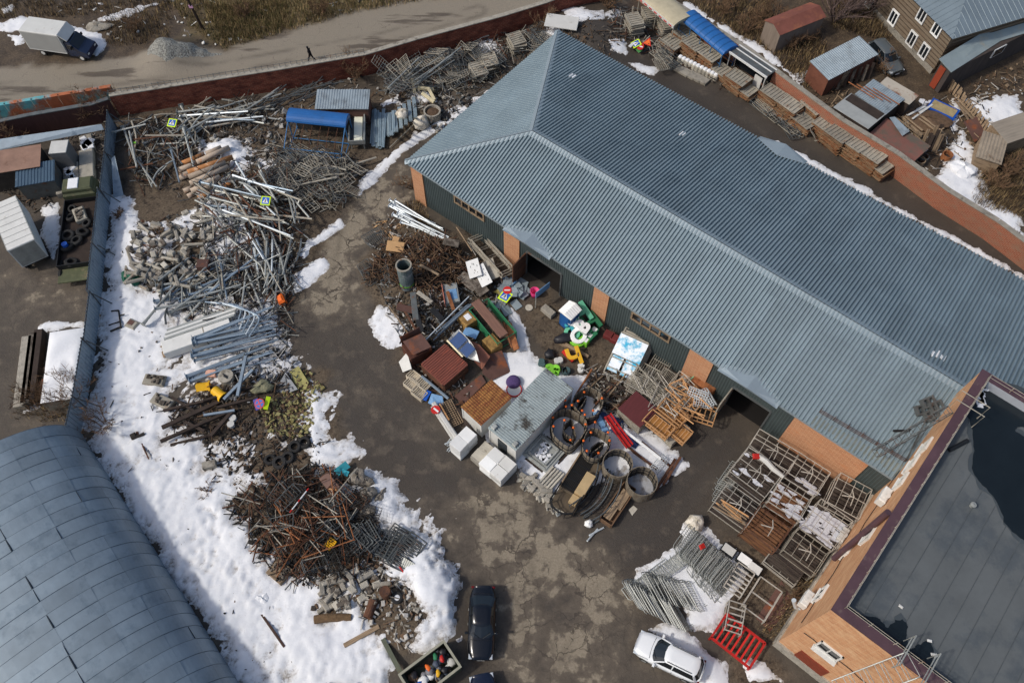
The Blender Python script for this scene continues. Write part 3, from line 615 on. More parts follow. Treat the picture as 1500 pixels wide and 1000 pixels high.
# local: x along the long wall, y = -across (into the building)
b = MB()
b.box((BL/2, -T/2, (ZB-.1)/2), (BL, T, ZB-.1)); b.box((T/2, -BWD/2-T/2, (ZB-.1)/2), (T, BWD-T, ZB-.1)); b.box((BL-T/2, -BWD/2-T/2, (ZB-.1)/2), (T, BWD-T, ZB-.1)); b.build('wall', brick_y, bb)
brown = mat('purple brown coping', (88, 66, 72), .5, .2, .2, .6, (110, 92, 88), .62, rnd=0)
b = MB(); ov = .04; CW = .62
b.slab([(-ov, ov, ZB), (BL+ov, ov, ZB), (BL-CW, -CW, ZB+.02), (CW, -CW, ZB+.02)], .1); b.slab([(-ov, ov, ZB), (CW, -CW, ZB+.02), (CW, -BWD, ZB+.02), (-ov, -BWD, ZB)], .1)
b.slab([(BL+ov, ov, ZB), (BL+ov, -BWD, ZB), (BL-CW, -BWD, ZB+.02), (BL-CW, -CW, ZB+.02)], .1); b.build('parapet_cap', brown, bb)
tan_in = mat('pale parapet flashing', (186, 190, 196), .4, .3, .1, 1, rnd=0); felt = mat('dark roofing felt', (90, 94, 95), .9, 0, .12, .5, (76, 82, 86), .54, .35, rnd=0)
b = MB(); b.box((BL/2, -CW+.02, ZB-.38), (BL-2*CW, .05, .78)); b.box((CW-.02, -BWD/2, ZB-.38), (.05, BWD-2*CW, .78)); b.box((BL-CW+.02, -BWD/2, ZB-.38), (.05, BWD-2*CW, .78)); b.build('parapet_lining', tan_in, bb)
b = MB(); ZD = ZB-.75; n = int((BWD-2)/1.0)
b.box((BL/2, -BWD/2, ZD-.1), (BL-2*T, BWD-2*T, .2))
b.build('roof_deck', felt, bb)
b = MB()
for i in range(1, n): b.box((BL/2, -CW-i*1.0, ZD+.012), (BL-2*CW, .03, .02))
b.build('roof_seam', mat('felt seam', (76, 82, 85), .9, rnd=0), bb)
def bl(u, v, z):
    p = G(u, v, z)-Vector((b0.x, b0.y, 0)); return Vector((p.dot(bx), -p.dot(by), z))
puddle = mat('standing melt water', (24, 31, 35), .18, 0, .2, .4, rnd=0, spec=.35)
def pool(pts):
    pl = [bl(u, v, ZD) for u, v in pts]; sm = []
    n = len(pl)
    for i in range(n):
        a, q, c, e = pl[i-1], pl[i], pl[(i+1) % n], pl[(i+2) % n]
        for t in (0, .2, .4, .6, .8):
            sm.append(.5*((2*q)+(c-a)*t+(2*a-5*q+4*c-e)*t*t+(3*q-a-3*c+e)*t**3)+Vector((U(-.06, .06), U(-.06, .06), 0)))
    g = MB(); g.prism([(p.x, p.y) for p in sm], ZD+.026, ZD+.034); g.build('puddle', puddle, bb); g = MB(); c_ = sum(sm, Vector())/len(sm); g.prism([((p+(p-c_).normalized()*(.22+.14*math.sin(i*.9)))[:2]) for i, p in enumerate(sm)], ZD+.012, ZD+.018); g.build('damp_margin', mat('damp felt', (64, 71, 75), .7, 0, .1, 1, rnd=0), bb)
pool([(1432, 560), (1420, 590), (1416, 605), (1424, 630), (1426, 660), (1425, 690), (1440, 710), (1460, 735), (1475, 770), (1500, 790), (1540, 800), (1545, 700), (1520, 650), (1490, 634), (1495, 625), (1530, 622), (1540, 590), (1500, 575), (1450, 556)])
pool([(1243, 890), (1262, 901), (1284, 905), (1300, 918), (1312, 909), (1327, 911), (1328, 930), (1334, 950), (1348, 942), (1362, 940), (1367, 955), (1364, 975), (1374, 988), (1390, 1010), (1370, 1000), (1300, 945)])
# snow in the roof corner
g = MB()
for i in range(46):
    t = random.random(); u, v = ((1434+U(-1, 5), 560+t*34) if i % 2 else (1436+t*34, 561+U(0, 7)+t*6)); p = bl(u, v, ZD+.05); g.bbox(p, (U(.25, .6), U(.2, .5), .14), .06, U(0, 3))
o = g.build('snow_patch', snowm); o.location = (b0.x, b0.y, 0); o.rotation_euler = (0, 0, bang); tag(o, 'crust of snow in the roof corner of the brick building', 'snow patch')
# railing on the coping
g = MB()
for y0, y1, x0, x1 in ((-.5, -.5, .5, BL-.5), (-.5, -BWD+1, .5, .5), (-.5, -BWD+1, BL-.5, BL-.5)):
    n = 22
    for h in (.3, .6): g.tube((x0, y0, ZB+h), (x1, y1, ZB+h), .018, n=5)
    for i in range(n+1):
        t = i/n; g.tube((x0+(x1-x0)*t, y0+(y1-y0)*t, ZB), (x0+(x1-x0)*t, y0+(y1-y0)*t, ZB+.62), .022, n=5)
g.build('roof_railing', steel_t, bb)
# openings of the two walls seen
def wallx(u, v):
    """position on the long wall plane (y = 0): solve height"""
    lo, hi = 0.0, ZB
    for _ in range(40):
        z = (lo+hi)/2; p = bl(u, v, z)
        if p.y < 0: lo = z
        else: hi = z
    return bl(u, v, z)
def wally(u, v):
    lo, hi = 0.0, ZB
    for _ in range(40):
        z = (lo+hi)/2; p = bl(u, v, z)
        if p.x > 0: lo = z
        else: hi = z
    return bl(u, v, z)
for u, v in ((1356, 655), (1337, 680), (1321, 706), (1274, 784), (1243, 806), (1204, 870)):
    p = wallx(u, v); f = MB(); w2, h2 = .5, .62
    for s in (-1, 1): f.box((p.x+s*w2, .06, p.z), (.1, .16, h2*2)); f.box((p.x, .06, p.z+s*h2), (w2*2+.1, .16, .1))
    f.box((p.x, .06, p.z), (.07, .12, h2*2-.1)); f.slab([(p.x-w2-.1, .0, p.z-h2-.05), (p.x+w2+.1, 0, p.z-h2-.05), (p.x+w2+.1, .2, p.z-h2-.1), (p.x-w2-.1, .2, p.z-h2-.1)], .05)
    o = f.build('window', white2, bb); MB().box((p.x, .03, p.z), (w2*2-.1, .03, h2*2-.1)).build('pane', glass, o)
for u, v in ((1215, 952), ):
    p = wally(u, v); f = MB()
    for s in (-1, 1): f.box((-.05, p.y+s*.7, p.z), (.14, .1, 1.3)); f.box((-.05, p.y, p.z+s*.6), (.14, 1.5, .1))
    f.box((-.22, p.y, p.z-.68), (.4, 1.6, .06)); f.box((-.05, p.y, p.z), (.1, .06, 1.1)); o = f.build('window', white2, bb); MB().box((-.02, p.y, p.z), (.03, 1.36, 1.16)).build('pane', glass, o)
p = wally(1189, 970); f = MB(); f.box((-.05, p.y, p.z), (.1, 2.0, 1.5)); f.box((-.08, p.y, p.z), (.06, .05, 1.4)); f.box((-.08, p.y, p.z), (.06, 1.9, .05)); f.build('shutter', mat('red brown shutter', (120, 56, 38), .7, 0, .2, 3, stretch=(1, 1, 8)), bb)
for u, v in ((1301, 731), (1239, 788), (1187, 882)):
    p = wallx(u, v); f = MB(); f.bbox((p.x, .3, p.z), (1.15, .5, .8), .06); f.lathe([(.28, 0), (.28, .03), (.05, .04)], 14, (p.x, .3, p.z+.4)); f.bar((p.x-.4, .02, p.z-.45), (p.x-.4, .5, p.z-.45), .05); f.bar((p.x+.4, .02, p.z-.45), (p.x+.4, .5, p.z-.45), .05); f.build('air_conditioner', white2, bb)
# dark brown duct running down the wall, white vent pipe
pa = wallx(1312, 757); pb = wallx(1228, 822); MB().tube((pa.x, .22, pa.z), (pb.x, .3, pb.z), .2, n=10).build('flue', brown, bb)
p = wallx(1174, 892); MB().tube((p.x, .3, p.z-.3), (p.x, .75, p.z+.5), .16, n=10).bar((p.x, 0, p.z-.2), (p.x, .35, p.z-.2), .08).build('vent_pipe', steel_w, bb)
# wires along the walls
g = MB(); pts = []
for i in range(30): t = i/29; pts.append((BL*.95*t+.5, .06, 5.2+.18*math.sin(i*1.3)))
g.path(pts, .025, 5); pts = []
for i in range(24): t = i/23; pts.append((-.06, -.3-t*15, 5.6-t*.9+.12*math.sin(i*1.7)))
g.path(pts, .025, 5); g.build('cable', black, bb)
# plinth
b = MB(); b.box((BL/2, .07, .55), (BL, .14, 1.1)); b.box((-.07, -BWD/2+.07, .55), (.14, BWD, 1.1)); b.build('plinth', conc, bb)
# roof access ladders
def cage_ladder(p0, p1, nm='roof_ladder', wdt=.6, mt=steel_t):
    g = MB(); p0, p1 = Vector(p0), Vector(p1); dd = (p1-p0).normalized(); s_ = dd.cross(Vector((0, 0, 1))).normalized()*wdt/2; up = s_.cross(dd).normalized()*.55
    if up.z < 0: up = -up
    n = int((p1-p0).length/.45)
    for s in (-1, 1): g.tube(p0+s_*s, p1+s_*s, .035, n=6); g.tube(p0+s_*s+up, p1+s_*s+up, .03, n=6)
    for i in range(n+1):
        c = p0.lerp(p1, i/n); g.tube(c-s_, c+s_, .022, n=5)
        if i % 2 == 0:
            for s in (-1, 1): g.tube(c+s_*s, c+s_*s+up, .02, n=5)
            g.tube(c-s_+up, c+s_+up, .02, n=5)
            if i+2 <= n: c2 = p0.lerp(p1, (i+2)/n); g.tube(c+s_, c2+s_+up, .018, n=5)
    return g.build(nm, mt, bb)
pe = bl(1340, 968, ZB+.3); cage_ladder(bl(1232, 1012, ZB-2.6), (pe.x-.2, pe.y, ZB+.35), 'truss_walkway', 1.3, steel)
g = MB(); c = Vector((0.3, pe.y, ZB))
for s in (-.7, .7):
    g.path([(-.6, pe.y+s, ZB), (-.6, pe.y+s, ZB+1), (1.3, pe.y+s, ZB+1), (1.3, pe.y+s, ZB-.6)], .04, 6); g.tube((-.6, pe.y+s, ZB+.5), (1.3, pe.y+s, ZB+.5), .03, n=5)
g.build('step_over', steel, bb)
pl = bl(1405, 595, ZB); g0 = bl(1345, 640, 6.6); cage_ladder((pl.x-.4, .3, ZB-.2), (pl.x-3.2, 1.9, 6.5), 'roof_ladder', .5, steel_d)
g = MB()
for s in (-.4, .4): g.path([(pl.x+s, .5, ZB), (pl.x+s, .5, ZB+1), (pl.x+s, -1.3, ZB+1), (pl.x+s, -1.3, ZB-.6)], .035, 6)
g.build('step_over', steel_t, bb)
# small things on the flat roof
p = bl(1404, 652, ZD+.12); o = MB().tube((-.75, 0, 0), (.75, 0, 0), .13, n=10).build('pipe_offcut', black); w_ = Vector((b0.x, b0.y, 0))+bx*p.x-by*p.y; o.location = (w_.x, w_.y, p.z); o.rotation_euler = (0, 0, head(1404, 652, -28)); tag(o, 'fat black pipe offcut lying on the flat roof of the brick building', 'pipe')
p = bl(1423, 741, ZD); MB().lathe([(.12, 0), (.12, .25), (.18, .25), (.18, .3), (.02, .33)], 12, (p.x, p.y, ZD)).build('roof_vent', steel, bb)
for u, v in ((1320, 888), (1362, 938), (1371, 960), (1367, 958)):
    p = bl(u, v, ZD+.03); MB().bbox((p.x, p.y, p.z), (.25, .15, .1), .03, U(0, 3)).build('litter', white2, bb)
# ================================================================ barrel roofed hangar
e0 = G(119, 636); e1 = G(352, 1004); hd = (e1-e0).normalized(); ha = math.atan2(hd.y, hd.x)
hg = thing('hangar', 'barrel roofed hangar clad in blue grey metal sheets with dark seams', 'hangar', (e0.x, e0.y, 0), ha)
HW, HH, HLn = 8.2, 5.1, 42.0
def hp(s, t, o=0.0):
    """point on the vault: s along, t 0..1 from the near edge over the top"""
    a = PI*t; ca, sa = math.cos(a), math.sin(a)
    y = -HW+HW*(math.copysign(abs(ca)**.82, ca)); z = HH*sa**.78 if sa > 0 else 0
    n = Vector((0, math.cos(a)/HW, math.sin(a)/HH)).normalized()
    return Vector((s, y, z))+n*o
hroof = mat('blue grey vault sheet', (126, 140, 150), .5, .15, .14, .5, (112, 127, 138), .56, .7, rnd=0)
nd_ = hroof.node_tree; ca_ = nd_.nodes.new('ShaderNodeAttribute'); ca_.attribute_name = 'sheet'
bs = nd_.nodes['Principled BSDF']; src = bs.inputs['Base Color'].links[0].from_socket
sc_ = nd_.nodes.new('ShaderNodeVectorMath'); sc_.operation = 'SCALE'; nd_.links.new(src, sc_.inputs[0]); nd_.links.new(ca_.outputs['Fac'], sc_.inputs[3]); nd_.links.new(sc_.outputs[0], bs.inputs['Base Color'])
b = MB(); val = []; NS, NT = 40, 9; ST = HLn/NS; sub = 6
for i in range(NS):
    for j in range(NT):
        k = U(.9, 1.08); lift = U(.01, .05); t0, t1 = j/NT, (j+1)/NT; vs = []
        for q in range(sub+1):
            t = t0+(t1-t0)*q/sub
            vs += [hp(i*ST+.015, t, .03+lift), hp((i+1)*ST-.015, t, .0+lift*.4)]
        b.add(vs, [(2*q, 2*q+1, 2*q+3, 2*q+2) for q in range(sub)]); val += [k]*sub
rb = b; b = MB()
for j in range(0, 73):
    t0, t1 = j/73, (j+1)/73; b.add([hp(0, t0, -.03), hp(HLn, t0, -.03), hp(HLn, t1, -.03), hp(0, t1, -.03)], [(0, 1, 2, 3)])
b.build('roof_lining', dark_in, hg)
b = rb
for i in range(NS+1): b.path([hp(i*ST, .005+.99*q/40, .055) for q in range(41)], .022, 4, 1)
for i in range(NS):
    for t in (1/9, 2/9, 3/9, 4/9, 5/9, 6/9, 7/9):
        if random.random() < (.85 if t in (4/9, 5/9) else .12): b.path([hp(i*ST+.05, t+.001, .045), hp((i+1)*ST-.05, t+.001, .045)], .028 if random.random() < .8 else .06, 4, 2)
val += [1.0]*(len(b.f)-len(val)); me = b.mesh('roof', [hroof, mat('dark seam lip', (72, 88, 100), .6, .1, .1, 1, rnd=0), mat('dark sheet joint', (46, 56, 64), .7, 0, .1, 1, rnd=0)]); at = me.attributes.new('sheet', 'FLOAT', 'FACE'); at.data.foreach_set('value', val); link('roof', me, hg)  # seam lips and joints in darker blue grey than the sheets
b = MB(); b.add([hp(-.02, j/40) for j in range(41)], [tuple(range(41))]); b.add([hp(HLn, j/40) for j in range(41)], [tuple(range(40, -1, -1))]); b.build('end_wall', green_w, hg)
b = MB()
for s, t in ((10.4, .56), (10.9, .57)): 
    c = hp(s, t, .07); b.add([c+Vector(p) for p in ((-.4, -.35, -.05), (.3, -.3, -.05), (.45, .2, .0), (-.2, .3, .05))], [(0, 1, 2, 3)])
b.build('rust_patch', rust_o, hg)
# ================================================================ yard: the middle and right
def at(u, v, z=0.0):
    """standing place seen at (u, v), height z above the local ground"""
    p = G(u, v, z); h = gz(p)
    if h > .02: p = G(u, v, z+h); h = gz(p); p = G(u, v, z+h)
    return Vector((p.x, p.y, h))
def put(o, u, v, ang=None, z=0.0, lift=0.0, rz=None):
    p = at(u, v, z); o.location = (p.x, p.y, p.z+lift); o.rotation_euler = (0, 0, rz if rz is not None else head(u, v, ang or 0)); return o
def plate(name, pts, z, m, label, cat, t=.03, zs=None, group=None, sag=0):
    """flat sheet lying with its corners at the survey points, heights z (or zs)"""
    zs = zs or [z]*len(pts); P = [G(u, v, zz) for (u, v), zz in zip(pts, zs)]; c = sum(P, Vector())/len(P)
    o = MB().slab([p-c for p in P], t).build(name, m, loc=c); return tag(o, label, cat, group)
def board(name, m, L, W, t, u, v, ang, z, label, cat, tilt=(0, 0), group=None):
    o = MB().bbox((0, 0, 0), (L, W, t), min(t*.3, .03)).build(name, m); p = at(u, v, z); o.location = (p.x, p.y, p.z+z); o.rotation_euler = (R(tilt[0]), R(tilt[1]), head(u, v, ang)); return tag(o, label, cat, group)
# ---- white container with ribbed grey roof
def container(p0, p1, p2, z, label, roofm, wallm, name='container', nm='container', rise=.12, door=True, dep=.05):
    c, rz, L, W = fit(p0, p1, p2, z); t = thing(name, label, nm, c, rz)
    b = MB(); b.box((0, 0, (z-.1)/2+.05), (L-.06, W-.06, z-.1))
    for sx in (-1, 1):
        for sy in (-1, 1): b.box((sx*(L/2-.06), sy*(W/2-.06), z/2), (.13, .13, z-.02))
    for sy in (-1, 1): b.box((0, sy*(W/2-.05), .1), (L-.3, .11, .16)); b.box((0, sy*(W/2-.05), z-.09), (L-.3, .11, .13))
    for sx in (-1, 1): b.box((sx*(L/2-.05), 0, .1), (.11, W-.3, .16)); b.box((sx*(L/2-.05), 0, z-.09), (.11, W-.3, .13))
    b.build('wall', wallm, t)
    r = MB(); r.ribs((-L/2-.05, -W/2-.06, z+.02), (1, 0, 0), (0, 1, 0), (0, 0, 1), L+.1, lambda q: (0, W+.12), .2, dep, prof=(0, .3, .45, .8, 1)); r.box((0, 0, z-.01), (L+.08, W+.1, .05)); r.build('roof', roofm, t)
    if door: MB().box((-L/2-.01, 0, 1.0), (.06, .85, 1.9)).bar((-L/2-.06, .3, 1.0), (-L/2-.06, .3, 1.2), .04).build('door', mat('dark door', (52, 58, 62), .6), t)
    return t, L, W
roof_g = mat('dirty ribbed grey roof', (150, 160, 160), .6, .1, .15, 1, (64, 60, 54), .57, .9, rnd=0)
roof_r = mat('rusty yellow brown roof', (150, 106, 58), .8, .05, .3, 2.5, (116, 66, 40), .5, 2.2, stretch=(.5, 3, 1), rnd=0)
t, L, W = container((716, 627), (800, 540), (835, 574), 2.5, 'white container with dirty ribbed grey roof and dark door', roof_g, white2)
for s in (-1, 1): MB().bbox((-L/2+.3, s*(W/2-.3), 2.68), (.42, .34, .22), .05).build('roof_cowl', steel, t)
container((676, 596), (720, 557), (749, 582), 2.3, 'small white shed under a rusty yellow brown ribbed roof', roof_r, white2, 'shed', 'shed', door=False)
# ---- white pallets of blocks
def block_stack(u, v, ang, nx, ny, nz, label, sz=(.62, .78, .42), m=None, lean=0):
    t = None; rz = head(u, v, ang); c0_ = at(u, v)
    for k in range(nz):
        for i in range(nx):
            for j in range(ny):
                o = MB().bbox((0, 0, sz[2]/2), (sz[0]-.015, sz[1]-.015, sz[2]-.012), .025).build('foam_block', m or white)
                q = Matrix.Rotation(rz, 3, 'Z')@Vector(((i-(nx-1)/2)*sz[0]+U(-.02, .02), (j-(ny-1)/2)*sz[1]+U(-.02, .02), 0))
                o.location = (c0_.x+q.x, c0_.y+q.y, c0_.z+k*sz[2]); o.rotation_euler = (0, 0, rz+U(-.03, .03)); tag(o, label, 'block', label.split(' ', 1)[1])
block_stack(680, 655, 40, 1, 2, 4, 'white block in the taller pile beside the rusty roofed shed', (1.1, .95, .42))
block_stack(709, 668, 40, 1, 2, 2, 'stained white block in the low row joining the two white piles', (1.1, .8, .42), conc_l)
block_stack(722, 682, 40, 1, 2, 3, 'white block at the near end of the longer pile', (1.15, .9, .44))
block_stack(737, 694, 40, 1, 2, 3, 'white block in the pile in front of the white container', (1.15, .9, .44), white2)
block_stack(699, 676, 40, 1, 1, 2, 'grey block standing before the low white row', (.9, .5, .4), conc)
# ---- noise barrier tanks: curved palisades with orange topped posts
palis = mat('grey brown palisade', (120, 111, 97), .8, 0, .2, 2, (92, 80, 64), .55, stretch=(3, 3, .5))
def palisade(pts, z, label, closed=True, knobs=(), cat='tank', name='curved_barrier', inner=None):
    P0 = [G(u, v, z) for u, v in pts]; P = [x for i in range(len(P0)) for x in (P0[i].lerp(P0[(i+1) % len(P0)], .22), P0[i].lerp(P0[(i+1) % len(P0)], .78))]; n = len(P); Q = []
    for i in range(n if closed else n-1):
        a, q, c, e = P[(i-1) % n] if closed or i else P[i], P[i], P[(i+1) % n], P[(i+2) % n] if closed or i+2 < n else P[(i+1) % n]
        for k in range(5):
            s = k/5; Q.append(.5*((2*q)+(c-a)*s+(2*a-5*q+4*c-e)*s*s+(3*q-a-3*c+e)*s**3))
    if not closed: Q.append(P[-1])
    ce = sum(Q, Vector())/len(Q); ce.z = 0; t = thing(name, label, cat, (ce.x, ce.y, 0)); b = MB(); th = .05; m_ = len(Q); rails = {.4: MB(), .95: MB()}
    L = [p-ce for p in Q]
    for i in range(m_ if closed else m_-1):
        a, c = L[i], L[(i+1) % m_]; d = (c-a); 
        if d.length < 1e-4: continue
        nn = Vector((d.y, -d.x, 0)).normalized()*th/2
        b.add([(a-nn)[:2]+(.04,) if False else ((a-nn).x, (a-nn).y, .03), ((c-nn).x, (c-nn).y, .03), ((c+nn).x, (c+nn).y, .03), ((a+nn).x, (a+nn).y, .03), ((a-nn).x, (a-nn).y, z), ((c-nn).x, (c-nn).y, z), ((c+nn).x, (c+nn).y, z), ((a+nn).x, (a+nn).y, z)],
              [(0, 3, 2, 1), (4, 5, 6, 7), (0, 1, 5, 4), (1, 2, 6, 5), (2, 3, 7, 6), (3, 0, 4, 7)])
        for h in (.4, .95): rails[h].bar(a-nn*1.9+Vector((0, 0, h-a.z)), c-nn*1.9+Vector((0, 0, h-c.z)), .05, .06)
    b.build('palisade', palis, t); [q_.build('rail', black, t) for q_ in rails.values()]
    pb = MB(); st_ = max(1, m_//16)
    for i in range(0, m_, st_): a = L[i]; pb.tube((a.x, a.y, 0), (a.x, a.y, z+.05), .045, n=6)
    pb.build('post', black, t)
    for u, v in knobs:
        k = G(u, v, z+.35)-ce; q = MB().tube((k.x, k.y, .05), (k.x, k.y, z+.3), .03, n=6).build('marker_post', black, t)
        MB().lathe([(.01, -.08), (.08, -.05), (.105, 0), (.08, .06), (.01, .09)], 10, (k.x, k.y, z+.34)).build('knob', orange, q, True)
    return t
ZT = 1.55
def stadium(c, dirp, a, r):
    pass
palisade([(843, 577), (860, 566), (880, 574), (884, 590), (876, 606), (860, 613), (848, 603), (838, 590)], ZT, 'oblong palisade enclosure with orange knobs nearest the container end', True, [(828, 586), (829, 595), (838, 593), (847, 587), (856, 574), (882, 583), (853, 601), (869, 601), (857, 607)])
palisade([(807, 618), (815, 602), (832, 598), (855, 610), (861, 623), (852, 640), (836, 656), (822, 648), (810, 636)], ZT, 'largest oblong palisade enclosure with orange knobs and snow inside', True, [(810, 611), (811, 624), (827, 615), (840, 626), (836, 644), (858, 621), (872, 618)])
palisade([(852, 655), (860, 630), (872, 626), (895, 640), (892, 655), (878, 672), (862, 670)], ZT, 'smaller open palisade enclosure between oblong ones and the round tanks', True, [(866, 633), (891, 633), (855, 645), (893, 645), (860, 660), (877, 663)])
for pts, lab in (([(846, 604), (846, 592), (852, 583), (860, 581)], 'short curved inner palisade in the enclosure nearest the container'), ([(845, 645), (826, 634), (827, 622), (838, 612)], 'curved inner palisade dividing the largest oblong enclosure'), ([(864, 666), (866, 655), (876, 648), (886, 648)], 'curved inner palisade in the smaller open enclosure')): palisade(pts, 1.3, lab, False, (), 'barrier')
def ring(u, v, r, h, label):
    t = thing('round_tank', label, 'tank', at(u, v)); MB().pipe((0, 0, .02), (0, 0, h), r, r-.06, 30).build('palisade', palis, t)
    b = MB()
    for hh in (.35, .9): b.pipe((0, 0, hh), (0, 0, hh+.07), r-.06, r-.1, 30)
    b.build('hoop', black, t); b = MB()
    for i in range(14): a = 2*PI*i/14; b.tube(((r-.1)*math.cos(a), (r-.1)*math.sin(a), 0), ((r-.1)*math.cos(a), (r-.1)*math.sin(a), h), .035, n=5)
    b.build('post', black, t); s = MB(); s.lathe([(r-.12, .05), (r*.6, .12), (.01, .16)], 20); o = s.build('snow_floor', mat('shade grey dirty snow', (186, 188, 192), .9, 0, .1, 2, (150, 144, 136), .56), t, True)  # floor snow greyed to paint the shade inside the tank, plus brownish stains
    return t
ring(902, 688, 1.12, 1.45, 'round palisade tank beside the oblong enclosures, snow on its floor'); ring(937, 714, 1.14, 1.45, 'round palisade tank at the outer edge of the stores, beside the drive')
# ---- cages of racking by the brick building
GRP = 'steel racking cages by the brick building'
floor_c = mat('planked dark floor', (74, 66, 58), .9, 0, .3, 1.5, (54, 46, 42), .5, stretch=(.5, 6, 1)); floor_b = mat('brown planked floor', (112, 78, 52), .9, 0, .25, 1.5, (76, 54, 40), .52, stretch=(.5, 6, 1))
steel_c = mat('greyish cage steel', (178, 172, 160), .55, .2, .2, 1.5, (120, 84, 58), .66)
CAGES = [((1113, 628), (1172, 663), (1155, 690), 'cage', 0, 'empty cage at the upper end of the block, beside the green wall'), ((1172, 663), (1217, 692), (1197, 720), 'snow', 0, 'cage with a strip of snow, beside the long brick panel'),
 ((1098, 652), (1150, 690), (1125, 732), 'mix', 0, 'cage with red and white bundle lying across its upper edge'), ((1147, 698), (1192, 726), (1169, 762), 'brown', 0, 'cage with brown floor and white snow streaks'),
 ((1067, 706), (1115, 740), (1095, 770), 'dark', 1, 'cage with long orange boards along its near edge'), ((1118, 735), (1163, 768), (1138, 808), 'rust', 0, 'rusty barred cage with a brown floor'),
 ((1232, 692), (1278, 717), (1252, 757), 'dark', 0, 'cage nearest the corner of brick building and warehouse'), ((1203, 730), (1250, 763), (1222, 800), 'full', 0, 'cage almost filled with snow'),
 ((1170, 772), (1217, 806), (1192, 838), 'dark', 0, 'dark floored cage close under the brown flue pipe'), ((1135, 800), (1180, 835), (1165, 858), 'low', 0, 'low small frame below the racking cages')]
for p0, p1, p2, kind, brd, lab in CAGES:
    z = 2.1 if kind != 'low' else .8; c, rz, L, W = fit(p0, p1, p2, z); t = thing('racking_cage', lab, 'cage', c, rz, GRP); b = MB(); mt = rust if kind == 'rust' else random.choice((steel_c, steel_c, steel_t))
    for sx in (-1, 1):
        for sy in (-1, 1): b.box((sx*L/2, sy*W/2, z/2), (.05, .05, z))
    for h in (.25, z*.55, z):
        for s in (-1, 1): b.box((0, s*W/2, h), (L, .05, .05)); b.box((s*L/2, 0, h), (.05, W-.1, .05))
    b.build('frame', mt, t); b = MB(); n = 4
    for i in range(1, n): b.box((-L/2+L*i/n, 0, z+.01), (.035, W, .035))
    b.box((0, 0, z+.04), (L, .045, .04)); b.build('top_bar', mt, t)
    if kind not in ('full', 'brown', 'low'):
        b = MB(); b.bar((-.5, -.3, z+.02), (.25, .0, z+.1), .06); b.bar((.25, 0, z+.1), (.3, -.7, z+.02), .05); b.bar((-.05, .5, z+.1), (.3, -.05, z+.1), .05); b.build('brace', steel_c, t)
    b = MB(); b.box((0, 0, .26), (L-.1, W-.1, .04)); zz = 1.1
    for i in range(9): b.box((U(-.05, .05), -W/2+.13+(W-.26)*i/8, zz+U(0, .06)), (L-.12, (W-.3)/8*U(.55, .9), .05))
    b.build('floor', floor_b if kind in ('brown', 'rust') else floor_c, t)
    if kind in ('snow', 'brown', 'full', 'mix'):
        s = MB(); k = dict(snow=12, brown=20, full=85, mix=6)[kind]
        for i in range(k): x, y = (U(-L*.45, L*.45), U(-W*.42, W*.42)) if kind != 'snow' else (U(-L*.1, L*.45), U(-W*.45, -W*.1)); a_, b_, f_ = U(.2, .5), U(.08, .2), U(0, 6); s.prism([(x+a_*math.cos(q*.7)*(1+.3*math.sin(q*2.3+f_)), y+b_*math.sin(q*.7)*(1+.3*math.cos(q*1.9+f_))) for q in range(9)], 1.15+.004*i/k, 1.19+.03*i/k)
        s.build('snow_load', mat('greyish snow', (196, 198, 204), .9, 0, .08, 3), t)
    if brd:
        for i in range(9): o = MB().bbox((0, 0, 0), (L*U(.55, .95), .1, .05), .01).build('orange_board', wood_o if i % 2 else wood); q = Matrix.Rotation(rz, 3, 'Z')@Vector((U(-.3, .3), -W/2+.5-.17*(i % 5), 2.12+.08*(i//5))); o.location = (c.x+q.x, c.y+q.y, q.z); o.rotation_euler = (0, 0, rz+U(-.12, .12)); tag(o, 'orange board lying along the edge of a racking cage', 'board', 'boards on the racking cage')
# bundle in the cage
o = MB().path([(-1.1, 0, 0), (-.4, .06, .06), (.3, -.04, .04), (1.2, .02, 0)], [.16, .22, .2, .14], 8).build('wrapped_bundle', white2); p = G(1128, 682, 2.2); o.location = p; o.rotation_euler = (0, 0, head(1128, 682, 40)); tag(o, 'white wrapped bundle with red end lying across a racking cage', 'bundle')
o = MB().bbox((0, 0, 0), (.5, .4, .25), .06).build('red_bag', red); o.location = G(1108, 668, 2.25); tag(o, 'red bag end lying on a racking cage top', 'bag')
# ---- frames and red trestle below the cages
def frame_rack(u, v, ang, L, W, H, label, mt, n=4, legs=True, name='low_rack', grp=None):
    t = thing(name, label, 'frame', at(u, v), head(u, v, ang), grp); b = MB()
    for s in (-1, 1): b.box((0, s*W/2, H), (L, .07, .07)); b.box((s*L/2, 0, H), (.07, W, .07)); b.box((0, s*W/2, .2), (L, .06, .06))
    if legs:
        for sx in (-1, 1):
            for sy in (-1, 1): b.box((sx*L/2, sy*W/2, H/2), (.07, .07, H))
    b.build('frame', mt, t); b = MB()
    for i in range(1, n): b.box((-L/2+L*i/n, 0, H-.08), (.1, W, .05))
    b.build('slat', mt, t); return t
frame_rack(1080, 852, 122, 2.1, 1.3, .6, 'small grey frame with white slats beside the stacked barriers', steel_c, 6); frame_rack(1113, 880, 122, 2.5, 1.7, .7, 'dark low frame with two bays and wooden middle bar', steel_c, 2)
frame_rack(1072, 908, 100, 2.0, 1.1, 1.0, 'tilted grey frame standing on the red trestle', steel_c, 5)
t = thing('red_trestle', 'bright red steel trestle bed with lengthwise bars beside the white car', 'trestle', at(1078, 940), head(1078, 940, 38)); b = MB(); L, W = 3.0, 2.0
b.box((0, -W/2, .6), (L, .16, .12)); b.box((0, W/2, .6), (L, .16, .12))
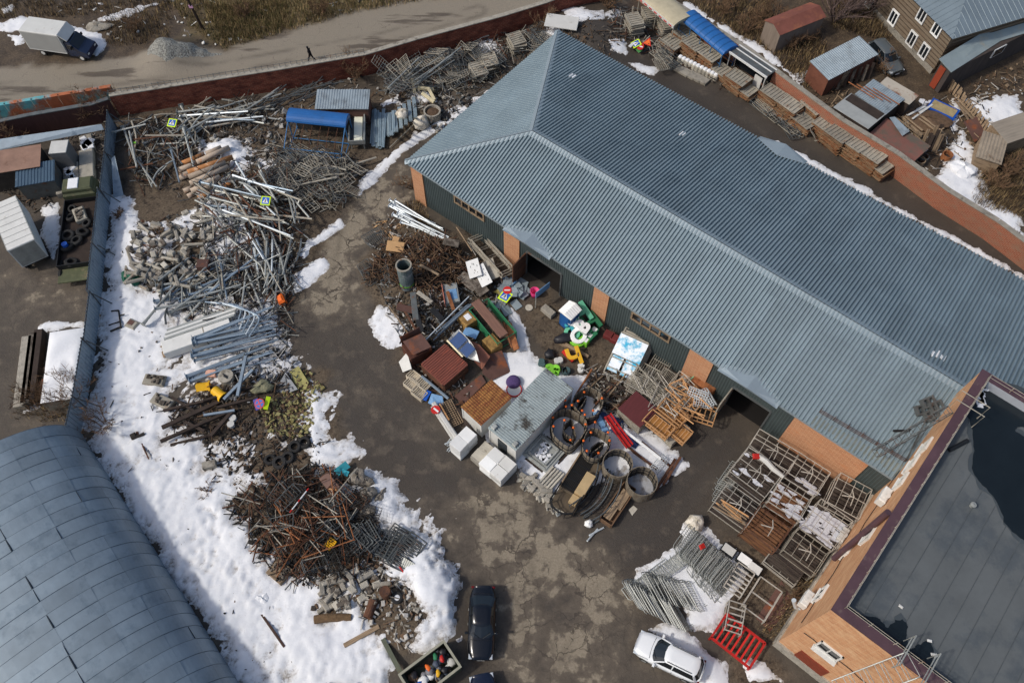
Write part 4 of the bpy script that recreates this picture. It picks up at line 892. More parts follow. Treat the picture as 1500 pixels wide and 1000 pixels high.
for x in (-L/2, L/2): b.box((x, 0, .6), (.14, W, .12)); b.box((x, -W/2, .3), (.12, .12, .6)); b.box((x, W/2, .3), (.12, .12, .6))
b.build('frame', red, t); b = MB()
for i in range(7): b.box((-L/2+.35+i*.38, 0, .62), (.12, W-.1, .1))
b.build('bar', red, t)
plate('rust_sheet', [(1145, 850), (1162, 880), (1128, 925), (1108, 905)], .08, rust_p, 'flat rust brown sheet lying by the brick building corner', 'sheet')
for i, (u, v) in enumerate(((1068, 805), (1091, 819), (1106, 832))):
    t = thing('white_lid_box', ('white topped box in black frame, farthest from the brick building', 'white striped box in black frame, middle one of three', 'white topped box in black frame, nearest the brick building')[i], 'box', at(u, v, .5), head(u, v, 36), 'white topped boxes')
    MB().bbox((0, 0, .25), (1.05, .75, .5), .03).build('body', black, t); MB().bbox((-.0, 0, .53), (.9, .6, .06), .02).build('lid', white2 if i != 1 else white, t)
# sack
def sack(u, v, r, label, m, n=14, sq=.75, name='sack'):
    b = MB(); ph = [U(0, 6) for _ in range(6)]; prof = []
    for k in range(9):
        a = PI*k/8; prof.append((max(.01, math.sin(a)**.7), .5-.5*math.cos(a)))
    for k, (rr, z) in enumerate(prof):
        for i in range(n):
            a = 2*PI*i/n; q = r*rr*(1+.14*math.sin(3*a+ph[0]+k)+.1*math.sin(5*a+ph[1]-k*1.3)); b.v.append((q*math.cos(a), q*math.sin(a), z*r*sq*2*(1+.06*math.sin(2*a+ph[2]))))
    for k in range(8):
        for i in range(n): b.f.append((k*n+i, k*n+(i+1) % n, (k+1)*n+(i+1) % n, (k+1)*n+i)); b.m.append(0)
    o = b.build(name, m, None, True); put(o, u, v, U(0, 90)); return tag(o, label, 'sack')
canvas = mat('creased white canvas', (214, 206, 190), .9, 0, .15, 5, (160, 150, 132), .55, bump=.6, bsc=5)
sack(1017, 768, .62, 'creased white canvas sack on the snow by the barriers', canvas)
# ---- crowd control barriers in two ranks
def barrier_mesh():
    b = MB(); L, H = 2.2, 1.1
    b.path([(-L/2, 0, .15), (-L/2, 0, H-.12), (-L/2+.12, 0, H), (L/2-.12, 0, H), (L/2, 0, H-.12), (L/2, 0, .15), (L/2-.05, 0, .13), (-L/2+.05, 0, .13), (-L/2, 0, .15)], .032, 6)
    for i in range(1, 12): x = -L/2+L*i/12; b.tube((x, 0, .15), (x, 0, H), .014, n=4, cap=False)
    for x in (-L/2+.25, L/2-.25): b.path([(x, -.3, .02), (x, -.26, .06), (x, 0, .12), (x, .26, .06), (x, .3, .02)], .018, 5)
    return b.mesh('crowd_barrier', steel)
bm_ = barrier_mesh()
def rank(ua, va, ub, vb, n, ang, tilt, label, grp, z=.0, jit=.06):
    for i in range(n):
        t = i/(n-1); u, v = ua+(ub-ua)*t, va+(vb-va)*t; o = link('crowd_barrier', bm_); p = at(u, v); o.location = (p.x+U(-jit, jit), p.y+U(-jit, jit), p.z+z+.05*U(0, 1)); o.rotation_euler = (R(tilt+U(-5, 5)), 0, head(u, v, ang)+U(-.05, .05)); tag(o, label, 'barrier', grp)
rank(1008, 798, 1072, 858, 32, -52, -42, 'grey steel crowd barrier leaning in the upper rank near the red tag', 'crowd barriers of the upper rank')
rank(1028, 832, 1062, 868, 8, -52, -40, 'grey steel crowd barrier at the snowy foot of the upper rank', 'crowd barriers at the foot of upper rank')
rank(933, 866, 1002, 902, 28, 60, 38, 'grey steel crowd barrier leaning in the lower rank near white car', 'crowd barriers of the lower rank')
rank(960, 858, 1022, 872, 14, 60, 40, 'grey steel crowd barrier in the middle of the lower rank', 'crowd barriers in the middle')
rank(925, 850, 1005, 800, 9, -34, 75, 'grey steel crowd barrier lying along the drive side of the ranks', 'crowd barriers along the drive side', .15, .15)
rank(1060, 690, 1052, 716, 4, -52, 60, 'grey steel barrier left leaning against the racking cages', 'barriers against the racking cages')
o = MB().bbox((0, 0, 0), (.45, .35, .12), .04).build('red_tag', red); o.location = G(1029, 800, 1.15); o.rotation_euler = (R(20), R(15), .5); tag(o, 'small red plate resting on top of the barriers', 'plate')
# ---- orange wooden frames, wire bed frames, maroon board stack
def crate_frame(L, W, H, mt, t, n=5, w=.08):
    b = MB()
    for sx in (-1, 1):
        for sy in (-1, 1): b.box((sx*L/2, sy*W/2, H/2), (w, w, H))
    for h in (.08, H-.04):
        for s in (-1, 1): b.box((0, s*W/2, h), (L, w*.9, w)); b.box((s*L/2, 0, h), (w*.9, W, w))
    b.build('frame', mt, t); b = MB()
    for i in range(1, n): b.box((-L/2+L*i/n, 0, .14), (w, W, .05))
    b.build('slat', mt, t)
for i, (u, v, a, L, W, zz, tl, lab) in enumerate(((965, 622, 38, 2.2, 1.2, 1.1, 0, 'orange wooden frame crate at the near edge of its pile'), (985, 605, 38, 2.2, 1.2, 1.1, 0, 'orange wooden frame crate in the middle of its pile, snow inside'), (995, 632, 38, 1.6, 1.2, .9, 4, 'orange wooden frame crate lowest in its pile'),
   (1010, 590, -50, 2.6, 1.3, 1.3, 14, 'orange wooden frame tipped on top of its pile'), (1025, 605, 20, 2.4, 1.4, .9, -8, 'orange wooden frame crate at the outer end near the dark doorway'), (1000, 577, 60, 2.2, 1.1, 1.0, 10, 'orange wooden frame leaning by the rusty tank'))):
    t = thing('open_crate', lab, 'crate', (0, 0, 0), 0, 'orange wooden frame crates'); put(t, u, v, a, zz+.3, zz); t.rotation_euler = (R(tl), R(tl*.6), t.rotation_euler.z); crate_frame(L, W, .6, wood_o, t, 6)
    if i in (0, 1, 2): MB().box((0, 0, .1), (L-.15, W-.15, .04)).build('base_board', mat('varnished board', (150, 104, 52), .5, 0, .2, 1.5), t)
for i in range(12):
    u, v = samp([(985, 578), (1015, 560), (1050, 590), (1035, 615), (1000, 610)]); board('orange_batten', wood_o, U(1.2, 2.2), .08, .08, u, v, random.choice((-55, 35, 20, 60))+U(-8, 8), U(1.3, 2.0), 'orange wooden batten lying on the frame crates', 'batten', (U(-10, 10), U(-14, 14)), 'battens on the frame crates')
# maroon stack: wide boards piled
c, rz, L, W = fit((905, 598), (932, 572), (968, 596), 1.4)
for k in range(9):
    t = MB().bbox((0, 0, 0), (L, W, .09), .01).build('maroon_board', mat('maroon board', (96, 46, 46), .6, 0, .15, 1.5, stretch=(1, 4, 1)) if k == 8 else steel_t); t.location = (c.x, c.y, .15+k*.15); t.rotation_euler = (0, 0, rz+(U(-.015, .015) if k < 8 else 0)); tag(t, 'maroon topped board uppermost on a square stack' if k == 8 else 'pale edged board in the square stack under the maroon top', 'board', None if k == 8 else 'boards under the maroon top')
# second stack under the frame crates
c, rz, L, W = fit((948, 615), (985, 650), (1005, 620), .9)
for k in range(6):
    t = MB().bbox((0, 0, 0), (L, W, .07), .01).build('stacked_board', steel_t); t.location = (c.x, c.y, .1+k*.15); t.rotation_euler = (0, 0, rz+U(-.02, .02)); tag(t, 'pale edged board in the stack under the orange frame crates', 'board', 'boards under the orange crates')
# wire bed frames pile (965,560)
def wire_frame_mesh(nm, L, W, nx, ny, r, mt, rod=.012, h=0):
    b = MB()
    for s in (-1, 1): b.tube((-L/2, s*W/2, 0), (L/2, s*W/2, 0), r, n=5); b.tube((s*L/2, -W/2, 0), (s*L/2, W/2, 0), r, n=5)
    for i in range(1, nx): x = -L/2+L*i/nx; b.tube((x, -W/2, 0), (x, W/2, 0), rod, n=4, cap=False)
    for i in range(1, ny): y = -W/2+W*i/ny; b.tube((-L/2, y, 0), (L/2, y, 0), rod, n=4, cap=False)
    if h:
        for sx in (-1, 1):
            for sy in (-1, 1): b.tube((sx*L/2, sy*W/2, 0), (sx*L/2, sy*W/2, h), r, n=5)
        for s in (-1, 1): b.tube((-L/2, s*W/2, h), (L/2, s*W/2, h), r, n=5); b.tube((s*L/2, -W/2, h), (s*L/2, W/2, h), r, n=5)
    return b.mesh(nm, mt)
wf = [wire_frame_mesh('bed_base', 3.0, 1.5, 4, 8, .035, steel_t, .025), wire_frame_mesh('bed_base', 3.4, 1.2, 3, 10, .035, steel_t, .02), wire_frame_mesh('bed_base', 2.6, 1.6, 5, 5, .04, steel_c, .025, .5)]
def scatter(name, meshes, n, poly, angs, label, cat, grp, z0=.05, z1=.8, tilt=6, sc=None, zf=None):
    r_ = []
    for i in range(n):
        u, v = samp(poly); me = random.choice(meshes); o = link(name, me); zz = U(z0, z1) if zf is None else zf(i/n)
        a, sp = random.choice(angs); p = at(u, v, zz); o.location = (p.x, p.y, p.z+zz); o.rotation_euler = (R(random.gauss(0, tilt)), R(random.gauss(0, tilt)), head(u, v, a+random.gauss(0, sp)))
        if sc: k = U(*sc); o.scale = (k, 1, 1)
        tag(o, label, cat, grp); r_.append(o)
    return r_
scatter('bed_base', wf, 12, [(930, 560), (965, 535), (1010, 580), (985, 600), (945, 580)], [(-52, 4), (38, 4)], 'pale wire bed frame in the flat pile beside the brick pillar', 'wire frame', 'wire bed frames', .2, 1.3, 4, None, lambda t: .15+1.1*t)
tubes_t = [MB().tube((-1.5, 0, 0), (1.5, 0, 0), .03, n=5).mesh('thin_tube', steel_t), MB().tube((-1.1, 0, 0), (1.1, 0, 0), .035, n=5).mesh('thin_tube', steel_c)]
scatter('thin_tube', tubes_t, 26, [(930, 560), (962, 540), (1005, 580), (985, 600), (945, 585)], [(50, 10), (60, 8), (-50, 10)], 'pale thin tube loose on the wire bed frames', 'tube', 'tubes on the bed frames', 1.0, 1.6, 4)
# rusty tank and white wicker cages
t = thing('rusty_tank', 'rusty orange box tank by the dark doorway', 'tank', at(1032, 562, 1.2), head(1032, 562, 38)); MB().bbox((0, 0, .9), (1.9, 1.0, 1.0), .05).build('body', rust_o, t); b = MB()
for sx in (-1, 1):
    for sy in (-1, 1): b.box((sx*.8, sy*.4, .2), (.1, .1, .4))
b.build('leg', rust, t); MB().bbox((-1.0, .1, .9), (.08, .9, .7), .02).build('end_plate', mint, t)
def arch_cage(u, v, ang, zz, label):
    b = MB(); L, r = 1.5, .38
    for i in range(9):
        x = -L/2+L*i/8; b.path([(x, -r, 0)]+[(x, -r*math.cos(PI*k/6), r*1.1*math.sin(PI*k/6)) for k in range(1, 6)]+[(x, r, 0)], .022, 4)
    for k in range(7): b.tube((-L/2, -r*math.cos(PI*k/6), r*1.1*math.sin(PI*k/6)), (L/2, -r*math.cos(PI*k/6), r*1.1*math.sin(PI*k/6)), .02, n=4)
    o = b.build('wire_arch', steel_w); put(o, u, v, ang, zz, zz); tag(o, label, 'wire arch', 'white wire arches')
arch_cage(966, 680, -48, .6, 'white arched wire cage at the near end, above the rusty beams'); arch_cage(1022, 577, 20, 1.9, 'white arched wire cage above the orange crates'); arch_cage(1037, 584, 60, 1.7, 'white arched wire cage at the end beside rusty tank'); arch_cage(1030, 590, 10, 1.5, 'white arched wire cage lowest of those by the doorway')
# red slide, blue bench boat, white planks, rusty beams
o = MB(); o.path([(-1.3, 0, .25), (-.6, 0, 0), (.2, .1, -.05), (1.0, 0, .0), (1.5, -.05, .2)], [.12]*5, 4); b = MB(); pts = [(-1.4, .35), (-.5, .15), (.4, .05), (1.5, 0)]
for k in range(3):
    (x0, z0), (x1, z1) = pts[k], pts[k+1]
    for y in (-.28, 0, .28): b.bar((x0, y, z0+(.12 if y else 0)), (x1, y, z1+(.12 if y else 0)), .3 if y == 0 else .06, .06 if y == 0 else .25)
o = b.build('playground_slide', red); put(o, 905, 632, 52, .8, .8); tag(o, 'bright red playground slide chute between the tanks and maroon stack', 'slide')
for i, (u, v, a, L, m_, lab) in enumerate(((893, 612, 20, 2.2, blue, 'dark blue bench slab lying beside red slide'), (915, 640, 35, 2.4, signblue, 'dark blue bench slab below the red slide'), (880, 618, 60, 1.8, blue_l, 'pale blue bench slab by the oblong enclosure'))): board('bench_slab', mat('navy paint', (40, 62, 104), .5, 0, .2, 2) if i < 2 else blue_l, L, .5, .18, u, v, a, .3, lab, 'bench slab', (5, 4))
for i in range(4): board('white_plank', white, 2.6, .2, .06, 941+i*5-8, 652+i*4-8, 38, .95+.02*i, 'long white plank lying over the rusty girders', 'plank', (0, 0), 'white planks')
for i, (u, v, a, L) in enumerate(((975, 695, -58, 3.0), (984, 690, -58, 2.6), (960, 665, 40, 2.8), (935, 668, 38, 2.6), (945, 675, 36, 2.2))):
    b = MB(); b.box((0, 0, .1), (L, .2, .03)); b.box((0, 0, -.1), (L, .2, .03)); b.box((0, 0, 0), (L, .03, .17)); o = b.build('steel_girder', rust); put(o, u, v, a, .15, .15+.1*(i % 2)); tag(o, 'rusty steel girder lying at the drive side of the stores', 'girder', 'rusty girders')
# ---- black railed platform, arcs, trough
t = thing('railed_platform', 'black railed platform with dark grating and pale wooden box', 'platform', at(842, 712, .6), head(842, 712, 122)); b = MB()
b.box((-.9, 0, .5), (3.2, 1.9, .1)); b.box((1.2, 0, .25), (1.6, 1.9, .1)); b.build('deck', mat('brown deck', (96, 84, 68), .9, 0, .25, 2), t); b = MB()
for i in range(10): b.box((-.95, -.85+i*.12, .6), (3.0, .05, .08))
for i in range(5): b.box((-2.3+i*.65, -.3, .64), (.05, 1.2, .06))
b.build('grating', black, t); b = MB()
for y in (-.95, .95):
    for h in (.9, 1.15): b.tube((.4, y, h), (2.0, y, h), .04, n=6)
    for x in (.4, 1.2, 2.0): b.tube((x, y, .2), (x, y, 1.15), .04, n=6)
for h in (.9, 1.15): b.path([(2.0, -.95, h), (2.35, -.5, h), (2.45, 0, h), (2.35, .5, h), (2.0, .95, h)], .04, 6)
for y in (-.5, 0, .5): b.tube((2.4, y, .2), (2.4, y, 1.15), .035, n=6)
b.build('railing', black, t); MB().bbox((-.4, .62, .85), (1.9, .75, .5), .02).bbox((.95, .5, .6), (.7, .6, .4), .02).build('wooden_box', mat('pale plywood', (186, 160, 118), .8, 0, .12, 2), t); MB().box((-1.0, -.95, .75), (3.2, .1, .1)).build('side_beam', wood, t)
for i, (u, v, off) in enumerate(((866, 722, 0), (872, 726, 1), (879, 730, 2), (893, 738, 3), (861, 718, 4))):
    b = MB(); n = 14; R_ = 4.2
    for s in (-1, 1):
        pts = [(R_*math.sin(-.5+1.0*k/n), R_*math.cos(-.5+1.0*k/n)-R_+.3, .5+s*.4) for k in range(n+1)]; b.path(pts, .05, 5)
    for k in range(0, n+1, 2): b.tube((pts[k][0], pts[k][1], .1), (pts[k][0], pts[k][1], .9), .025, n=5)
    o = b.build('curved_rail', steel_d if i else black); put(o, u, v, 124, .1, .05); o.rotation_euler.x = R(-20+8*i); tag(o, 'curved railing hoop lying between the platform and wooden trough', 'railing', 'curved railing hoops')
t = thing('wooden_trough', 'long brown wooden trough nearest the round tanks', 'trough', at(905, 738, .4), head(905, 738, 124)); L, W, H = 3.4, 1.0, .6; b = MB(); b.box((0, 0, .08), (L, W, .08))
for s in (-1, 1): b.box((0, s*W/2, H/2), (L, .07, H)); b.box((s*L/2, 0, H/2), (.07, W-.1, H))
b.build('body', mat('brown trough wood', (112, 86, 64), .85, 0, .25, 1.5, stretch=(.6, 5, 5)), t); b = MB(); b.bbox((-.5, .05, .35), (1.6, .7, .1), .02).bbox((.8, -.1, .4), (1.2, .6, .08), .02); b.build('loose_board', wood, t)
plate('pale_slab', [(921, 746), (928, 740), (934, 745), (926, 755)], .05, conc_l, 'small pale slab lying alone on the drive', 'slab')
for i, (u, v) in enumerate(((868, 783), (874, 778))): board('pipe_end', steel_w, 1.3, .12, .1, u, v, -50+20*i, .15, 'short white strut lying at the tip of the railings', 'strut', (0, 6), 'short struts')
sack(862, 768, .3, 'white plastic sack at the tip of the curved rails', white)
# ---- framed snow covered pallet and concrete pieces
t = thing('steel_tray', 'square bluish steel tray frame with snow inside on dark base', 'tray', at(796, 661, .4), head(796, 661, 38)); b = MB()
for k, s_ in ((.3, 1.0), (.5, .8)):
    for s in (-1, 1): b.box((0, s*s_, k), (2*s_, .12, .12)); b.box((s*s_, 0, k), (.12, 2*s_, .12))
b.box((0, 0, .2), (2.5, 2.3, .12)); b.build('frame', steel, t); b = MB()
for i in range(18): b.bbox((U(-.6, .6), U(-.6, .6), .42), (U(.2, .5), U(.2, .4), .18), .06, U(0, 3))
b.build('snow_load', snowm, t); MB().box((0, 0, .06), (3.0, 2.6, .1)).build('base', wood_d, t)
# ================================================================ middle heap
def pole_mesh(nm, L, r0, r1, m, base=False, cap=False):
    b = MB(); b.tube((-L/2, 0, 0), (L/2, 0, 0), r0, r1, 7)
    if base: b.box((-L/2+.02, 0, 0), (.04, r0*4.2, r0*4.2)); b.tube((-L/2, 0, 0), (-L/2+.5, 0, 0), r0*1.35, r0*1.05, 7)
    if cap: b.tube((L/2-.9, 0, 0), (L/2, 0, 0), r1*.7, r1*.6, 6)
    return b.mesh(nm, m)
RUB = mat('mixed grey rubbish', (112, 104, 94), .9, 0, .4, 3, (70, 62, 54), .5); RUBL = mat('pale rubbish', (176, 172, 164), .9, 0, .3, 3); RUBB = mat('brown rubbish', (96, 76, 58), .9, 0, .35, 3); RUBD = mat('dark rubbish', (46, 42, 38), .9, 0, .3, 3)
insul = mat('olive yellow insulation', (142, 136, 92), .95, 0, .25, 3, (118, 108, 66), .55)
twig = mat('bare twigs', (112, 88, 66), .95, 0, .3, 3)
def rubble(name, poly, n, mats, label=None, s=(.06, .35), sticks=.4, zmax=.5, flat=.5, sl=(.4, 1.6)):
    """loose unsorted bits nobody could count"""
    b = MB(); k = len(mats)
    for i in range(n):
        u, v = samp(poly); p = at(u, v); z = p.z+U(.02, zmax)*random.random(); M = Matrix.Rotation(U(0, 6.28), 3, 'Z')@Matrix.Rotation(random.gauss(0, .35), 3, 'X')@Matrix.Rotation(random.gauss(0, .35), 3, 'Y')
        if random.random() < sticks: b.box((p.x, p.y, z), (U(*sl), U(.03, .09), U(.03, .07)), 0, random.randrange(k), M)
        else: a = U(*s); b.bbox((p.x, p.y, z), (a, a*U(.4, 1), a*U(.15, flat)), a*.1, 0, random.randrange(k), M)
    o = b.build(name, mats); return tag(o, kind='stuff')
HEAP = [(535, 385), (570, 335), (600, 350), (700, 370), (745, 420), (740, 450), (690, 470), (640, 500), (590, 500), (555, 440)]
rubble('rubble', HEAP, 900, [RUB, RUBL, RUBB, RUBD, steel_d], zmax=.7)
rubble('rubble', [(600, 440), (690, 430), (700, 500), (640, 520), (580, 500)], 350, [RUBD, steel_d, RUB, RUBL], zmax=.8)
rubble('brushwood', [(560, 365), (600, 350), (660, 355), (700, 390), (690, 420), (640, 425), (600, 420), (535, 410)], 1300, [twig, twig, RUBB, RUBD, rust], sticks=1, zmax=.9, sl=(.5, 2.2))
rubble('litter', [(540, 330), (600, 310), (640, 360), (580, 360)], 140, [RUBL, RUB, card, RUBB], zmax=.2)
rubble('rubble', [(860, 540), (950, 560), (960, 610), (900, 640), (870, 590)], 260, [wood_d, RUBB, steel_t, RUBL], sticks=.85, zmax=.5, sl=(.8, 2.4))
rubble('rubble', [(590, 520), (640, 600), (700, 590), (690, 560), (640, 520)], 200, [RUBB, rust, RUB, RUBL], zmax=.4)
rubble('rubble', [(757, 690), (830, 740), (815, 760), (755, 700)], 90, [conc, conc_l, steel], sticks=.2, zmax=.3, s=(.15, .5))
# white lamp posts leaning on the heap by the brick pillar
pw = [pole_mesh('lamp_post', 5.2, .075, .06, steel_w, True), pole_mesh('lamp_post', 4.6, .07, .055, steel_w, True)]
for i in range(15):
    t = i/14; u, v = 598+U(-8, 14)+t*22, 322+t*22+U(-8, 4); o = link('lamp_post', random.choice(pw)); p = at(u, v); o.location = (p.x, p.y, p.z+.55+.1*(i % 4)); o.rotation_euler = (0, R(U(1, 7)), head(u, v, 26+(t-.5)*-12+random.gauss(0, 4))); tag(o, 'bright zinc lamp post in the bundle beside the end brick pillar', 'post', 'bright posts by the brick pillar')
board('cardboard_sheet', card, 1.5, 1.0, .06, 579, 361, 4, .9, 'large brown cardboard sheet lying on the brushwood', 'cardboard', (8, 6)); board('cardboard_sheet', card, .55, .5, .06, 580, 350, 10, 1.0, 'small brown cardboard flap above the larger sheet', 'cardboard', (4, 10))
# big pipe drum standing in the heap
t = thing('metal_drum', 'tall grey green peeling metal cylinder standing on the heap', 'cylinder', at(597, 418)); MB().pipe((0, 0, 0), (0, 0, 2.9), .62, .57, 20).build('shell', mat('peeling grey paint', (104, 118, 118), .7, .1, .3, 1.5, (168, 172, 172), .58), t); MB().pipe((0, 0, 2.86), (0, 0, 2.98), .67, .55, 20).build('rim', steel_t, t); MB().pipe((0, 0, .5), (0, 0, .62), .63, .6, 20).build('lime_band', lime, t)
# iron gratings at the drive side
gr = wire_frame_mesh('iron_grating', 1.7, 1.1, 10, 2, .03, steel_d, .02)
for i, (u, v, a, tl) in enumerate(((536, 394, 60, 18), (541, 404, 68, 12), (563, 404, 80, 40), (546, 346, -30, 8), (551, 350, -28, 8))): o = link('iron_grating', gr); put(o, u, v, a, .3, .3); o.rotation_euler.x = R(tl); tag(o, 'dark iron grating leaning on the drive side of the middle heap', 'grating', 'gratings on the middle heap')
# white notice boards, grey sheets, cabinet
def sign_board(u, v, ang, L, W, z, tx, label, m=white, dots=0):
    t = thing('notice_board', label, 'board', (0, 0, 0)); put(t, u, v, ang, z, z); t.rotation_euler = (R(tx), R(tx*.4), t.rotation_euler.z); MB().bbox((0, 0, 0), (L, W, .05), .01).build('panel', m, t)
    if dots:
        b = MB()
        for i in range(dots): b.box((U(-L*.35, L*.35), U(-W*.38, W*.38), .03), (U(.06, .22), .05, .012))
        b.build('marking', steel_d, t)
    return t
sign_board(694, 393, 75, 1.7, 1.1, 1.3, 14, 'white notice board with small dark marks, upper of two', white, 8); sign_board(707, 403, 62, 2.0, 1.0, 1.25, 16, 'white notice board with rows of dark marks, overlapping the upper one', white, 12)
sign_board(718, 395, 70, 1.9, 1.1, .9, 20, 'blank grey board beside the white notice boards', steel_t); sign_board(686, 412, 40, 1.9, .9, .8, 12, 'grey slatted board below the white notice boards', RUB); sign_board(702, 420, 50, 1.6, 1.0, .95, 12, 'grey tapered board under the white notice boards', RUB)
t = thing('metal_cabinet', 'open grey metal cabinet lying on its back in the heap', 'cabinet', at(661, 428, .8), head(661, 428, 80)); b = MB(); b.bbox((0, 0, .5), (1.9, 1.2, .5), .03); b.box((0, 0, .76), (1.7, 1.0, .03)); b.build('body', steel, t); MB().box((.1, -.68, .65), (1.9, .05, .7)).build('door', mat('salmon paint', (188, 118, 100), .7, 0, .25, 2), t); MB().box((.2, .1, .79), (1.0, .7, .02)).build('panel', blue_l, t)
# pile of road signs
def disc_sign(u, v, z, r, label, kind, ang=0, tilt=(0, 0)):
    t = thing('road_sign', label, 'road sign', (0, 0, 0)); put(t, u, v, ang, z, z); t.rotation_euler = (R(tilt[0]), R(tilt[1]), t.rotation_euler.z)
    if kind == 'noentry':
        MB().lathe([(.01, -.02), (r, -.02), (r, 0), (.01, 0)], 24).build('plate', red, t); MB().box((0, 0, .008), (r*1.35, r*.34, .012)).build('bar', white, t)
    elif kind == 'nopark':
        MB().lathe([(.01, -.02), (r, -.02), (r, 0), (.01, 0)], 24).build('plate', red, t); MB().lathe([(.01, .012), (r*.8, .012), (r*.8, 0)], 24).build('field', signblue, t)
        b = MB(); b.box((0, 0, .018), (r*1.6, r*.2, .01), R(45)); b.box((0, 0, .019), (r*1.6, r*.2, .01), R(-45)); b.build('cross', red, t)
    elif kind == 'crossing':
        MB().bbox((0, 0, 0), (r*2, r*2, .03), .01).build('border', signlime, t); MB().box((0, 0, .022), (r*1.5, r*1.5, .014)).build('field', signblue, t)
        b = MB(); b.prism([(-r*.62, -r*.5), (r*.62, -r*.5), (0, r*.65)], .029, .036); b.build('triangle', white, t)
        f = MB(); f.tube((0, r*.3, .04), (0, r*.3, .048), r*.09, n=8); 
        for a, c in (((0, r*.2), (-.02*r, -r*.1)), ((-.02*r, -r*.1), (r*.2, -r*.4)), ((-.02*r, -r*.1), (-r*.22, -r*.4)), ((0, r*.12), (r*.2, -.05*r)), ((0, r*.12), (-r*.2, 0))): f.bar((a[0], a[1], .042), (c[0], c[1], .042), r*.1, .01)
        f.build('walker', black, t)
    elif kind == 'triangle':
        MB().prism([(-r, -r*.6), (r, -r*.6), (0, r*1.1)], -.02, 0).build('border', red, t); MB().prism([(-r*.72, -r*.45), (r*.72, -r*.45), (0, r*.78)], 0, .012).build('field', orange, t)
    elif kind == 'blank': MB().bbox((0, 0, 0), (r*2, r*1.7, .03), .01).build('plate', steel, t)
    return t
disc_sign(743, 425, .75, .36, 'round red no entry sign with white bar on the sign pile', 'noentry', 0, (6, 0)); disc_sign(740, 434, .6, .48, 'lime bordered blue pedestrian crossing sign below the no entry sign', 'crossing', 30, (6, -4))
signg = mat('back of a sign', (146, 158, 162), .5, .3, .15, 2)
for i in range(24): u, v = samp([(735, 412), (755, 408), (770, 420), (768, 434), (752, 434), (730, 428)]); board('sign_blank', signg if i % 5 else blue_l, U(.6, .9), U(.5, .9), .03, u, v, U(0, 90), .12+.025*i, 'grey back of a road sign in the pile by the doorway', 'sign blank', (U(-6, 6), U(-6, 6)), 'sign backs by the doorway')
for u, v, a in ((733, 444, 20), (726, 446, 0), (742, 455, 60), (756, 446, 50), (770, 425, 45), (765, 414, 30)): board('sign_blank', signg, .9, .7, .03, u, v, a, .1, 'grey sign plate lying loose around the sign pile', 'sign blank', (4, 4), 'loose sign plates')
o = MB().prism([(-.45, -.3), (.45, -.3), (0, .5)], 0, .03).build('sign_blank', mat('olive board', (150, 138, 74), .8)); put(o, 732, 428, 20, .2, .35); tag(o, 'ochre triangular plate at the edge of the sign pile', 'sign blank')
# lane items: bucket, lid, leaning panel, portable toilet
t = thing('pink_bucket', 'pink plastic bucket standing by the dark doorway', 'bucket', at(783, 433)); b = MB(); b.lathe([(.01, .02), (.3, .0), (.38, .75), (.35, .75), (.28, .06), (.01, .06)], 16); b.build('body', pink, t, True); MB().pipe((0, 0, .72), (0, 0, .77), .41, .36, 16).build('rim', pink, t)
o = MB().lathe([(.01, 0), (.32, 0), (.32, .06), (.25, .07), (.01, .05)], 18).build('round_lid', conc_l); put(o, 775, 451, 0, 0, .03); tag(o, 'pale round lid lying on the bare soil', 'lid')
t = thing('leaning_panel', 'light blue panel on a post leaning at the doorway', 'panel', at(790, 446), head(790, 446, -38)); MB().box((.3, 0, 1.9), (1.6, .05, .8)).build('panel', blue_l, t); MB().tube((-.45, 0, 0), (-.45, 0, 2.2), .04, n=6).build('post', steel, t)
def toilet(u, v, ang):
    t = thing('portable_toilet', 'blue portable toilet with a white pitched roof', 'portable toilet', at(u, v), head(u, v, ang)); b = MB(); b.box((0, 0, 1.05), (1.15, 1.15, 1.95)); 
    for s in (-1, 1):
        for k in (-.35, 0, .35): b.box((s*.59, k, 1.05), (.05, .16, 1.8)); b.box((k, s*.59, 1.05), (.16, .05, 1.8))
    b.build('body', blue, t); b = MB(); hw, hl = .68, .68
    for s in (-1, 1): b.slab([(0, -hl, 2.42), (0, hl, 2.42), (s*hw, hl, 2.12), (s*hw, -hl, 2.12)], .06)
    for k in range(6): y = -.55+k*.22; b.bar((0, y, 2.44), (.66, y, 2.15), .05, .03); b.bar((0, y, 2.44), (-.66, y, 2.15), .05, .03)
    b.prism([(-.66, -.66), (.66, -.66), (.66, .66), (-.66, .66)], 2.0, 2.1); b.build('roof', white, t); MB().box((0, -.62, 1.0), (.7, .04, 1.75)).bar((.2, -.66, 1.0), (.2, -.66, 1.2), .05).build('door', blue, t); MB().box((0, 0, .05), (1.25, 1.25, .1)).build('base', black, t)
toilet(833, 474, 38)
board('stone_block', conc, 1.2, .6, .5, 803, 456, 40, .25, 'rounded grey block lying beside the portable toilet', 'block')
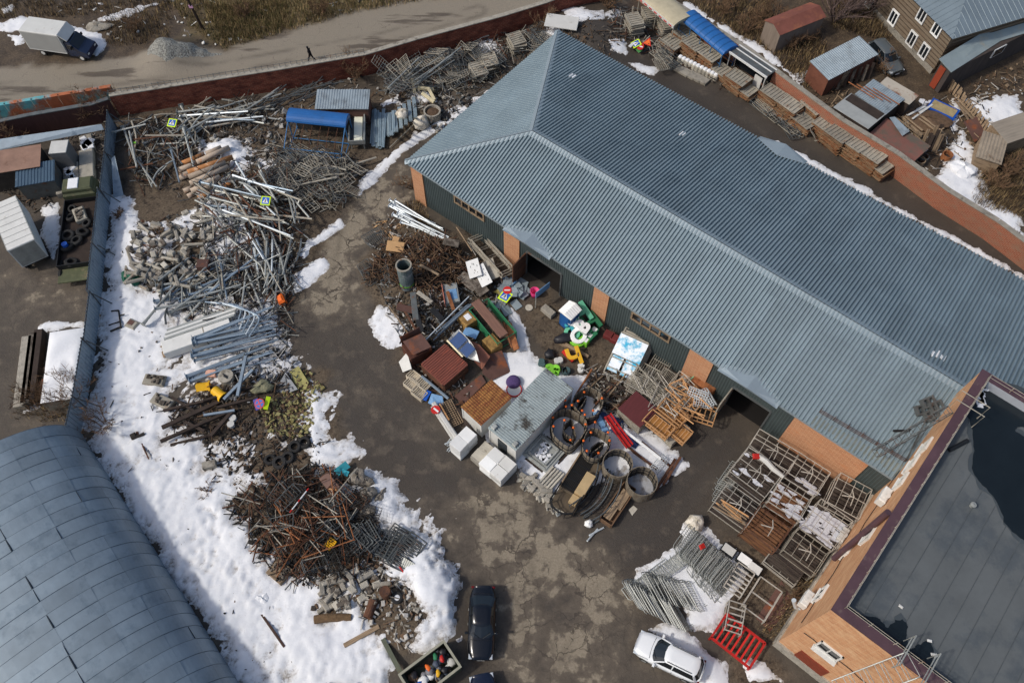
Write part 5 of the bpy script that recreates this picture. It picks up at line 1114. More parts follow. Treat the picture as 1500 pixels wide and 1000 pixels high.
# big play letters
def txt_mesh(ch, size, depth, m, nm):
    c = bpy.data.curves.new(nm, 'FONT'); c.body = ch; c.size = size; c.extrude = depth/2; c.bevel_depth = .03; c.align_x = 'CENTER'; c.align_y = 'CENTER'; c.offset = .05
    o = bpy.data.objects.new('tmp', c); COL.objects.link(o); dg = bpy.context.evaluated_depsgraph_get(); me = bpy.data.meshes.new_from_object(o.evaluated_get(dg)); bpy.data.objects.remove(o); me.materials.clear(); me.materials.append(m); me.name = nm; return me
for ch, u, v, ang, z, sz, m, lab, tl in (('H', 851, 461, -28, 1.9, 1.9, mint, 'large pale mint letter H leaning on top of the letter pile', 25), ('O', 839, 468, -60, 1.8, 1.1, white, 'white letter O lying against the portable toilet', 30), ('H', 866, 473, -30, 1.3, 1.7, green, 'dark green letter H behind the pile of letters', 15),
   ('B', 854, 479, -50, 1.7, 1.3, white, 'white letter B on top of the green letters', 20), ('E', 860, 487, -40, .8, 1.7, green, 'green letter E under the white B', 10), ('C', 847, 494, -45, 1.0, 1.3, white, 'white curved letter C on a green letter', 25), ('O', 838, 489, 10, .7, 1.3, mint, 'pale mint letter O at the lower side of the pile', 20), ('G', 846, 499, -30, .4, 1.4, lime, 'lime green letter G under the white C', 8),
   ('T', 838, 481, -20, 1.1, 1.0, teal, 'turquoise letter T below the white O', 30), ('Ч', 842, 524, -14, .7, 1.5, yellow, 'yellow letter shaped like an upside down h near the snow', 30), ('I', 833, 522, -40, .5, 1.2, red, 'red letter I behind the yellow letter', 20), ('a', 806, 539, 0, .45, 1.3, lime, 'lime green letter a lying on the snow', 15), ('e', 814, 540, 15, .5, 1.2, lime, 'lime green letter e on the snow, touching the a', 15),
   ('a', 794, 530, 10, .3, .9, mat('dark slate plastic', (62, 84, 84), .6), 'dark slate letter a at the end of the snow', 10), ('e', 831, 543, 80, .35, .9, mat('dark slate plastic', (62, 84, 84), .6), 'dark slate letter e beside the lime letters', 10), ('t', 851, 538, 20, .4, 1.0, white2, 'grey white letter t at the edge of the scrap', 20), ('s', 820, 528, 70, .3, 1.0, white2, 'grey white letter s lying by the red letter', 10)):
    o = link('play_letter', txt_mesh(ch, sz*1.25, .3, m, 'play_letter')); put(o, u, v, ang, z*.6, z*.6); o.rotation_euler = (R(tl*.5), R(-tl*.3), o.rotation_euler.z); tag(o, lab, 'letter', 'play letters')
for u, v, z in ((857, 503, .3), (863, 496, .4), (870, 488, .5)): 
    t = thing('toy_block', ('nearest to the black bag', 'in the middle of the row', 'nearest the brick pillar')[int(z*10)-3]+' of three green and white toy blocks', 'toy block', at(u, v), head(u, v, 30), 'toy blocks'); MB().bbox((0, 0, .3), (.6, .6, .6), .05).build('body', lime if z == .3 else green, t); MB().box((0, 0, .61), (.4, .4, .03)).build('face_plate', white, t)
bagm = mat('black bag plastic', (34, 34, 38), .45, 0, .3, 4)
def bag(u, v, r, label, m, sx=1.6, rz=0, name='rubbish_bag', z=0):
    sack(u, v, r, label, m, name=name); o = [x for x in COL.objects if x.name.startswith(name)][-1]; o.scale = (sx, 1, .8); o.rotation_euler.z = rz; o.location.z += z; return o
lastbag = {}
def bag(u, v, r, label, m, sx=1.6, rz=0, name='rubbish_bag', z=0, cat='bag', grp=None):
    n = 12; b = MB(); ph = [U(0, 6) for _ in range(4)]
    for k in range(8):
        a = PI*k/7; rr = max(.02, math.sin(a)**.7); zz = .5-.5*math.cos(a)
        for i in range(n):
            t = 2*PI*i/n; q = r*rr*(1+.13*math.sin(3*t+ph[0]+k)+.1*math.sin(5*t+ph[1]-k)); b.v.append((q*math.cos(t)*sx, q*math.sin(t), zz*r*1.3))
    for k in range(7):
        for i in range(n): b.f.append((k*n+i, k*n+(i+1) % n, (k+1)*n+(i+1) % n, (k+1)*n+i)); b.m.append(0)
    o = b.build(name, m, None, True); put(o, u, v, 0, 0, z, rz); return tag(o, label, cat, grp)
bag(828, 498, .5, 'black bag lying beside the mint letter', bagm, 1.9, .2); bag(805, 521, .45, 'black bag by the snow edge near the lime letters', bagm, 1.0, .2)
for i, (u, v) in enumerate(((834, 510), (845, 513))): board('wooden_beam', wood, 2.2, .28, .15, u, v, 28, .1+.1*i, 'weathered wooden beam lying below the letters', 'beam', (0, 2), 'beams below the letters')
for u, v, a in ((892, 491, 25), (902, 497, 25)): board('maroon_box', maroon, .8, .65, .5, u, v, a, .7, 'maroon square box beside the billboard frames' if u < 900 else 'maroon square box touching the billboard frames', 'box')
# billboard frames, the front one with a sky print
skyp = mat('sky print', (40, 168, 206), .5, 0, .1, 1, (236, 242, 246), .47, .9, rnd=0)
for i in range(5):
    u, v = 917+i*5.5, 524-i*7; t = thing('poster_frame', 'front poster frame showing a printed blue sky with clouds' if i == 0 else ('poster frame stacked directly behind the sky print', 'third poster frame in the leaning stack', 'fourth poster frame in the leaning stack', 'hindmost poster frame against the green wall')[i-1], 'poster frame', (0, 0, 0), 0, 'leaning poster frames'); put(t, u, v, -62, .9, .9); t.rotation_euler = (0, R(-24), t.rotation_euler.z); L, W = 3.6, 2.3; b = MB()
    for s in (-1, 1): b.box((0, s*W/2, 0), (L, .12, .14)); b.box((s*L/2, 0, 0), (.12, W, .14))
    b.box((-.35, 0, .02), (.08, W-.1, .1)); b.box((-L/4-.3, 0, .02), (.08, W-.1, .1)); b.build('frame', steel_t, t)
    if i == 0: MB().box((L/4-.1, 0, .06), (L/2-.05, W+.1, .05)).build('printed_sheet', skyp, t); MB().box((-L*.25+.1, W*.25, -.02), (1.3, W/2-.2, .03)).box((-L*.25+.1, -W*.25, -.02), (1.3, W/2-.2, .03)).build('printed_sheet', skyp, t)
    else: MB().box((.2, 0, -.03), (L*.8, W-.2, .03)).build('backing_board', steel_t if i % 2 else wood, t)
# green stall skeleton with crates, brown bench board, rust sheets
t = thing('stall_frame', 'green metal stall frame lying open with crates inside', 'stall', at(722, 478, .3), head(722, 478, 50)); L, W, H = 4.0, 1.9, 1.2; b = MB()
for s in (-1, 1):
    for h in (.1, H): b.tube((-L/2, s*W/2, h), (L/2, s*W/2, h), .045, n=6)
    for x in (-L/2, -L/6, L/6, L/2): b.tube((x, s*W/2, .1), (x, s*W/2, H), .04, n=6)
    for h in (.1, H): b.tube((s*L/2, -W/2, h), (s*L/2, W/2, h), .045, n=6)
b.build('frame', green, t); MB().box((0, W/2-.05, .6), (L-.1, .05, .9)).box((0, -W/2+.05, .45), (L-.1, .05, .6)).build('side_panel', green, t)
straw = mat('straw coloured crate', (162, 128, 74), .9, 0, .3, 4, (116, 88, 50), .55)
for u, v, lab in ((684, 467, 'straw coloured crate with snow on top, inside the stall frame'), (721, 502, 'straw coloured crate at the lower end of the stall frame')):
    t = thing('wicker_crate', lab, 'crate', at(u, v, .8), head(u, v, 48)); MB().bbox((0, 0, .5), (1.3, 1.1, 1.0), .05).build('body', straw, t)
    if u < 700: MB().bbox((0, .1, 1.02), (.6, .5, .08), .03).build('snow_cap', snowm, t)
board('bench_top', mat('brown bench board', (124, 92, 78), .8, 0, .2, 2, stretch=(.5, 5, 2)), 4.1, .8, .12, 717, 466, 50, 1.6, 'long brown bench board lying over the green stall frame', 'board')
for i in range(4): board('rust_plate', rust_o if i % 2 else rust, 2.4, .5, .05, 745+i*2, 487+i*2, 72, .5+.1*i, 'narrow rusty plate leaning at the end of the bench board', 'plate', (25, 6), 'narrow rusty plates')
for i in range(7): o = link('green_tube', MB().tube((-1.6, 0, 0), (1.6, 0, 0), .05, n=6).mesh('steel_tube', steel_b)); o.name = 'steel_tube'; put(o, 655+i*3, 475+U(-5, 6)-i*2, -42, .8, .8+.05*i); tag(o, 'blue grey steel tube in the dark scrap above the rusty boxes', 'tube', 'tubes above the rusty boxes')
o = link('long_pole', pole_mesh('long_pole', 5.5, .05, .05, steel_w)); put(o, 655, 466, -45, 1.3, 1.3); tag(o, 'single bright pole lying across the dark scrap', 'pole')
# dark gutters and panels in the scrap
for u, v, a, L, W, m, lab in ((607, 448, 84, 2.6, .5, steel_d, 'dark grey upright channel in the middle heap'), (595, 452, 10, 1.6, .6, rust_p, 'brown sheet lying across the middle heap'), (585, 470, 55, 3.4, .12, wood, 'long thin batten along the drive side of the heap'), (597, 462, 60, 3.0, .2, rust, 'long rusty strip beside the thin batten'), (660, 440, 70, 1.8, .3, rust_o, 'rust red strip beside the open cabinet'), (665, 447, 20, 1.8, .25, steel_d, 'dark rail lying under the open cabinet'), (622, 435, 35, 1.6, .35, conc, 'grey plank in the middle heap behind the cylinder'), (640, 460, 50, 1.7, .5, black, 'black panel lying in the dark scrap'), (613, 470, 75, 2.2, .45, black, 'long black panel beside the dark channel'), (690, 487, 20, 1.2, .8, blue_l, 'pale blue sheet in the scrap under the stall'), (629, 395, 30, 2, .2, wood, 'loose plank on the brushwood'), (680, 350, 60, 3.4, .1, wood, 'long batten leaning toward the green wall'), (661, 355, 10, 1.4, .7, RUB, 'grey sheet lying behind the brushwood')):
    board('scrap_sheet' if W > .4 else 'scrap_strip', m, L, W, .08, u, v, a, U(.7, 1.2), lab, 'scrap', (U(-8, 8), U(-12, 12)))
# steel wall frame lying against the warehouse
for i in range(2): o = link('bed_base', wire_frame_mesh('bed_base', 4.6, 1.4, 4, 1, .06, steel_t, .05, .4)); put(o, 717+i*4, 374+i*5, 48, .6, .5+.3*i); o.rotation_euler.x = R(-14); tag(o, 'long pale angle iron frame lying along the green wall' if i == 0 else 'second long pale frame outside the one at the green wall', 'frame')
# rusty boxes, board stack with corrugated top, boat, brown sheets
t = thing('rusty_box', 'dark rusty iron box with its lid up by the drive', 'box', at(611, 512, .8), head(611, 512, -28)); MB().bbox((0, 0, .65), (1.9, 1.6, 1.3), .04).build('body', mat('dark rust', (84, 50, 38), .8, .1, .35, 1.5, (142, 78, 38), .58), t); MB().slab([(-.9, .75, 1.35), (.9, .75, 1.35), (.9, .95, 2.2), (-.9, .95, 2.2)], .06).build('lid', rust_p, t)
c, rz, L, W = fit((617, 533), (652, 504), (683, 535), 1.3)
for k in range(8):
    b = MB(); b.box((0, 0, 0), (L, W, .05))
    if k == 7: b.ribs((-L/2, -W/2, .03), (0, 1, 0), (1, 0, 0), (0, 0, 1), W, lambda q: (0, L), .2, .05)
    for s in (-1, 1): b.box((0, s*W/2, -.03), (L, .1, .1)); b.box((s*L/2, 0, -.03), (.1, W-.1, .1))
    o = b.build('iron_tray', mat('striped rust', (122, 70, 58), .8, .05, .3, 3, (176, 88, 62), .62, 1.5, stretch=(.4, 5, 1), rnd=0) if k == 7 else rust); o.location = (c.x+U(-.04, .04), c.y+U(-.04, .04), .15+k*.17); o.rotation_euler = (0, 0, rz+U(-.03, .03)); tag(o, 'ribbed rust red iron tray topping the stack' if k == 7 else 'rusty iron tray in the stack beneath the ribbed red one', 'tray', None if k == 7 else 'stacked rusty trays')
def boat(u, v, ang):
    t = thing('small_boat', 'small white and blue boat hull lying on its side', 'boat', (0, 0, 0)); put(t, u, v, ang, 1.5, 1.5); t.rotation_euler.x = R(20); b = MB(); n = 10; L = 3.2
    for i in range(n+1):
        x = -L/2+L*i/n; w_ = .62*(1-max(0, (i/n-.35)/.65)**2.2)+.02
        b.v += [(x, -w_, .35), (x, -w_*.7, 0), (x, 0, -.12), (x, w_*.7, 0), (x, w_, .35)]
    for i in range(n):
        for k in range(4): b.f.append((i*5+k, (i+1)*5+k, (i+1)*5+k+1, i*5+k+1)); b.m.append(0)
    b.f.append((0, 1, 2, 3, 4)); b.m.append(0); b.build('hull', white, t, True); d = MB(); d.box((-.9, 0, .36), (1.0, 1.1, .05)); d.box((.25, 0, .37), (.9, .95, .05)); d.build('deck', mat('navy deck', (22, 62, 112), .5, 0, .15, 2), t); e = MB(); e.bar((-L/2, -.66, .38), (.4, -.66, .38), .12, .12); e.build('gunwale', mat('cream rim', (222, 208, 170), .6), t)
boat(684, 511, 46)
plate('rust_sheet', [(685, 497), (702, 505), (718, 522), (706, 541), (695, 530)], 1.2, mat('copper brown sheet', (132, 84, 66), .6, .2, .2, 1), 'copper brown curved sheet beside the small boat', 'sheet', zs=[1.5, 1.5, 1.1, .8, 1.2]); plate('rust_sheet', [(712, 520), (735, 513), (748, 545), (719, 557), (706, 546)], .5, rust_p, 'dark rust brown sheet on the snow edge by the purple cushion', 'sheet', zs=[.6, .5, .15, .2, .4]); plate('rust_sheet', [(665, 580), (705, 548), (712, 560), (678, 592)], .2, rust_p, 'long brown sheet lying behind the rusty roofed shed', 'sheet'); plate('rust_sheet', [(590, 500), (617, 488), (632, 508), (605, 520)], 1.9, rust_p, 'brown sheet tilted over the rusty box', 'sheet', zs=[2.0, 2.1, 1.7, 1.6])
plate('white_sheet', [(584, 530), (596, 516), (603, 540), (590, 545)], .5, white2, 'white sheet leaning on the rusty box at the drive side', 'sheet', zs=[.2, 1.0, .9, .2])
# beige plastic crates by the drive
beige = mat('beige crate plastic', (198, 186, 164), .7, 0, .1, 2)
for i, (u, v) in enumerate(((607, 552), (620, 562), (603, 563), (614, 575))):
    t = thing('slatted_crate', 'beige slatted crate in the row of four beside the drive', 'crate', at(u, v, .4), head(u, v, 38), 'beige slatted crates'); L, W, H = 1.15, .75, .5; b = MB()
    for s in (-1, 1): b.box((0, s*W/2, H/2), (L, .05, H)); b.box((s*L/2, 0, H/2), (.05, W-.05, H))
    b.build('wall', beige, t); b = MB(); b.box((0, 0, .05), (L-.05, W-.05, .04))
    for k in range(6): b.box((-L/2+.15+k*(L-.3)/5, 0, H-.1), (.06, W-.05, .04))
    b.build('slat', beige, t)
board('gutter_tube', steel_b, 3.0, .2, .15, 637, 567, 40, .5, 'blue grey gutter lying between beige crates and board stack', 'gutter'); plate('blue_sheet', [(627, 590), (632, 576), (648, 580), (650, 592), (637, 596)], .3, blue_l, 'crumpled light blue sheet on the drive edge', 'sheet', zs=[.2, .5, .5, .3, .3]); board('sign_plate', signblue, .9, .4, .05, 625, 579, -60, .4, 'small blue sign plate beside the crumpled blue sheet', 'sign plate')
# white barrier end, mat, red sign
t = thing('jersey_barrier', 'long white plastic barrier edging the stores beside the drive', 'barrier', at(655, 622, .4), head(655, 622, 57)); MB().bbox((0, 0, .4), (4.2, .35, .8), .06).box((0, 0, .05), (4.3, .55, .1)).build('body', white2, t); MB().bar((-2, .25, .3), (2, .25, .3), .06).build('rail', steel_w, t)
t = thing('red_disc_sign', 'red and white round sign at the end of the white barrier', 'road sign', at(638, 600, .9), head(638, 600, 40)); MB().lathe([(.01, .9), (.36, .9), (.36, .93), (.01, .93)], 22).build('plate', red, t); MB().box((.05, 0, .94), (.5, .14, .012)).build('bar', white, t); MB().tube((0, 0, 0), (0, 0, .9), .04, n=6).build('post', steel, t)
o = link('wire_mat', wire_frame_mesh('wire_mat', 2.2, 1.1, 12, 6, .03, wood, .03)); put(o, 660, 605, 62, .5, .45); tag(o, 'brown meshed mat on top of boards beside the white barrier', 'mat'); board('orange_batten', wood_o, 1.6, .12, .1, 651, 603, 60, .75, 'single orange batten lying on the meshed mat', 'batten')
for i in range(4): board('dark_board', wood_d, 2.2, .3, .08, 668+i*4, 606+i*3, 58, .15+.08*i, 'dark board stacked under the meshed mat', 'board', (3, 3), 'dark boards under the mat')
for i in range(9): o = link('scrap_rod', MB().tube((-.6, 0, 0), (.6, 0, 0), .03, n=5).mesh('scrap_rod', steel_w)); put(o, 664+U(-5, 5), 650+U(-7, 5), U(-70, -20), .3, U(.1, .4)); tag(o, 'short pale rod heaped before the white block pile', 'rod', 'short rods by the white blocks')
# purple cushion and white red disc
o = MB().lathe([(.01, .0), (.5, .02), (.6, .22), (.52, .45), (.3, .55), (.01, .57)], 22).build('round_cushion', purple, None, True); put(o, 752, 562, 0, 0, .1); tag(o, 'round purple cushion on the snow behind the container', 'cushion')
t = thing('round_table_top', 'white disc with a red rim beside the purple cushion', 'disc', at(753, 573)); MB().lathe([(.01, .3), (.55, .3), (.55, .2), (.01, .2)], 22).build('plate', white, t); MB().pipe((0, 0, .18), (0, 0, .33), .63, .55, 22).build('rim', red, t)
# concrete pieces in the corner by the white blocks
for i in range(14): u, v = samp([(762, 692), (780, 690), (800, 715), (812, 735), (795, 735), (770, 715)]); board('kerb_stone', conc, U(.5, 1.0), .35, .3, u, v, random.choice((38, -52, 10))+U(-8, 8), .15+.2*random.random(), 'grey kerb stone in the heap between white blocks and platform', 'kerb stone', (U(-6, 6), U(-6, 6)), 'kerb stones by the white blocks')
for i in range(5): board('concrete_bar', conc_l, 1.7, .16, .16, 800+i*4, 695+i*2.5, -48, .3, 'pale concrete bar in the row lying on snow by the platform', 'concrete bar', (0, 0), 'concrete bars in a row')
# long timbers behind the enclosures
for i in range(26): u, v = samp([(860, 548), (940, 570), (950, 590), (905, 610), (880, 590)]); board('scrap_timber', random.choice((wood_d, wood_d, wood, rust)), U(1.4, 3.0), .13, .1, u, v, random.choice((20, 28, -45))+U(-10, 10), U(.15, .7), 'dark scrap timber lying between letters and bed frames', 'timber', (U(-5, 5), U(-6, 6)), 'scrap timbers by the bed frames')
board('rust_rail', rust_o, 2.8, .14, .14, 855, 560, -58, .5, 'single orange rusty rail leaning near the container corner', 'rail')
# ================================================================ left side heaps
PG = [pole_mesh('steel_pole', L, r, r2, m, ba, ca) for L, r, r2, m, ba, ca in ((5.5, .11, .075, steel, True, False), (6.5, .12, .075, steel, True, True), (4.5, .085, .085, steel, False, False), (7.0, .1, .07, steel_w, False, True), (5.0, .09, .09, steel_t, False, False), (3.4, .075, .075, steel_d, False, False), (6.0, .1, .07, steel_b, True, False), (4.0, .08, .08, rust, False, False))]
for L, m_, k in ((4.5, steel, .5), (3.6, steel_d, .8), (5.0, steel_t, .35)):
    PG.append(MB().path([(-L/2+L*i/6, k*math.sin(PI*i/6)*(1 if i < 4 else .8), .05*math.sin(i*1.7)) for i in range(7)], [.09, .09, .085, .08, .08, .075, .07], 6).mesh('steel_pole', m_))
w0 = [PG[i] for i in (0, 1, 2, 2, 3, 4, 5, 5, 6, 0, 2, 4, 8, 9, 10, 7)]
def ph(n, poly, angs, label, grp, z1=1.1, mesh=w0, tilt=5, sc=(.7, 1.05)): return scatter('steel_pole', mesh, n, poly, angs, label, 'pole', grp, .1, z1, tilt, sc)
ph(30, [(180, 188), (262, 168), (300, 172), (270, 235), (205, 275)], [(78, 14), (-8, 10), (-38, 8), (70, 10)], 'grey steel pole in the tangle nearest the fence corner', 'poles at the fence corner', 1.0)
ph(28, [(278, 152), (385, 142), (392, 168), (340, 186), (285, 182)], [(-22, 12), (8, 8), (-35, 8)], 'grey steel pole in the heap below the brick wall', 'poles below the brick wall')
ph(56, [(300, 275), (400, 262), (440, 300), (435, 330), (350, 335), (310, 320)], [(18, 8), (30, 10), (12, 6), (62, 10)], 'steel pole in the great tangle beside the big pipes', 'poles of the great tangle', 1.5)
ph(40, [(300, 320), (420, 320), (425, 420), (390, 430), (310, 410)], [(78, 12), (66, 10), (-25, 8), (95, 10)], 'steel pole in the lower part of the great tangle', 'poles in the lower tangle', 1.3)
ph(22, [(385, 360), (428, 370), (424, 430), (395, 440)], [(98, 8), (84, 8), (110, 8)], 'steel pole standing steeply in the heap beside the orange box', 'poles beside the orange box', 1.2)
ph(20, [(225, 380), (290, 380), (300, 450), (245, 455)], [(72, 14), (100, 12), (-40, 10)], 'steel pole lying over the concrete rubble', 'poles over the rubble', .8)
ph(22, [(270, 405), (350, 395), (340, 440), (270, 450)], [(-24, 8), (-14, 6), (-38, 8)], 'bluish steel pole above the long white boxes', 'poles above the white boxes', .9, [PG[6], PG[6], PG[0], PG[2]])
ph(14, [(430, 240), (520, 238), (505, 285), (440, 285)], [(30, 14), (-20, 10)], 'thin pole on the bed frame heap by the drive', 'poles on the bed frame heap', 1.0, [PG[5], PG[4]])
bedf = [wire_frame_mesh('bed_base', 1.9, .9, 6, 2, .03, steel_t, .02), wire_frame_mesh('bed_base', 2.3, 1.0, 4, 3, .03, steel_d, .02, .4), wire_frame_mesh('bed_base', 1.6, 1.1, 3, 5, .028, steel_t, .018)]
scatter('bed_base', bedf, 44, [(395, 235), (470, 225), (530, 245), (515, 290), (450, 300), (400, 280)], [(25, 20), (-30, 20), (60, 20)], 'tangled bed frame in the heap where the drive bends', 'bed frame', 'bed frames at the bend', .1, 1.2, 14)
scatter('bed_base', bedf, 8, [(405, 215), (440, 218), (490, 245), (440, 250)], [(32, 6)], 'pale bed frame leaning before the blue roofed shelter', 'bed frame', 'bed frames before the shelter', .4, 1.2, 8)
rubble('rubble', [(195, 330), (300, 300), (440, 320), (430, 440), (290, 460), (200, 420)], 700, [RUB, RUBL, conc, RUBD, steel_d, rust], zmax=.6); rubble('rubble', [(180, 180), (390, 145), (520, 230), (510, 300), (420, 320), (280, 300), (200, 270)], 500, [RUBD, steel_d, RUB, RUBB], zmax=.4, sticks=.6)
rubble('rubble', [(240, 600), (330, 560), (420, 545), (440, 590), (350, 640), (260, 650)], 320, [wood_d, RUBD, RUBB, RUB], sticks=.6, zmax=.6); rubble('rubble', [(330, 520), (420, 505), (440, 560), (340, 590)], 330, [RUBD, RUB, RUBL, steel_d], sticks=.45, zmax=.7)
rubble('insulation_scrap', [(380, 600), (410, 575), (450, 540), (475, 570), (462, 610), (455, 640), (400, 640)], 650, [insul, insul, RUBB], sticks=0, s=(.08, .34), zmax=.35)
rubble('rubble', [(300, 640), (400, 600), (470, 640), (480, 680), (420, 710), (330, 720), (302, 690)], 620, [RUBD, RUBD, RUBB, RUB], sticks=.3, zmax=.18, s=(.08, .4)); rubble('rubble', [(330, 740), (400, 690), (500, 685), (570, 790), (530, 850), (430, 860), (380, 820)], 1100, [rust, RUBD, RUBD, RUBB, steel_d, RUBD], sticks=.85, zmax=.9, sl=(.4, 1.8))
rubble('rubble', [(460, 830), (570, 825), (620, 890), (600, 950), (540, 930), (460, 900)], 420, [conc, RUB, RUBB, RUBL], sticks=.2, zmax=.35, s=(.08, .4))
SM = [steel_d, RUBD, steel_t, steel, RUBD, rust, RUBD]
rubble('pole_litter', [(178, 185), (270, 165), (390, 145), (392, 172), (300, 200), (270, 245), (205, 280)], 330, SM, sticks=1, zmax=.9, sl=(.9, 3.2))
rubble('pole_litter', [(300, 258), (440, 240), (445, 330), (430, 430), (300, 430), (290, 310)], 560, SM, sticks=1, zmax=1.5, sl=(.8, 3.4))
rubble('pole_litter', [(395, 215), (530, 232), (520, 295), (440, 320), (400, 290)], 430, [steel_t, steel_d, RUBD, steel_t, rust], sticks=1, zmax=1.1, sl=(.5, 2.0))
rubble('rubble', [(300, 190), (420, 150), (430, 240), (330, 250)], 260, [RUBD, RUB, conc, steel_d, RUBL], sticks=.45, zmax=.4, s=(.1, .6))
rubble('pole_litter', [(230, 400), (420, 400), (430, 500), (250, 460)], 300, SM, sticks=1, zmax=.9, sl=(.6, 2.6))
rubble('pole_litter', [(555, 100), (740, 50), (800, 50), (770, 90), (690, 135), (570, 140)], 520, [steel_t, steel_d, steel, RUBD, rust], sticks=1, zmax=1.3, sl=(.6, 2.4))
rubble('rubble', [(560, 130), (700, 100), (690, 160), (640, 200), (600, 180)], 260, [RUBD, conc, RUB, steel_d, RUBL], sticks=.4, zmax=.5, s=(.1, .5))
rubble('pole_litter', [(900, 10), (940, 20), (990, 70), (960, 90), (890, 40)], 200, [steel_t, steel_d, RUBD, rust], sticks=1, zmax=.7, sl=(.6, 2.0))
rubble('rubble', [(800, 40), (900, 20), (920, 60), (880, 90)], 200, [RUBD, RUB, RUBB], sticks=.3, zmax=.4)
# big pipes
pipe_m = mat('cement pipe', (172, 156, 138), .9, 0, .15, 2, (160, 104, 60), .62, 1.2); pipe_r = mat('rusty pipe', (168, 116, 72), .85, .05, .25, 2, (196, 180, 160), .58)
for i, (x0, y0, x1, y1, z, m) in enumerate(((760, 128, 872, 80, .9, 0), (585, 197, 748, 130, .5, 1), (690, 188, 930, 80, .95, 0), (555, 247, 690, 197, .5, 0), (625, 262, 955, 150, .95, 1), (570, 290, 740, 225, .4, 0), (630, 297, 905, 195, .95, 0), (640, 345, 925, 222, 1.0, 0), (595, 402, 660, 375, .5, 0), (650, 402, 862, 297, .95, 0), (625, 442, 668, 420, .4, 0), (720, 398, 835, 345, .9, 0), (700, 452, 792, 420, .5, 1), (890, 368, 958, 345, .6, 1), (565, 305, 640, 280, .4, 0))):
    a = G(150+x0/5, 200+y0/5, z); b_ = G(150+x1/5, 200+y1/5, z); h = gz((a+b_)/2)*.5; c = (a+b_)/2; o = MB().pipe(a-c, b_-c, .24, .19, 14).build('cement_pipe', pipe_r if m else pipe_m, None, True); o.location = (c.x, c.y, c.z+h*.2); tag(o, 'rust streaked long pipe in the stack of big pipes' if m else 'pale cement pipe in the stack beside the pole tangle', 'pipe', 'rusty pipes of the stack' if m else 'pale pipes of the stack')
    MB().tube((a-c).lerp(b_-c, .02), (a-c).lerp(b_-c, .98), .18, n=10).build('shade_plug', black, o)  # solid black plug paints the shade inside the hollow pipe
# concrete rubble blocks
cbm = [MB().bbox((0, 0, 0), d_, .05).mesh('concrete_block', m_) for d_, m_ in (((.95, .36, .32), conc), ((.6, .45, .32), conc_l), ((1.2, .3, .28), conc), ((.45, .42, .38), stone), ((.8, .32, .25), RUB), ((1.7, .24, .24), steel_t))]
scatter('concrete_block', cbm, 110, [(185, 345), (215, 328), (260, 330), (278, 300), (300, 300), (312, 350), (300, 400), (250, 430), (190, 425), (180, 375)], [(60, 30), (-20, 25), (20, 25)], 'broken grey concrete block in the rubble along the snow', 'block', 'concrete blocks along the snow', .1, .8, 10)
cb2 = cbm[:5]
scatter('concrete_block', cb2, 34, [(455, 860), (480, 850), (510, 835), (560, 840), (560, 880), (520, 890), (480, 895)], [(-40, 15), (60, 15), (-30, 10)], 'pale broken block in the heap by the rusty barrels', 'block', 'concrete blocks by the barrels', .1, .5, 8)
# tarp, signs
def lump(name, u, v, ang, d_, m, label, cat, z=0, seed=0, n=14):
    b = MB(); ph_ = [U(0, 6) for _ in range(6)]
    for k in range(9):
        a = PI*k/8
        for i in range(n):
            t = 2*PI*i/n; q = math.sin(a)**.8*(1+.16*math.sin(2*t+ph_[0]+k*.7)+.12*math.sin(3*t+ph_[1])+.08*math.sin(7*t+ph_[2]+k)); b.v.append((q*math.cos(t)*d_[0]/2, q*math.sin(t)*d_[1]/2, (.5-.5*math.cos(a))*d_[2]*(1+.12*math.sin(3*t+ph_[3]))))
    for k in range(8):
        for i in range(n): b.f.append((k*n+i, k*n+(i+1) % n, (k+1)*n+(i+1) % n, (k+1)*n+i)); b.m.append(0)
    o = b.build(name, m, None, False); put(o, u, v, ang, 0, z-.1); return tag(o, label, cat)
tarp = mat('green tarpaulin', (28, 96, 72), .5, 0, .25, 2, bump=.5)
lump('green_tarp', 197, 410, 60, (1.7, 1.0, .7), tarp, 'crumpled green tarpaulin lying on the snow below the rubble', 'tarpaulin'); lump('green_tarp', 185, 406, 80, (1.3, .7, .5), tarp, 'smaller fold of green tarpaulin nearest the fence', 'tarpaulin')
disc_sign(252, 180, 1.5, .42, 'lime bordered blue sign stuck in the tangle at the fence corner', 'crossing', 8, (16, 0)); disc_sign(389, 294, 1.9, .42, 'lime bordered blue sign on top of the great pole tangle', 'crossing', 5, (16, 0)); disc_sign(380, 591, .9, .4, 'round no stopping sign with red cross on blue, by the dark timbers', 'nopark', 20, (20, 0)); 
board('sign_blank', signlime, 1.1, .35, .03, 391, 590, -75, .8, 'narrow fluorescent lime sign plate beside the no stopping sign', 'sign blank', (20, 0)); board('sign_blank', mat('violet blue sheet', (70, 62, 150), .6), .9, .4, .03, 376, 592, 75, .75, 'violet blue bent plate beside the no stopping sign', 'sign blank', (15, 10)); board('maroon_box', rust_p, 1.0, .85, .6, 298, 388, 0, .8, 'brown square box lying in the lower pole tangle', 'box'); board('lime_scrap', lime, .4, .2, .05, 196, 209, 0, .8, 'small lime scrap in the tangle at the fence corner', 'scrap')
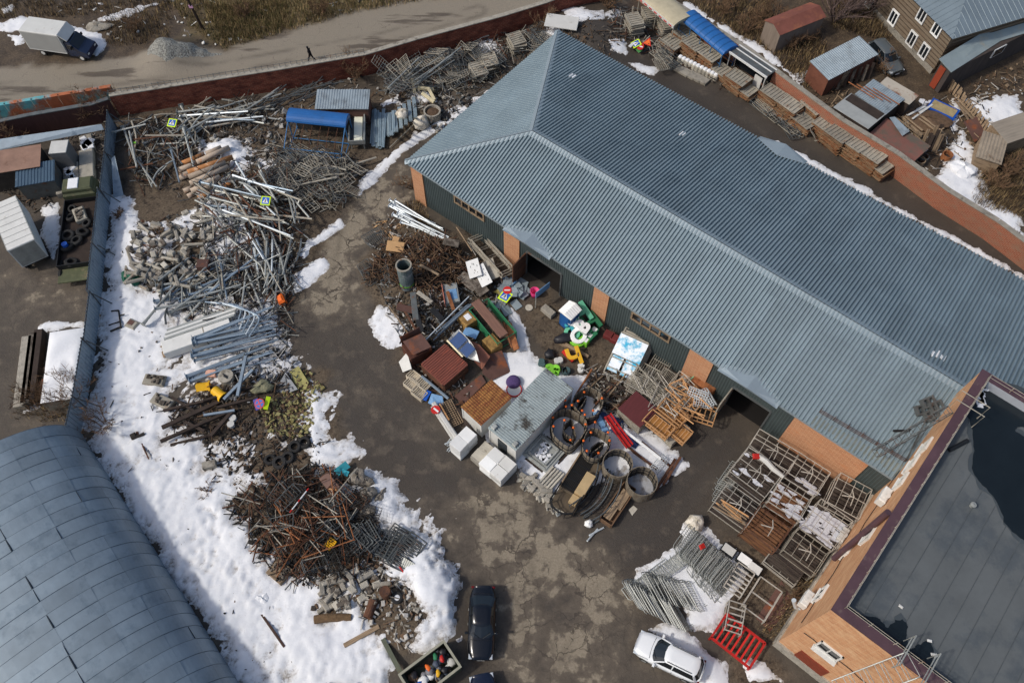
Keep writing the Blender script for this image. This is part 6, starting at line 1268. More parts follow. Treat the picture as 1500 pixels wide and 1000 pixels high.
# bluish lamp posts with base plates
lp = [pole_mesh('lamp_post', 6.8, .10, .055, steel_b, True, True), pole_mesh('lamp_post', 6.2, .095, .05, steel_b, True, False)]
def lampset(n, u0, v0, u1, v1, ang, spread, label, grp, zb=.4):
    for i in range(n):
        t = i/max(1, n-1); u, v = u0+(u1-u0)*t, v0+(v1-v0)*t; o = link('lamp_post', random.choice(lp)); p = at(u, v); o.location = (p.x, p.y, p.z+zb+.14*(i % 3)); o.rotation_euler = (0, R(U(-3, 2)), head(u, v, ang+spread*(t-.5)+random.gauss(0, 1.5))); tag(o, label, 'lamp post', grp)
lampset(9, 345, 478, 350, 500, -17, 12, 'bluish lamp post in the upper layer of the neat bundle', 'lamp posts of the upper bundle', .7); lampset(8, 340, 500, 350, 518, -15, 8, 'bluish lamp post in the middle of the neat bundle', 'lamp posts of the middle bundle', .5); lampset(7, 335, 530, 345, 545, -20, 10, 'bluish lamp post in the lower bundle above the yellow chute', 'lamp posts of the lower bundle', .4)
for i in range(5):
    b = MB(); b.path([(-2.2, 0, 0), (0, .05, 0), (.6, .0, 0), (.9, -.2, 0), (1.05, -.6, 0), (1.1, -2.0, 0)], .07, 7); o = b.build('bent_lamp_arm', steel_w if i % 2 else steel_b); put(o, 338+i*8, 446+i*4, 6+i*4, .8, .8+.1*i); tag(o, 'bent lamp arm hooked over above the long white boxes', 'lamp arm', 'bent lamp arms')
for k, (u, v, ang, L) in enumerate(((288, 492, -19, 5.6), (293, 480, -19, 5.8))):
    if k == 0: o = MB().bbox((0, 0, .45), (L, 1.25, .9), .04).build('long_white_box', white2); put(o, u, v, ang, .9, .05); tag(o, 'long plain white box bound with a strap, lying on snow', 'box'); MB().box((.6, 0, .46), (.08, 1.29, .92)).build('strap', steel_t, o)
    else:
        for j in range(5): o = MB().bbox((0, 0, .1), (L, .22, .2), .02).build('metal_channel', white2 if j % 2 else steel); put(o, u-1+j*1, v-1-j*3.2, ang, .9, .75); tag(o, 'long pale metal channel stacked beside the long white box', 'channel', 'channels beside the white box')
for i in range(5): board('slat_board', wood_d if i % 2 else wood, 1.2, .18, .06, 238+i*4, 515-i, 70, .2, 'short weathered slat at the snow end of the white box', 'slat', (6, 0), 'slats by the white box')
# scrap on the open snow
t = thing('broken_frame', 'broken dark iron frame standing on the open snow', 'scrap frame', at(177, 470), head(177, 470, 85)); b = MB(); b.bar((-.9, 0, .3), (.9, .1, .4), .1); b.bar((-.9, 0, .3), (-1.0, -.6, .3), .1); b.bar((.9, .1, .4), (1.0, -.8, .3), .12); b.bar((-.3, .05, .35), (-.2, .5, .5), .08); b.bar((.3, .05, .35), (.35, -.9, .3), .08); b.bar((.9, .1, 0), (.9, .1, .5), .1); b.build('frame', RUBD, t)
t = thing('old_television', 'old grey television set lying face up on the snow', 'television', at(196, 478), head(196, 478, 25)); MB().bbox((0, 0, .25), (1.0, .8, .5), .12).build('case', steel_t, t); MB().box((-.1, .05, .51), (.5, .4, .04)).build('screen', rust_p, t)
def machine(u, v, ang, L, W, label, name):
    t = thing(name, label, 'machine part', at(u, v), head(u, v, ang)); b = MB(); b.bbox((0, 0, .22), (L, W, .44), .08)
    b.build('body', steel_t, t); b = MB()
    for i in range(12): b.bbox((U(-L*.38, L*.38), U(-W*.32, W*.32), .5), (U(.15, .4), U(.1, .3), U(.08, .22)), .02, random.choice((0, R(90))))
    b.build('fitting', RUB, t)
machine(228, 559, 6, 1.7, .9, 'grey cast machine block alone on the open snow', 'engine_block'); machine(240, 590, 24, 1.8, .9, 'grey machine casing half sunk in snow above the timbers', 'machine_casing')
t = thing('rusty_stake', 'rusty stake with wheel fitting sticking out of the snow', 'stake', at(210, 655), head(210, 655, 68)); MB().tube((-1.4, 0, .15), (1.3, .1, .3), .1, .05, 7).build('shaft', rust, t); MB().bar((-.9, -.45, .35), (-.9, .5, .3), .18).bbox((-1.1, -.3, .3), (.5, .4, .3), .05).build('fitting', RUBD, t)
for i, (u, v, a) in enumerate(((283, 746, -60), (287, 748, -45), (290, 752, 30))): o = link('scrap_rod', MB().tube((-.55, 0, 0), (.55, 0, .15), .035, n=5).mesh('scrap_rod', rust)); put(o, u, v, a, .2, .25); tag(o, 'rusty rod poking from the snow near the rebar heap', 'rod', 'rods in the snow')
o = MB().bar((-2.2, 0, .1), (2.2, 0, .2), .16, .2).build('iron_beam', mat('dark brown iron', (72, 52, 44), .8, .1, .3, 2)); put(o, 391, 910, 55, .2, .1); tag(o, 'long dark iron beam lying alone on the snow', 'beam')
lump('snow_block', 386, 877, 20, (1.1, .8, .5), snowm, 'pale lump of packed snow beside the dark iron beam', 'lump')
# orange box, yellow chutes, drum, ring
o = MB().bbox((0, 0, .25), (.95, .62, .5), .12).bbox((.1, 0, .52), (.45, .4, .1), .04).build('orange_box', orange); put(o, 414, 440, 65, .2, .15); o.rotation_euler.x = R(20); tag(o, 'bright orange plastic box at the edge of the drive', 'box')
for u, v, a, lab in ((297, 566, -10, 'square yellow chute mouth beside the grey drum'), (320, 576, 40, 'round yellow chute end lying in the rubbish')):
    t = thing('rubbish_chute', lab, 'chute', at(u, v, .5), head(u, v, a)); b = MB(); b.pipe((-.5, 0, .5), (.45, 0, .45), .38, .33, 14 if a > 0 else 4); b.build('body', yellow, t); b = MB(); b.pipe((.4, 0, .45), (.55, 0, .44), .46, .36, 14 if a > 0 else 4); b.build('rim', yellow, t)
t = thing('concrete_ring', 'round grey concrete lid with slots beside the yellow chutes', 'manhole ring', at(334, 556), 0); MB().lathe([(.01, 0), (.58, 0), (.6, .7), (.01, .74)], 20).build('body', conc, t); MB().box((0, 0, .75), (.5, .12, .03), R(-30)).box((.05, -.15, .75), (.4, .1, .03), R(-30)).build('slot', black, t)
lump('white_basin', 299, 555, 10, (1.4, .7, .5), white2, 'dirty white basin above the square yellow chute', 'basin', .2); board('pink_board', mat('salmon pink board', (206, 160, 138), .8), .8, .6, .3, 309, 547, 0, .6, 'salmon pink box beside the dirty white basin', 'box', (10, 0)); lump('tarpaulin_lump', 385, 570, -20, (1.9, 1.0, .7), mat('dull olive tarp', (132, 130, 104), .8, 0, .2, 2), 'dull olive tarpaulin bundle amid the rubbish', 'tarpaulin', .1); plate('olive_sheet', [(424, 544), (437, 536), (452, 560), (447, 572), (432, 562)], .5, mat('olive yellow sheet', (150, 144, 90), .8, 0, .15, 2), 'large olive yellow insulation sheet at the edge of the drive', 'sheet', zs=[.3, .5, .4, .2, .4]); plate('clear_sheet', [(402, 573), (418, 545), (436, 570), (420, 576)], .5, mat('grey plastic film', (138, 142, 146), .4, 0, .2, 3), 'crumpled grey plastic film next to the olive sheet', 'sheet', zs=[.3, .7, .5, .3])
for i, (x0, y0, x1, y1, z) in enumerate(((240, 602, 310, 586, .4), (238, 627, 330, 585, .5), (236, 647, 345, 600, .5), (250, 652, 320, 635, .25), (300, 590, 370, 570, .6), (320, 600, 380, 585, .6), (252, 582, 290, 606, .35), (270, 618, 300, 632, .5), (310, 640, 345, 600, .5), (330, 588, 372, 545, .8), (350, 583, 362, 525, .9), (300, 610, 345, 603, .7))):
    a, b_ = G(x0, y0, z), G(x1, y1, z+U(-.1, .2)); c = (a+b_)/2; hh = gz(c)*.8; o = MB().bar(a-c, b_-c, U(.14, .32), U(.12, .25)).build('dark_timber' if i < 9 else 'metal_bar', wood_d if i < 9 else steel_b); o.location = (c.x, c.y, c.z+hh); tag(o, 'long dark timber in the heap on the snow side' if i < 9 else 'bluish metal bar sticking up among the rubbish', 'timber' if i < 9 else 'bar', 'dark timbers on the snow side' if i < 9 else 'bars among the rubbish')
# tyres and lids
def tyre_mesh(nm, r=.42, w=.22, m=None):
    b = MB(); prof = [(r*.55, -w/2), (r*.85, -w/2), (r, -w*.3), (r, w*.3), (r*.85, w/2), (r*.55, w/2), (r*.55, -w/2)]
    return b.lathe(prof, 20).mesh(nm, m or rubber)
tym = tyre_mesh('old_tyre', .5, .3)
for u, v, s, in ((446, 649, 1.0), (422, 671, 1.0), (396, 674, .9), (410, 678, 1.1), (432, 655, 1.0)): o = link('old_tyre', tym); put(o, u, v, 0, .1, .2); o.scale = (s, s, 1); o.rotation_euler.x = U(-.2, .2); tag(o, 'old tyre lying flat in the dark rubble patch', 'tyre', 'tyres in the rubble patch')
for i, (u, v) in enumerate(((343, 615), (340, 624))): o = MB().lathe([(.01, 0), (.26, 0), (.28, .35), (.01, .36)], 14).build('white_pail', white2); put(o, u, v, 0, 0, .1); tag(o, 'small white pail by the dark timbers', 'pail', 'white pails')
board('plastic_box', conc, 1.0, .55, .5, 307, 681, -15, .3, 'grey box at the snow edge of the rubble patch', 'box')
# rebar and frame heap
rods = [MB().tube((-L/2, 0, 0), (L/2, 0, 0), r, n=5).mesh('rusty_rod', m_) for L, r, m_ in ((3.0, .045, steel_t), (2.2, .035, rust), (4.0, .045, rust_o), (1.6, .035, steel_t), (2.6, .04, rust))]
scatter('rusty_rod', rods, 100, [(340, 735), (390, 710), (440, 690), (500, 700), (520, 740), (510, 800), (450, 830), (400, 810)], [(45, 14), (-8, 14), (-50, 14), (70, 14)], 'rusty rod in the dark heap of old iron', 'rod', 'rods of the iron heap', .2, 1.4, 8, (.7, 1.1))
bdk = [wire_frame_mesh('bed_base', 1.8, .9, 7, 1, .03, steel_d, .018), wire_frame_mesh('bed_base', 2.2, 1.0, 5, 4, .03, rust, .018), wire_frame_mesh('bed_base', 1.8, .8, 6, 2, .028, steel_d, .018, .35), wire_frame_mesh('bed_base', 2.0, 1.1, 8, 5, .025, RUBD, .016)]
scatter('bed_base', bdk, 40, [(390, 730), (440, 690), (520, 720), (560, 780), (540, 820), (440, 830)], [(45, 16), (-45, 16), (20, 12)], 'dark wire bed frame in the heap of old iron', 'bed frame', 'bed frames of the iron heap', .2, 1.3, 12)
brg = barrier_mesh(); gg = wire_frame_mesh('iron_grating', 2.3, 1.4, 10, 1, .05, steel_d, .035)
for i in range(11): o = link('iron_grating', gg); put(o, 560+i*4, 792+U(-10, 10)+i*2, 10+U(-6, 6) if i < 4 else -60+U(-8, 8), .5, .3+.05*i); o.rotation_euler.x = R(U(-10, 25)); tag(o, 'bluish iron grating in the stack beside the snow bank', 'grating', 'gratings by the snow bank')
for i in range(7): o = link('iron_grating', wire_frame_mesh('iron_grating', 1.7, 1.2, 8, 3, .035, steel_d, .02) if i == 0 else brw); brw = o.data; put(o, 505+i*6, 795+U(-4, 4)-i*2, 60, .6, .5+.04*i); o.rotation_euler.x = R(25+U(-6, 6)); tag(o, 'dark iron grating leaning at the end of the iron heap', 'grating', 'gratings of the iron heap')
t = thing('brown_cupboard', 'brown cupboard with rusty side lying on the iron heap', 'cupboard', at(484, 709, .6), head(484, 709, 52)); MB().bbox((0, 0, .4), (1.7, .8, .7), .03).build('body', mat('brown laminate', (128, 100, 88), .6, 0, .15, 1.5), t); MB().box((-.88, 0, .4), (.06, .78, .66)).build('side_panel', rust, t); MB().bar((.3, -.3, .78), (.9, .2, .82), .1).build('orange_strip', wood_o, t)
board('turquoise_panel', teal, 1.1, .6, .05, 501, 686, -40, .5, 'turquoise panel beside the large boulders', 'panel', (15, 8)); board('turquoise_panel', teal, .6, .4, .05, 505, 692, 20, .4, 'smaller turquoise piece by the boulders', 'panel', (5, 8))
t = thing('striped_rod', 'red and white striped rod lying on the iron heap', 'rod', (0, 0, 0)); put(t, 438, 733, -52, 1.6, 1.6); b = MB(); b.tube((-1, 0, 0), (1, 0, 0), .05, n=6); b.build('shaft', white, t); b = MB()
for x in (-.9, 0, .95): b.tube((x-.12, 0, 0), (x+.12, 0, 0), .055, n=6)
b.build('red_band', red, t)
o = link('wire_basket', wire_frame_mesh('wire_basket', .7, .5, 5, 3, .05, yellow, .04)); put(o, 484, 797, -50, .8, .9); tag(o, 'yellow mesh piece at the lower side of the iron heap', 'mesh')
for u, v, a, d_, lab in ((525, 701, -5, (1.5, 1.2, .8), 'large square grey boulder nearest the drive'), (537, 707, 10, (1.3, .8, .6), 'flat grey boulder under the square one'), (540, 725, 20, (1.3, 1.1, .9), 'rounded grey boulder below the flat one'), (559, 727, -60, (1.3, .6, .6), 'long grey boulder in the snow near the drive'), (537, 749, 0, (1.2, 1.1, .7), 'grey boulder with snow on it by the gratings')): lump('boulder', u, v, a, d_, stone, lab, 'boulder')
t = thing('pallet_scrap', 'square weathered pallet heaped with scrap on the snow', 'pallet', at(411, 838), head(411, 838, 40)); MB().bbox((0, 0, .2), (1.4, 1.3, .4), .05).build('base', wood, t); b = MB()
for i in range(26): b.bbox((U(-.55, .55), U(-.5, .5), .45), (U(.1, .35), U(.06, .2), .12), .02, U(0, 3))
b.build('scrap_load', RUB, t)
o = MB().bar((-1.6, 0, 0), (1.6, 0, .1), .05).bar((-.2, 0, 0), (-.25, .3, -.3), .04).bar((.1, 0, 0), (.05, .35, -.3), .04).build('rusty_rail', rust_o); put(o, 396, 812, 10, .3, .35); tag(o, 'thin rusty rail with two prongs lying on snow by the iron heap', 'rail')
# barrels, log, corrugated scrap, red strip
o = MB().lathe([(.01, 0), (.38, 0), (.4, .3), (.38, .6), (.4, .85), (.36, .9), (.01, .88)], 18).build('rusty_barrel', rust, None, False); put(o, 565, 868, 0, .5, .1); tag(o, 'rusty barrel standing beside the snow bank', 'barrel')
o = MB().pipe((-.6, 0, .35), (.6, 0, .35), .33, .29, 14).build('rusty_barrel', rust); put(o, 543, 892, -70, .3, .0); tag(o, 'open rusty barrel lying on its side by the block heap', 'barrel')
t = thing('snowy_tyre', 'tyre full of snow beside the standing rusty barrel', 'tyre', at(582, 876)); link('ring', tyre_mesh('ring', .42, .25), t).location.z = .2; MB().lathe([(.3, .1), (.2, .25), (.01, .3)], 14).build('snow_fill', snowm, t)
o = MB().path([(-1.3, 0, .3), (-.4, .05, .32), (.5, 0, .3), (1.2, -.05, .3)], [.3, .3, .28, .24], 10).build('tree_log', mat('bark', (108, 86, 62), .95, 0, .3, 4, bump=.8)); put(o, 489, 905, -5, .3, .05); tag(o, 'brown bark log lying on the snow below the block heap', 'log')
board('wooden_plank', wood, 2.6, .3, .2, 530, 931, -28, .35, 'long snow edged wooden plank near the bottom of the heap', 'plank', (0, -4))
b = MB(); b.ribs((-.5, -.4, 0), (1, 0, 0), (0, 1, 0), (0, 0, 1), 1.0, lambda q: (0, .8), .15, .05); b.box((0, 0, -.03), (1, .8, .03)); o = b.build('corrugated_scrap', steel); put(o, 597, 829, 30, .5, .5); o.rotation_euler.x = R(20); tag(o, 'small corrugated metal scrap beside the gratings', 'scrap'); board('red_strip', red, .8, .1, .08, 589, 835, 55, .4, 'short red strip touching the corrugated scrap', 'strip'); board('brown_strip', rust, 1.0, .14, .1, 614, 827, -40, .5, 'short brown strip on the snow bank', 'strip')
# ================================================================ fences and walls round the yard
def zat(ub, vb, ut, vt):
    """height of a vertical edge seen from (ub, vb) on the ground to (ut, vt)"""
    p = G(ub, vb); best = min((((lambda a, b, c: (a-ut)**2+(b-vt)**2)(*proj(p.x, p.y, z/10), 0), z/10) for z in range(5, 150)))
    return best[1]
def proj(x, y, z):
    z -= HC; d = y*math.sin(TH)-z*math.cos(TH); e = -y*math.cos(TH)-z*math.sin(TH); return 750+FPX*x/d, 500+FPX*e/d
galv = mat('light blue galvanised sheet', (146, 160, 170), .5, .15, .18, .8, (104, 118, 130), .58, .8, rnd=0)
fb = [G(*p) for p in ((172, 188), (168, 246), (162, 300), (155, 378), (148, 448), (140, 516), (127, 598), (118, 640))]
t = thing('metal_fence', 'bluish sheet metal fence standing between the truck lot and the snowy yard', 'fence', fb[0])
for i in range(len(fb)-1):
    a, b_ = fb[i]-fb[0], fb[i+1]-fb[0]; d = (b_-a); L = d.length; d.normalize(); nn = Vector((d.y, -d.x, 0)); ln = Vector((U(-.25, .1), 0, 0)); up = (Vector((0, 0, 2.3+U(-.1, .1)))+ln).normalized(); k = MB()
    k.ribs(a, d, up, d.cross(up), L-.03, lambda q: (.02, 2.3), .35, .05); k.build('panel', galv, t)
    p = MB(); p.bar(a, a+up*2.4, .1); p.bar(a+Vector((.1, 0, 1.9)), a+Vector((1.1, .1, .05)), .07); p.bar(a+up*2.2, b_+up*2.2, .06, .05); p.build('post', steel_d, t)
plate('loose_sheet', [(163, 232), (168, 228), (181, 286), (166, 289)], .5, galv, 'loose bluish sheet leaning on the metal fence', 'sheet', zs=[2.0, 2.0, .1, .1])
def wall(name, pts, h, th, m, label, capm, cat='wall', spikes=None, step=0):
    P = [G(*p) for p in pts]; o = P[0]; t = thing(name, label, cat, o); b = MB(); c = MB(); s = MB()
    for i in range(len(P)-1):
        a, e = P[i]-o, P[i+1]-o; d = (e-a).normalized(); nn = Vector((-d.y, d.x, 0)); 
        b.prism([((a)[0], a[1]), (e[0], e[1]), (e+nn*th)[:2], (a+nn*th)[:2]], -.1, h); q = Vector((0, 0, h)); f = nn*.06
        c.slab([a-f+q+Vector((0, 0, .09)), e-f+q+Vector((0, 0, .09)), e+nn*th+f+q+Vector((0, 0, .09)), a+nn*th+f+q+Vector((0, 0, .09))], .088)
        if spikes and spikes[0] <= i < spikes[1]:
            n = int((e-a).length/.55)
            for j in range(n+1):
                k = a.lerp(e, j/n)+nn*th*.5+q; s.bar(k, k+nn*.25+Vector((0, 0, .45)), .04)
            s.bar(a+nn*(th*.5+.2)+q+Vector((0, 0, .38)), e+nn*(th*.5+.2)+q+Vector((0, 0, .38)), .03)
    b.build('brickwork', m, t); c.build('coping', capm, t)
    if s.v: s.build('wire_bracket', steel_d, t)
    return t
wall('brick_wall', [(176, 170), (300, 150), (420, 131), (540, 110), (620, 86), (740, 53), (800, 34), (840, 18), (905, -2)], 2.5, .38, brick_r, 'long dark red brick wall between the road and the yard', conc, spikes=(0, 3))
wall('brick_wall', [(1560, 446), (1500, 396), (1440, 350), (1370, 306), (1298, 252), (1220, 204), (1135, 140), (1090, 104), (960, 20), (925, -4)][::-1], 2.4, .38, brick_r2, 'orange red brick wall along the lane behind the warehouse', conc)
wall('brick_wall', [(-40, 218), (60, 196), (150, 180), (174, 172)], 2.3, .3, mat('dark red brown cladding', (72, 46, 42), .85, 0, .3, 2, rnd=0, stretch=(5, 5, .5)), 'dark red brown clad wall along the road beside the truck lot', steel_d)
turq = mat('peeling turquoise paint', (176, 104, 70), .8, 0, .2, 1.5, (102, 176, 182), .5, .45, rnd=0)
a, b_ = G(-20, 178), G(172, 146); d = (b_-a).normalized(); o = MB(); L = (b_-a).length
for k in range(10): x0, x1 = L*k/10, L*(k+1)/10-.03; o.add([d*x0+Vector((0, 0, .1)), d*x1+Vector((0, 0, .1)), d*x1+Vector((0, .0, 1.6)), d*x0+Vector((0, .0, 1.6))], [(0, 1, 2, 3)]); o.slab([d*x0+Vector((0, 0, 1.6)), d*x1+Vector((0, 0, 1.6)), d*x1+Vector((.05, .25, 1.75)), d*x0+Vector((.05, .25, 1.75))], .04)
t = thing('painted_fence', 'low metal fence with peeling turquoise and rust paint beside the road', 'fence', a); o.build('panel', turq, t); k = MB()
for i in range(11): p = d*(L*i/10); k.bar(p+Vector((0, .08, 0)), p+Vector((0, .08, 1.7)), .08)
k.build('post', rust, t)
# lean-to roof strip below the clad wall
P4 = [G(-30, 208, 2.2), G(148, 182, 2.3), G(152, 190, 1.9), G(-30, 226, 1.8)]; c = sum(P4, Vector())/4; t = thing('lean_to', 'pale bluish lean-to roof strip along the clad wall', 'lean-to', (c.x, c.y, 0)); o = Vector((c.x, c.y, 0)); MB().slab([p-o for p in P4], .06).build('roof', galv, t); k = MB()
for s in (0, .33, .66, 1): p = P4[3].lerp(P4[2], s)-o; k.bar(p, Vector((p.x, p.y, 0)), .12)
k.build('post', wood_d, t)
def hut(name, p0, p1, p2, z, label, rm, wm, cat='shed', slope=.25, over=.12, ridge=False, dep=.04, pitch=.28, rib=True, door=None):
    c, rz, L, W = fit(p0, p1, p2, z); t = thing(name, label, cat, c, rz); b = MB(); l, w_ = L/2-over, W/2-over
    zl = z-slope if not ridge else z-.25
    b.prism([(-l, -w_), (l, -w_), (l, w_), (-l, w_)], 0, zl-.12)
    if ridge:
        b.add([(-l, -w_, zl-.12), (-l, w_, zl-.12), (-l, 0, z-.1+.25)], [(0, 2, 1)]); b.add([(l, -w_, zl-.12), (l, w_, zl-.12), (l, 0, z-.1+.25)], [(0, 1, 2)])
    else: b.add([(-l, -w_, zl-.12), (-l, w_, zl-.12), (l, w_, zl-.12), (l, -w_, zl-.12), (-l, w_, z-.08), (l, w_, z-.08)], [(0, 4, 1), (3, 2, 5), (1, 4, 5, 2), ])
    b.build('wall', wm, t); r = MB()
    if ridge:
        hh = W/2; s_ = math.hypot(hh, .5)
        for s in (-1, 1):
            vd_ = Vector((0, -s*hh, .5))/s_; nd__ = Vector((0, s*.5, hh))/s_
            if rib: r.ribs((-L/2, s*W/2, zl), (1, 0, 0), vd_, nd__, L, lambda q: (0, s_), pitch, dep)
            else: r.slab([(-L/2, s*W/2, zl), (L/2, s*W/2, zl), (L/2, 0, zl+.5), (-L/2, 0, zl+.5)], .05)
    else:
        s_ = math.hypot(W, slope); vd_ = Vector((0, W, slope))/s_; nd__ = Vector((0, -slope, W))/s_
        if rib: r.ribs((-L/2, -W/2, zl), (1, 0, 0), vd_, nd__, L, lambda q: (0, s_), pitch, dep)
        r.slab([(-L/2, -W/2, zl-.005), (L/2, -W/2, zl-.005), (L/2, W/2, z-.005), (-L/2, W/2, z-.005)], .05)
    r.build('roof', rm, t)
    if door: k = MB(); k.box((door[0]*l, -w_-.03, .95), (.9, .06, 1.8)); k.bar((door[0]*l+.3, -w_-.08, .9), (door[0]*l+.3, -w_-.08, 1.1), .04); k.build('door', door[1], t)
    return t, L, W
rust_roof = mat('brown red rusty roof', (122, 74, 62), .8, .05, .2, .9, (140, 88, 66), .56, .6, rnd=0)
grey_roof = mat('weathered zinc roof', (150, 162, 168), .5, .2, .15, .8, (124, 132, 136), .58, .5, rnd=0)
# ================================================================ truck lot at the left
hut('rusty_shed', (-30, 256), (57, 242), (52, 212), 2.6, 'shed with a patchy rusty brown roof beside the truck lot', mat('patchy rust roof', (142, 112, 96), .85, 0, .2, .8, (96, 62, 46), .62, .5, rnd=0), RUBD, rib=False, slope=.15)
hut('blue_hut', (20, 272), (78, 262), (62, 237), 2.3, 'dark blue corrugated hut with a pale chalky smear on its roof', mat('dark blue corrugated roof', (66, 88, 106), .6, .1, .15, .7, (150, 164, 176), .66, .55, rnd=0), steel_d, slope=.2)
t = thing('small_cabin', 'tall narrow grey cabin with pale flat top', 'cabin', at(105, 243), head(105, 243, -5)); MB().bbox((0, 0, 1.25), (1.5, 1.5, 2.5), .05).build('wall', mat('dark grey cabin', (92, 92, 92), .7, 0, .15, 1.5), t); MB().bbox((0, 0, 2.53), (1.56, 1.56, .08), .02).build('roof', white2, t)
def boxvan(p0, p1, p2, z, label):
    c, rz, L, W = fit(p0, p1, p2, z); t = thing('box_trailer', label, 'trailer', c, rz); MB().bbox((0, 0, .9+(z-.9)/2), (L, W, z-.9), .04).build('body', white2, t); b = MB(); b.box((0, 0, .8), (L-.2, W*.5, .2)); b.build('chassis', black, t)
    for i in range(1, 6): pass
    b = MB()
    for i in range(1, 8): b.box((-L/2+L*i/8, 0, z+.012), (.03, W, .02))
    for s in (-1, 1): b.box((0, s*W/2, z-.05), (L+.02, .05, .1))
    b.build('trim', steel, t)
    for sx in (-.36, -.22):
        for sy in (-1, 1): o = link('wheel', tyre_mesh('wheel', .45, .3), t); o.location = (L*sx, sy*(W/2-.2), .45); o.rotation_euler = (R(90), 0, 0)
    MB().box((-L/2-.02, 0, .9+(z-.9)/2), (.04, W-.2, z-1.1)).build('door', steel, t)
boxvan((50, 350), (22, 286), (-20, 294), 3.3, 'large pale box trailer parked at the edge of the truck lot')
# old green flatbed with tyres
c, rz, L, W = fit((84, 392), (96, 296), (142, 294), 1.1); olive = mat('olive green truck paint', (84, 88, 62), .7, 0, .2, 2, (120, 110, 84), .6)
t = thing('flatbed_truck', 'olive green flatbed truck loaded with old tyres beside the metal fence', 'truck', c, rz); b = MB(); b.box((0, 0, .75), (L, W, .12)); b.build('deck', wood_d, t)
b = MB()
for s in (-1, 1): b.box((0, s*(W/2), 1.05), (L, .07, .55))
b.box((L/2, 0, 1.05), (.07, W-.1, .55)); b.box((-L/2, 0, 1.05), (.07, W-.1, .55)); b.build('side_board', black, t)
MB().bbox((-L/2-.75, 0, .75), (1.4, W, .12), .02).build('tail_deck', olive, t)
MB().box((-.3, 0, .5), (L+1.2, .9, .2)).build('chassis', black, t)
for sx in (-.55, -.42, .35):
    for sy in (-1, 1): o = link('wheel', tyre_mesh('wheel', .48, .3), t); o.location = (L*sx, sy*(W/2-.1), .48); o.rotation_euler = (R(90), 0, 0)
t2, _, _ = t, 0, 0
MB().bbox((L/2+1.0, 0, 1.35), (1.8, W, .9), .15).bbox((L/2+1.0, 0, 2.0), (1.5, W-.2, .5), .12).build('cab', olive, t); MB().bbox((L/2+1.0, .3, 2.3), (1.2, .9, .1), .04).build('snow_cap', snowm, t)
for i, (u, v, k) in enumerate(((104, 318, 1), (121, 340, 1.1), (99, 345, 1.2), (112, 352, 1.1), (98, 361, 1.2), (127, 327, .9), (106, 306, .8), (104, 384, 1.1))): o = link('truck_tyre', tym); o.location = G(u, v, 1.0 if i < 7 else 1.0); o.scale = (k, k, 1); o.rotation_euler = (U(-.3, .3), U(-.3, .3), 0); tag(o, 'old black tyre loaded on the flatbed truck', 'tyre', 'tyres on the flatbed')
o = tag(MB().lathe([(.01, 0), (.25, 0), (.25, .3), (.01, .3)], 12).build('blue_pail', signblue), 'dark blue pail inside a tyre on the flatbed truck', 'pail'); o.location = G(96, 360, 1.2)
machine(119, 317, 70, 1.6, 1.0, 'rusty engine block loaded on the flatbed truck', 'engine_block'); [setattr(x, 'location', G(119, 317, .85)) for x in COL.objects if x.get('label') == 'rusty engine block loaded on the flatbed truck']
for i, (u, v, a, L, W, m, sn, lab) in enumerate(((130, 245, 88, 3.6, 1.3, conc_l, 0, 'long pale concrete slab beside the metal fence'), (108, 262, 86, 3.0, 1.4, conc, 1, 'concrete slab half covered with snow, beside the tall cabin'), (130, 214, 80, 2.0, 1.2, conc, 1, 'short concrete slab with snow patch below the wall'), (90, 277, 80, 2.2, .7, conc, 0, 'ribbed grey slab by the snowy slab'))):
    t = thing('concrete_slab', lab, 'slab', at(u, v), head(u, v, a)); MB().bbox((0, 0, .3), (L, W, .6), .06).build('body', m, t)
    if sn:
        b = MB(); 
        for k in range(9): b.bbox((U(-L*.4, L*.4), U(-W*.2, W*.35), .63), (U(.5, .9), U(.4, .7), .1), .05, U(0, 1))
        b.build('snow_cap', snowm, t)
# snowy platform roof
c, rz, L, W = fit((58, 590), (72, 486), (124, 482), 1.5); t = thing('snowy_platform', 'flat roofed bunker covered in smooth snow beside the metal fence', 'bunker', c, rz); MB().box((0, 0, .7), (L, W, 1.4)).build('wall', conc, t)
b = MB(); nx, ny = 18, 12
for i in range(nx+1):
    for j in range(ny+1):
        e = min(i, nx-i, j, ny-j); b.v.append((-L/2+L*i/nx, -W/2+W*j/ny, 1.42+(.28*(1-math.exp(-e*.9))+.08*math.sin(i*.7+j*.5)*(e > 0)+(-.16 if (i-8)**2+(j-4)**2 < 4 else 0))))
for i in range(nx):
    for j in range(ny): b.f.append((i*(ny+1)+j, (i+1)*(ny+1)+j, (i+1)*(ny+1)+j+1, i*(ny+1)+j+1)); b.m.append(0)
b.build('snow_cover', snowm, t, True)
for i, (u, v, m, w_) in enumerate(((53, 535, wood_d, .7), (45, 540, RUB, .7), (36, 545, conc, .8))): board('long_slab', m, 6.5, w_, .7, u, v, 97, .5, ('dark long plank stack against the snowy bunker', 'middle long slab beside the snowy bunker', 'outer long slab with snow on it beside the bunker')[i], 'slab')
board('rust_sheet', mat('red brown sheet', (146, 88, 66), .8, 0, .15, 1.5), 1.6, 1.3, .06, 69, 566, 60, .5, 'red brown sheet under the bare bush by the bunker', 'sheet', (10, 5))
rubble('rubble', [(90, 200), (150, 190), (165, 240), (150, 290), (85, 290)], 220, [RUB, RUBD, steel_d], sticks=.5, zmax=.4); rubble('rubble', [(0, 240), (20, 330), (80, 300), (60, 270)], 120, [RUBB, RUBD], sticks=.5, zmax=.3)
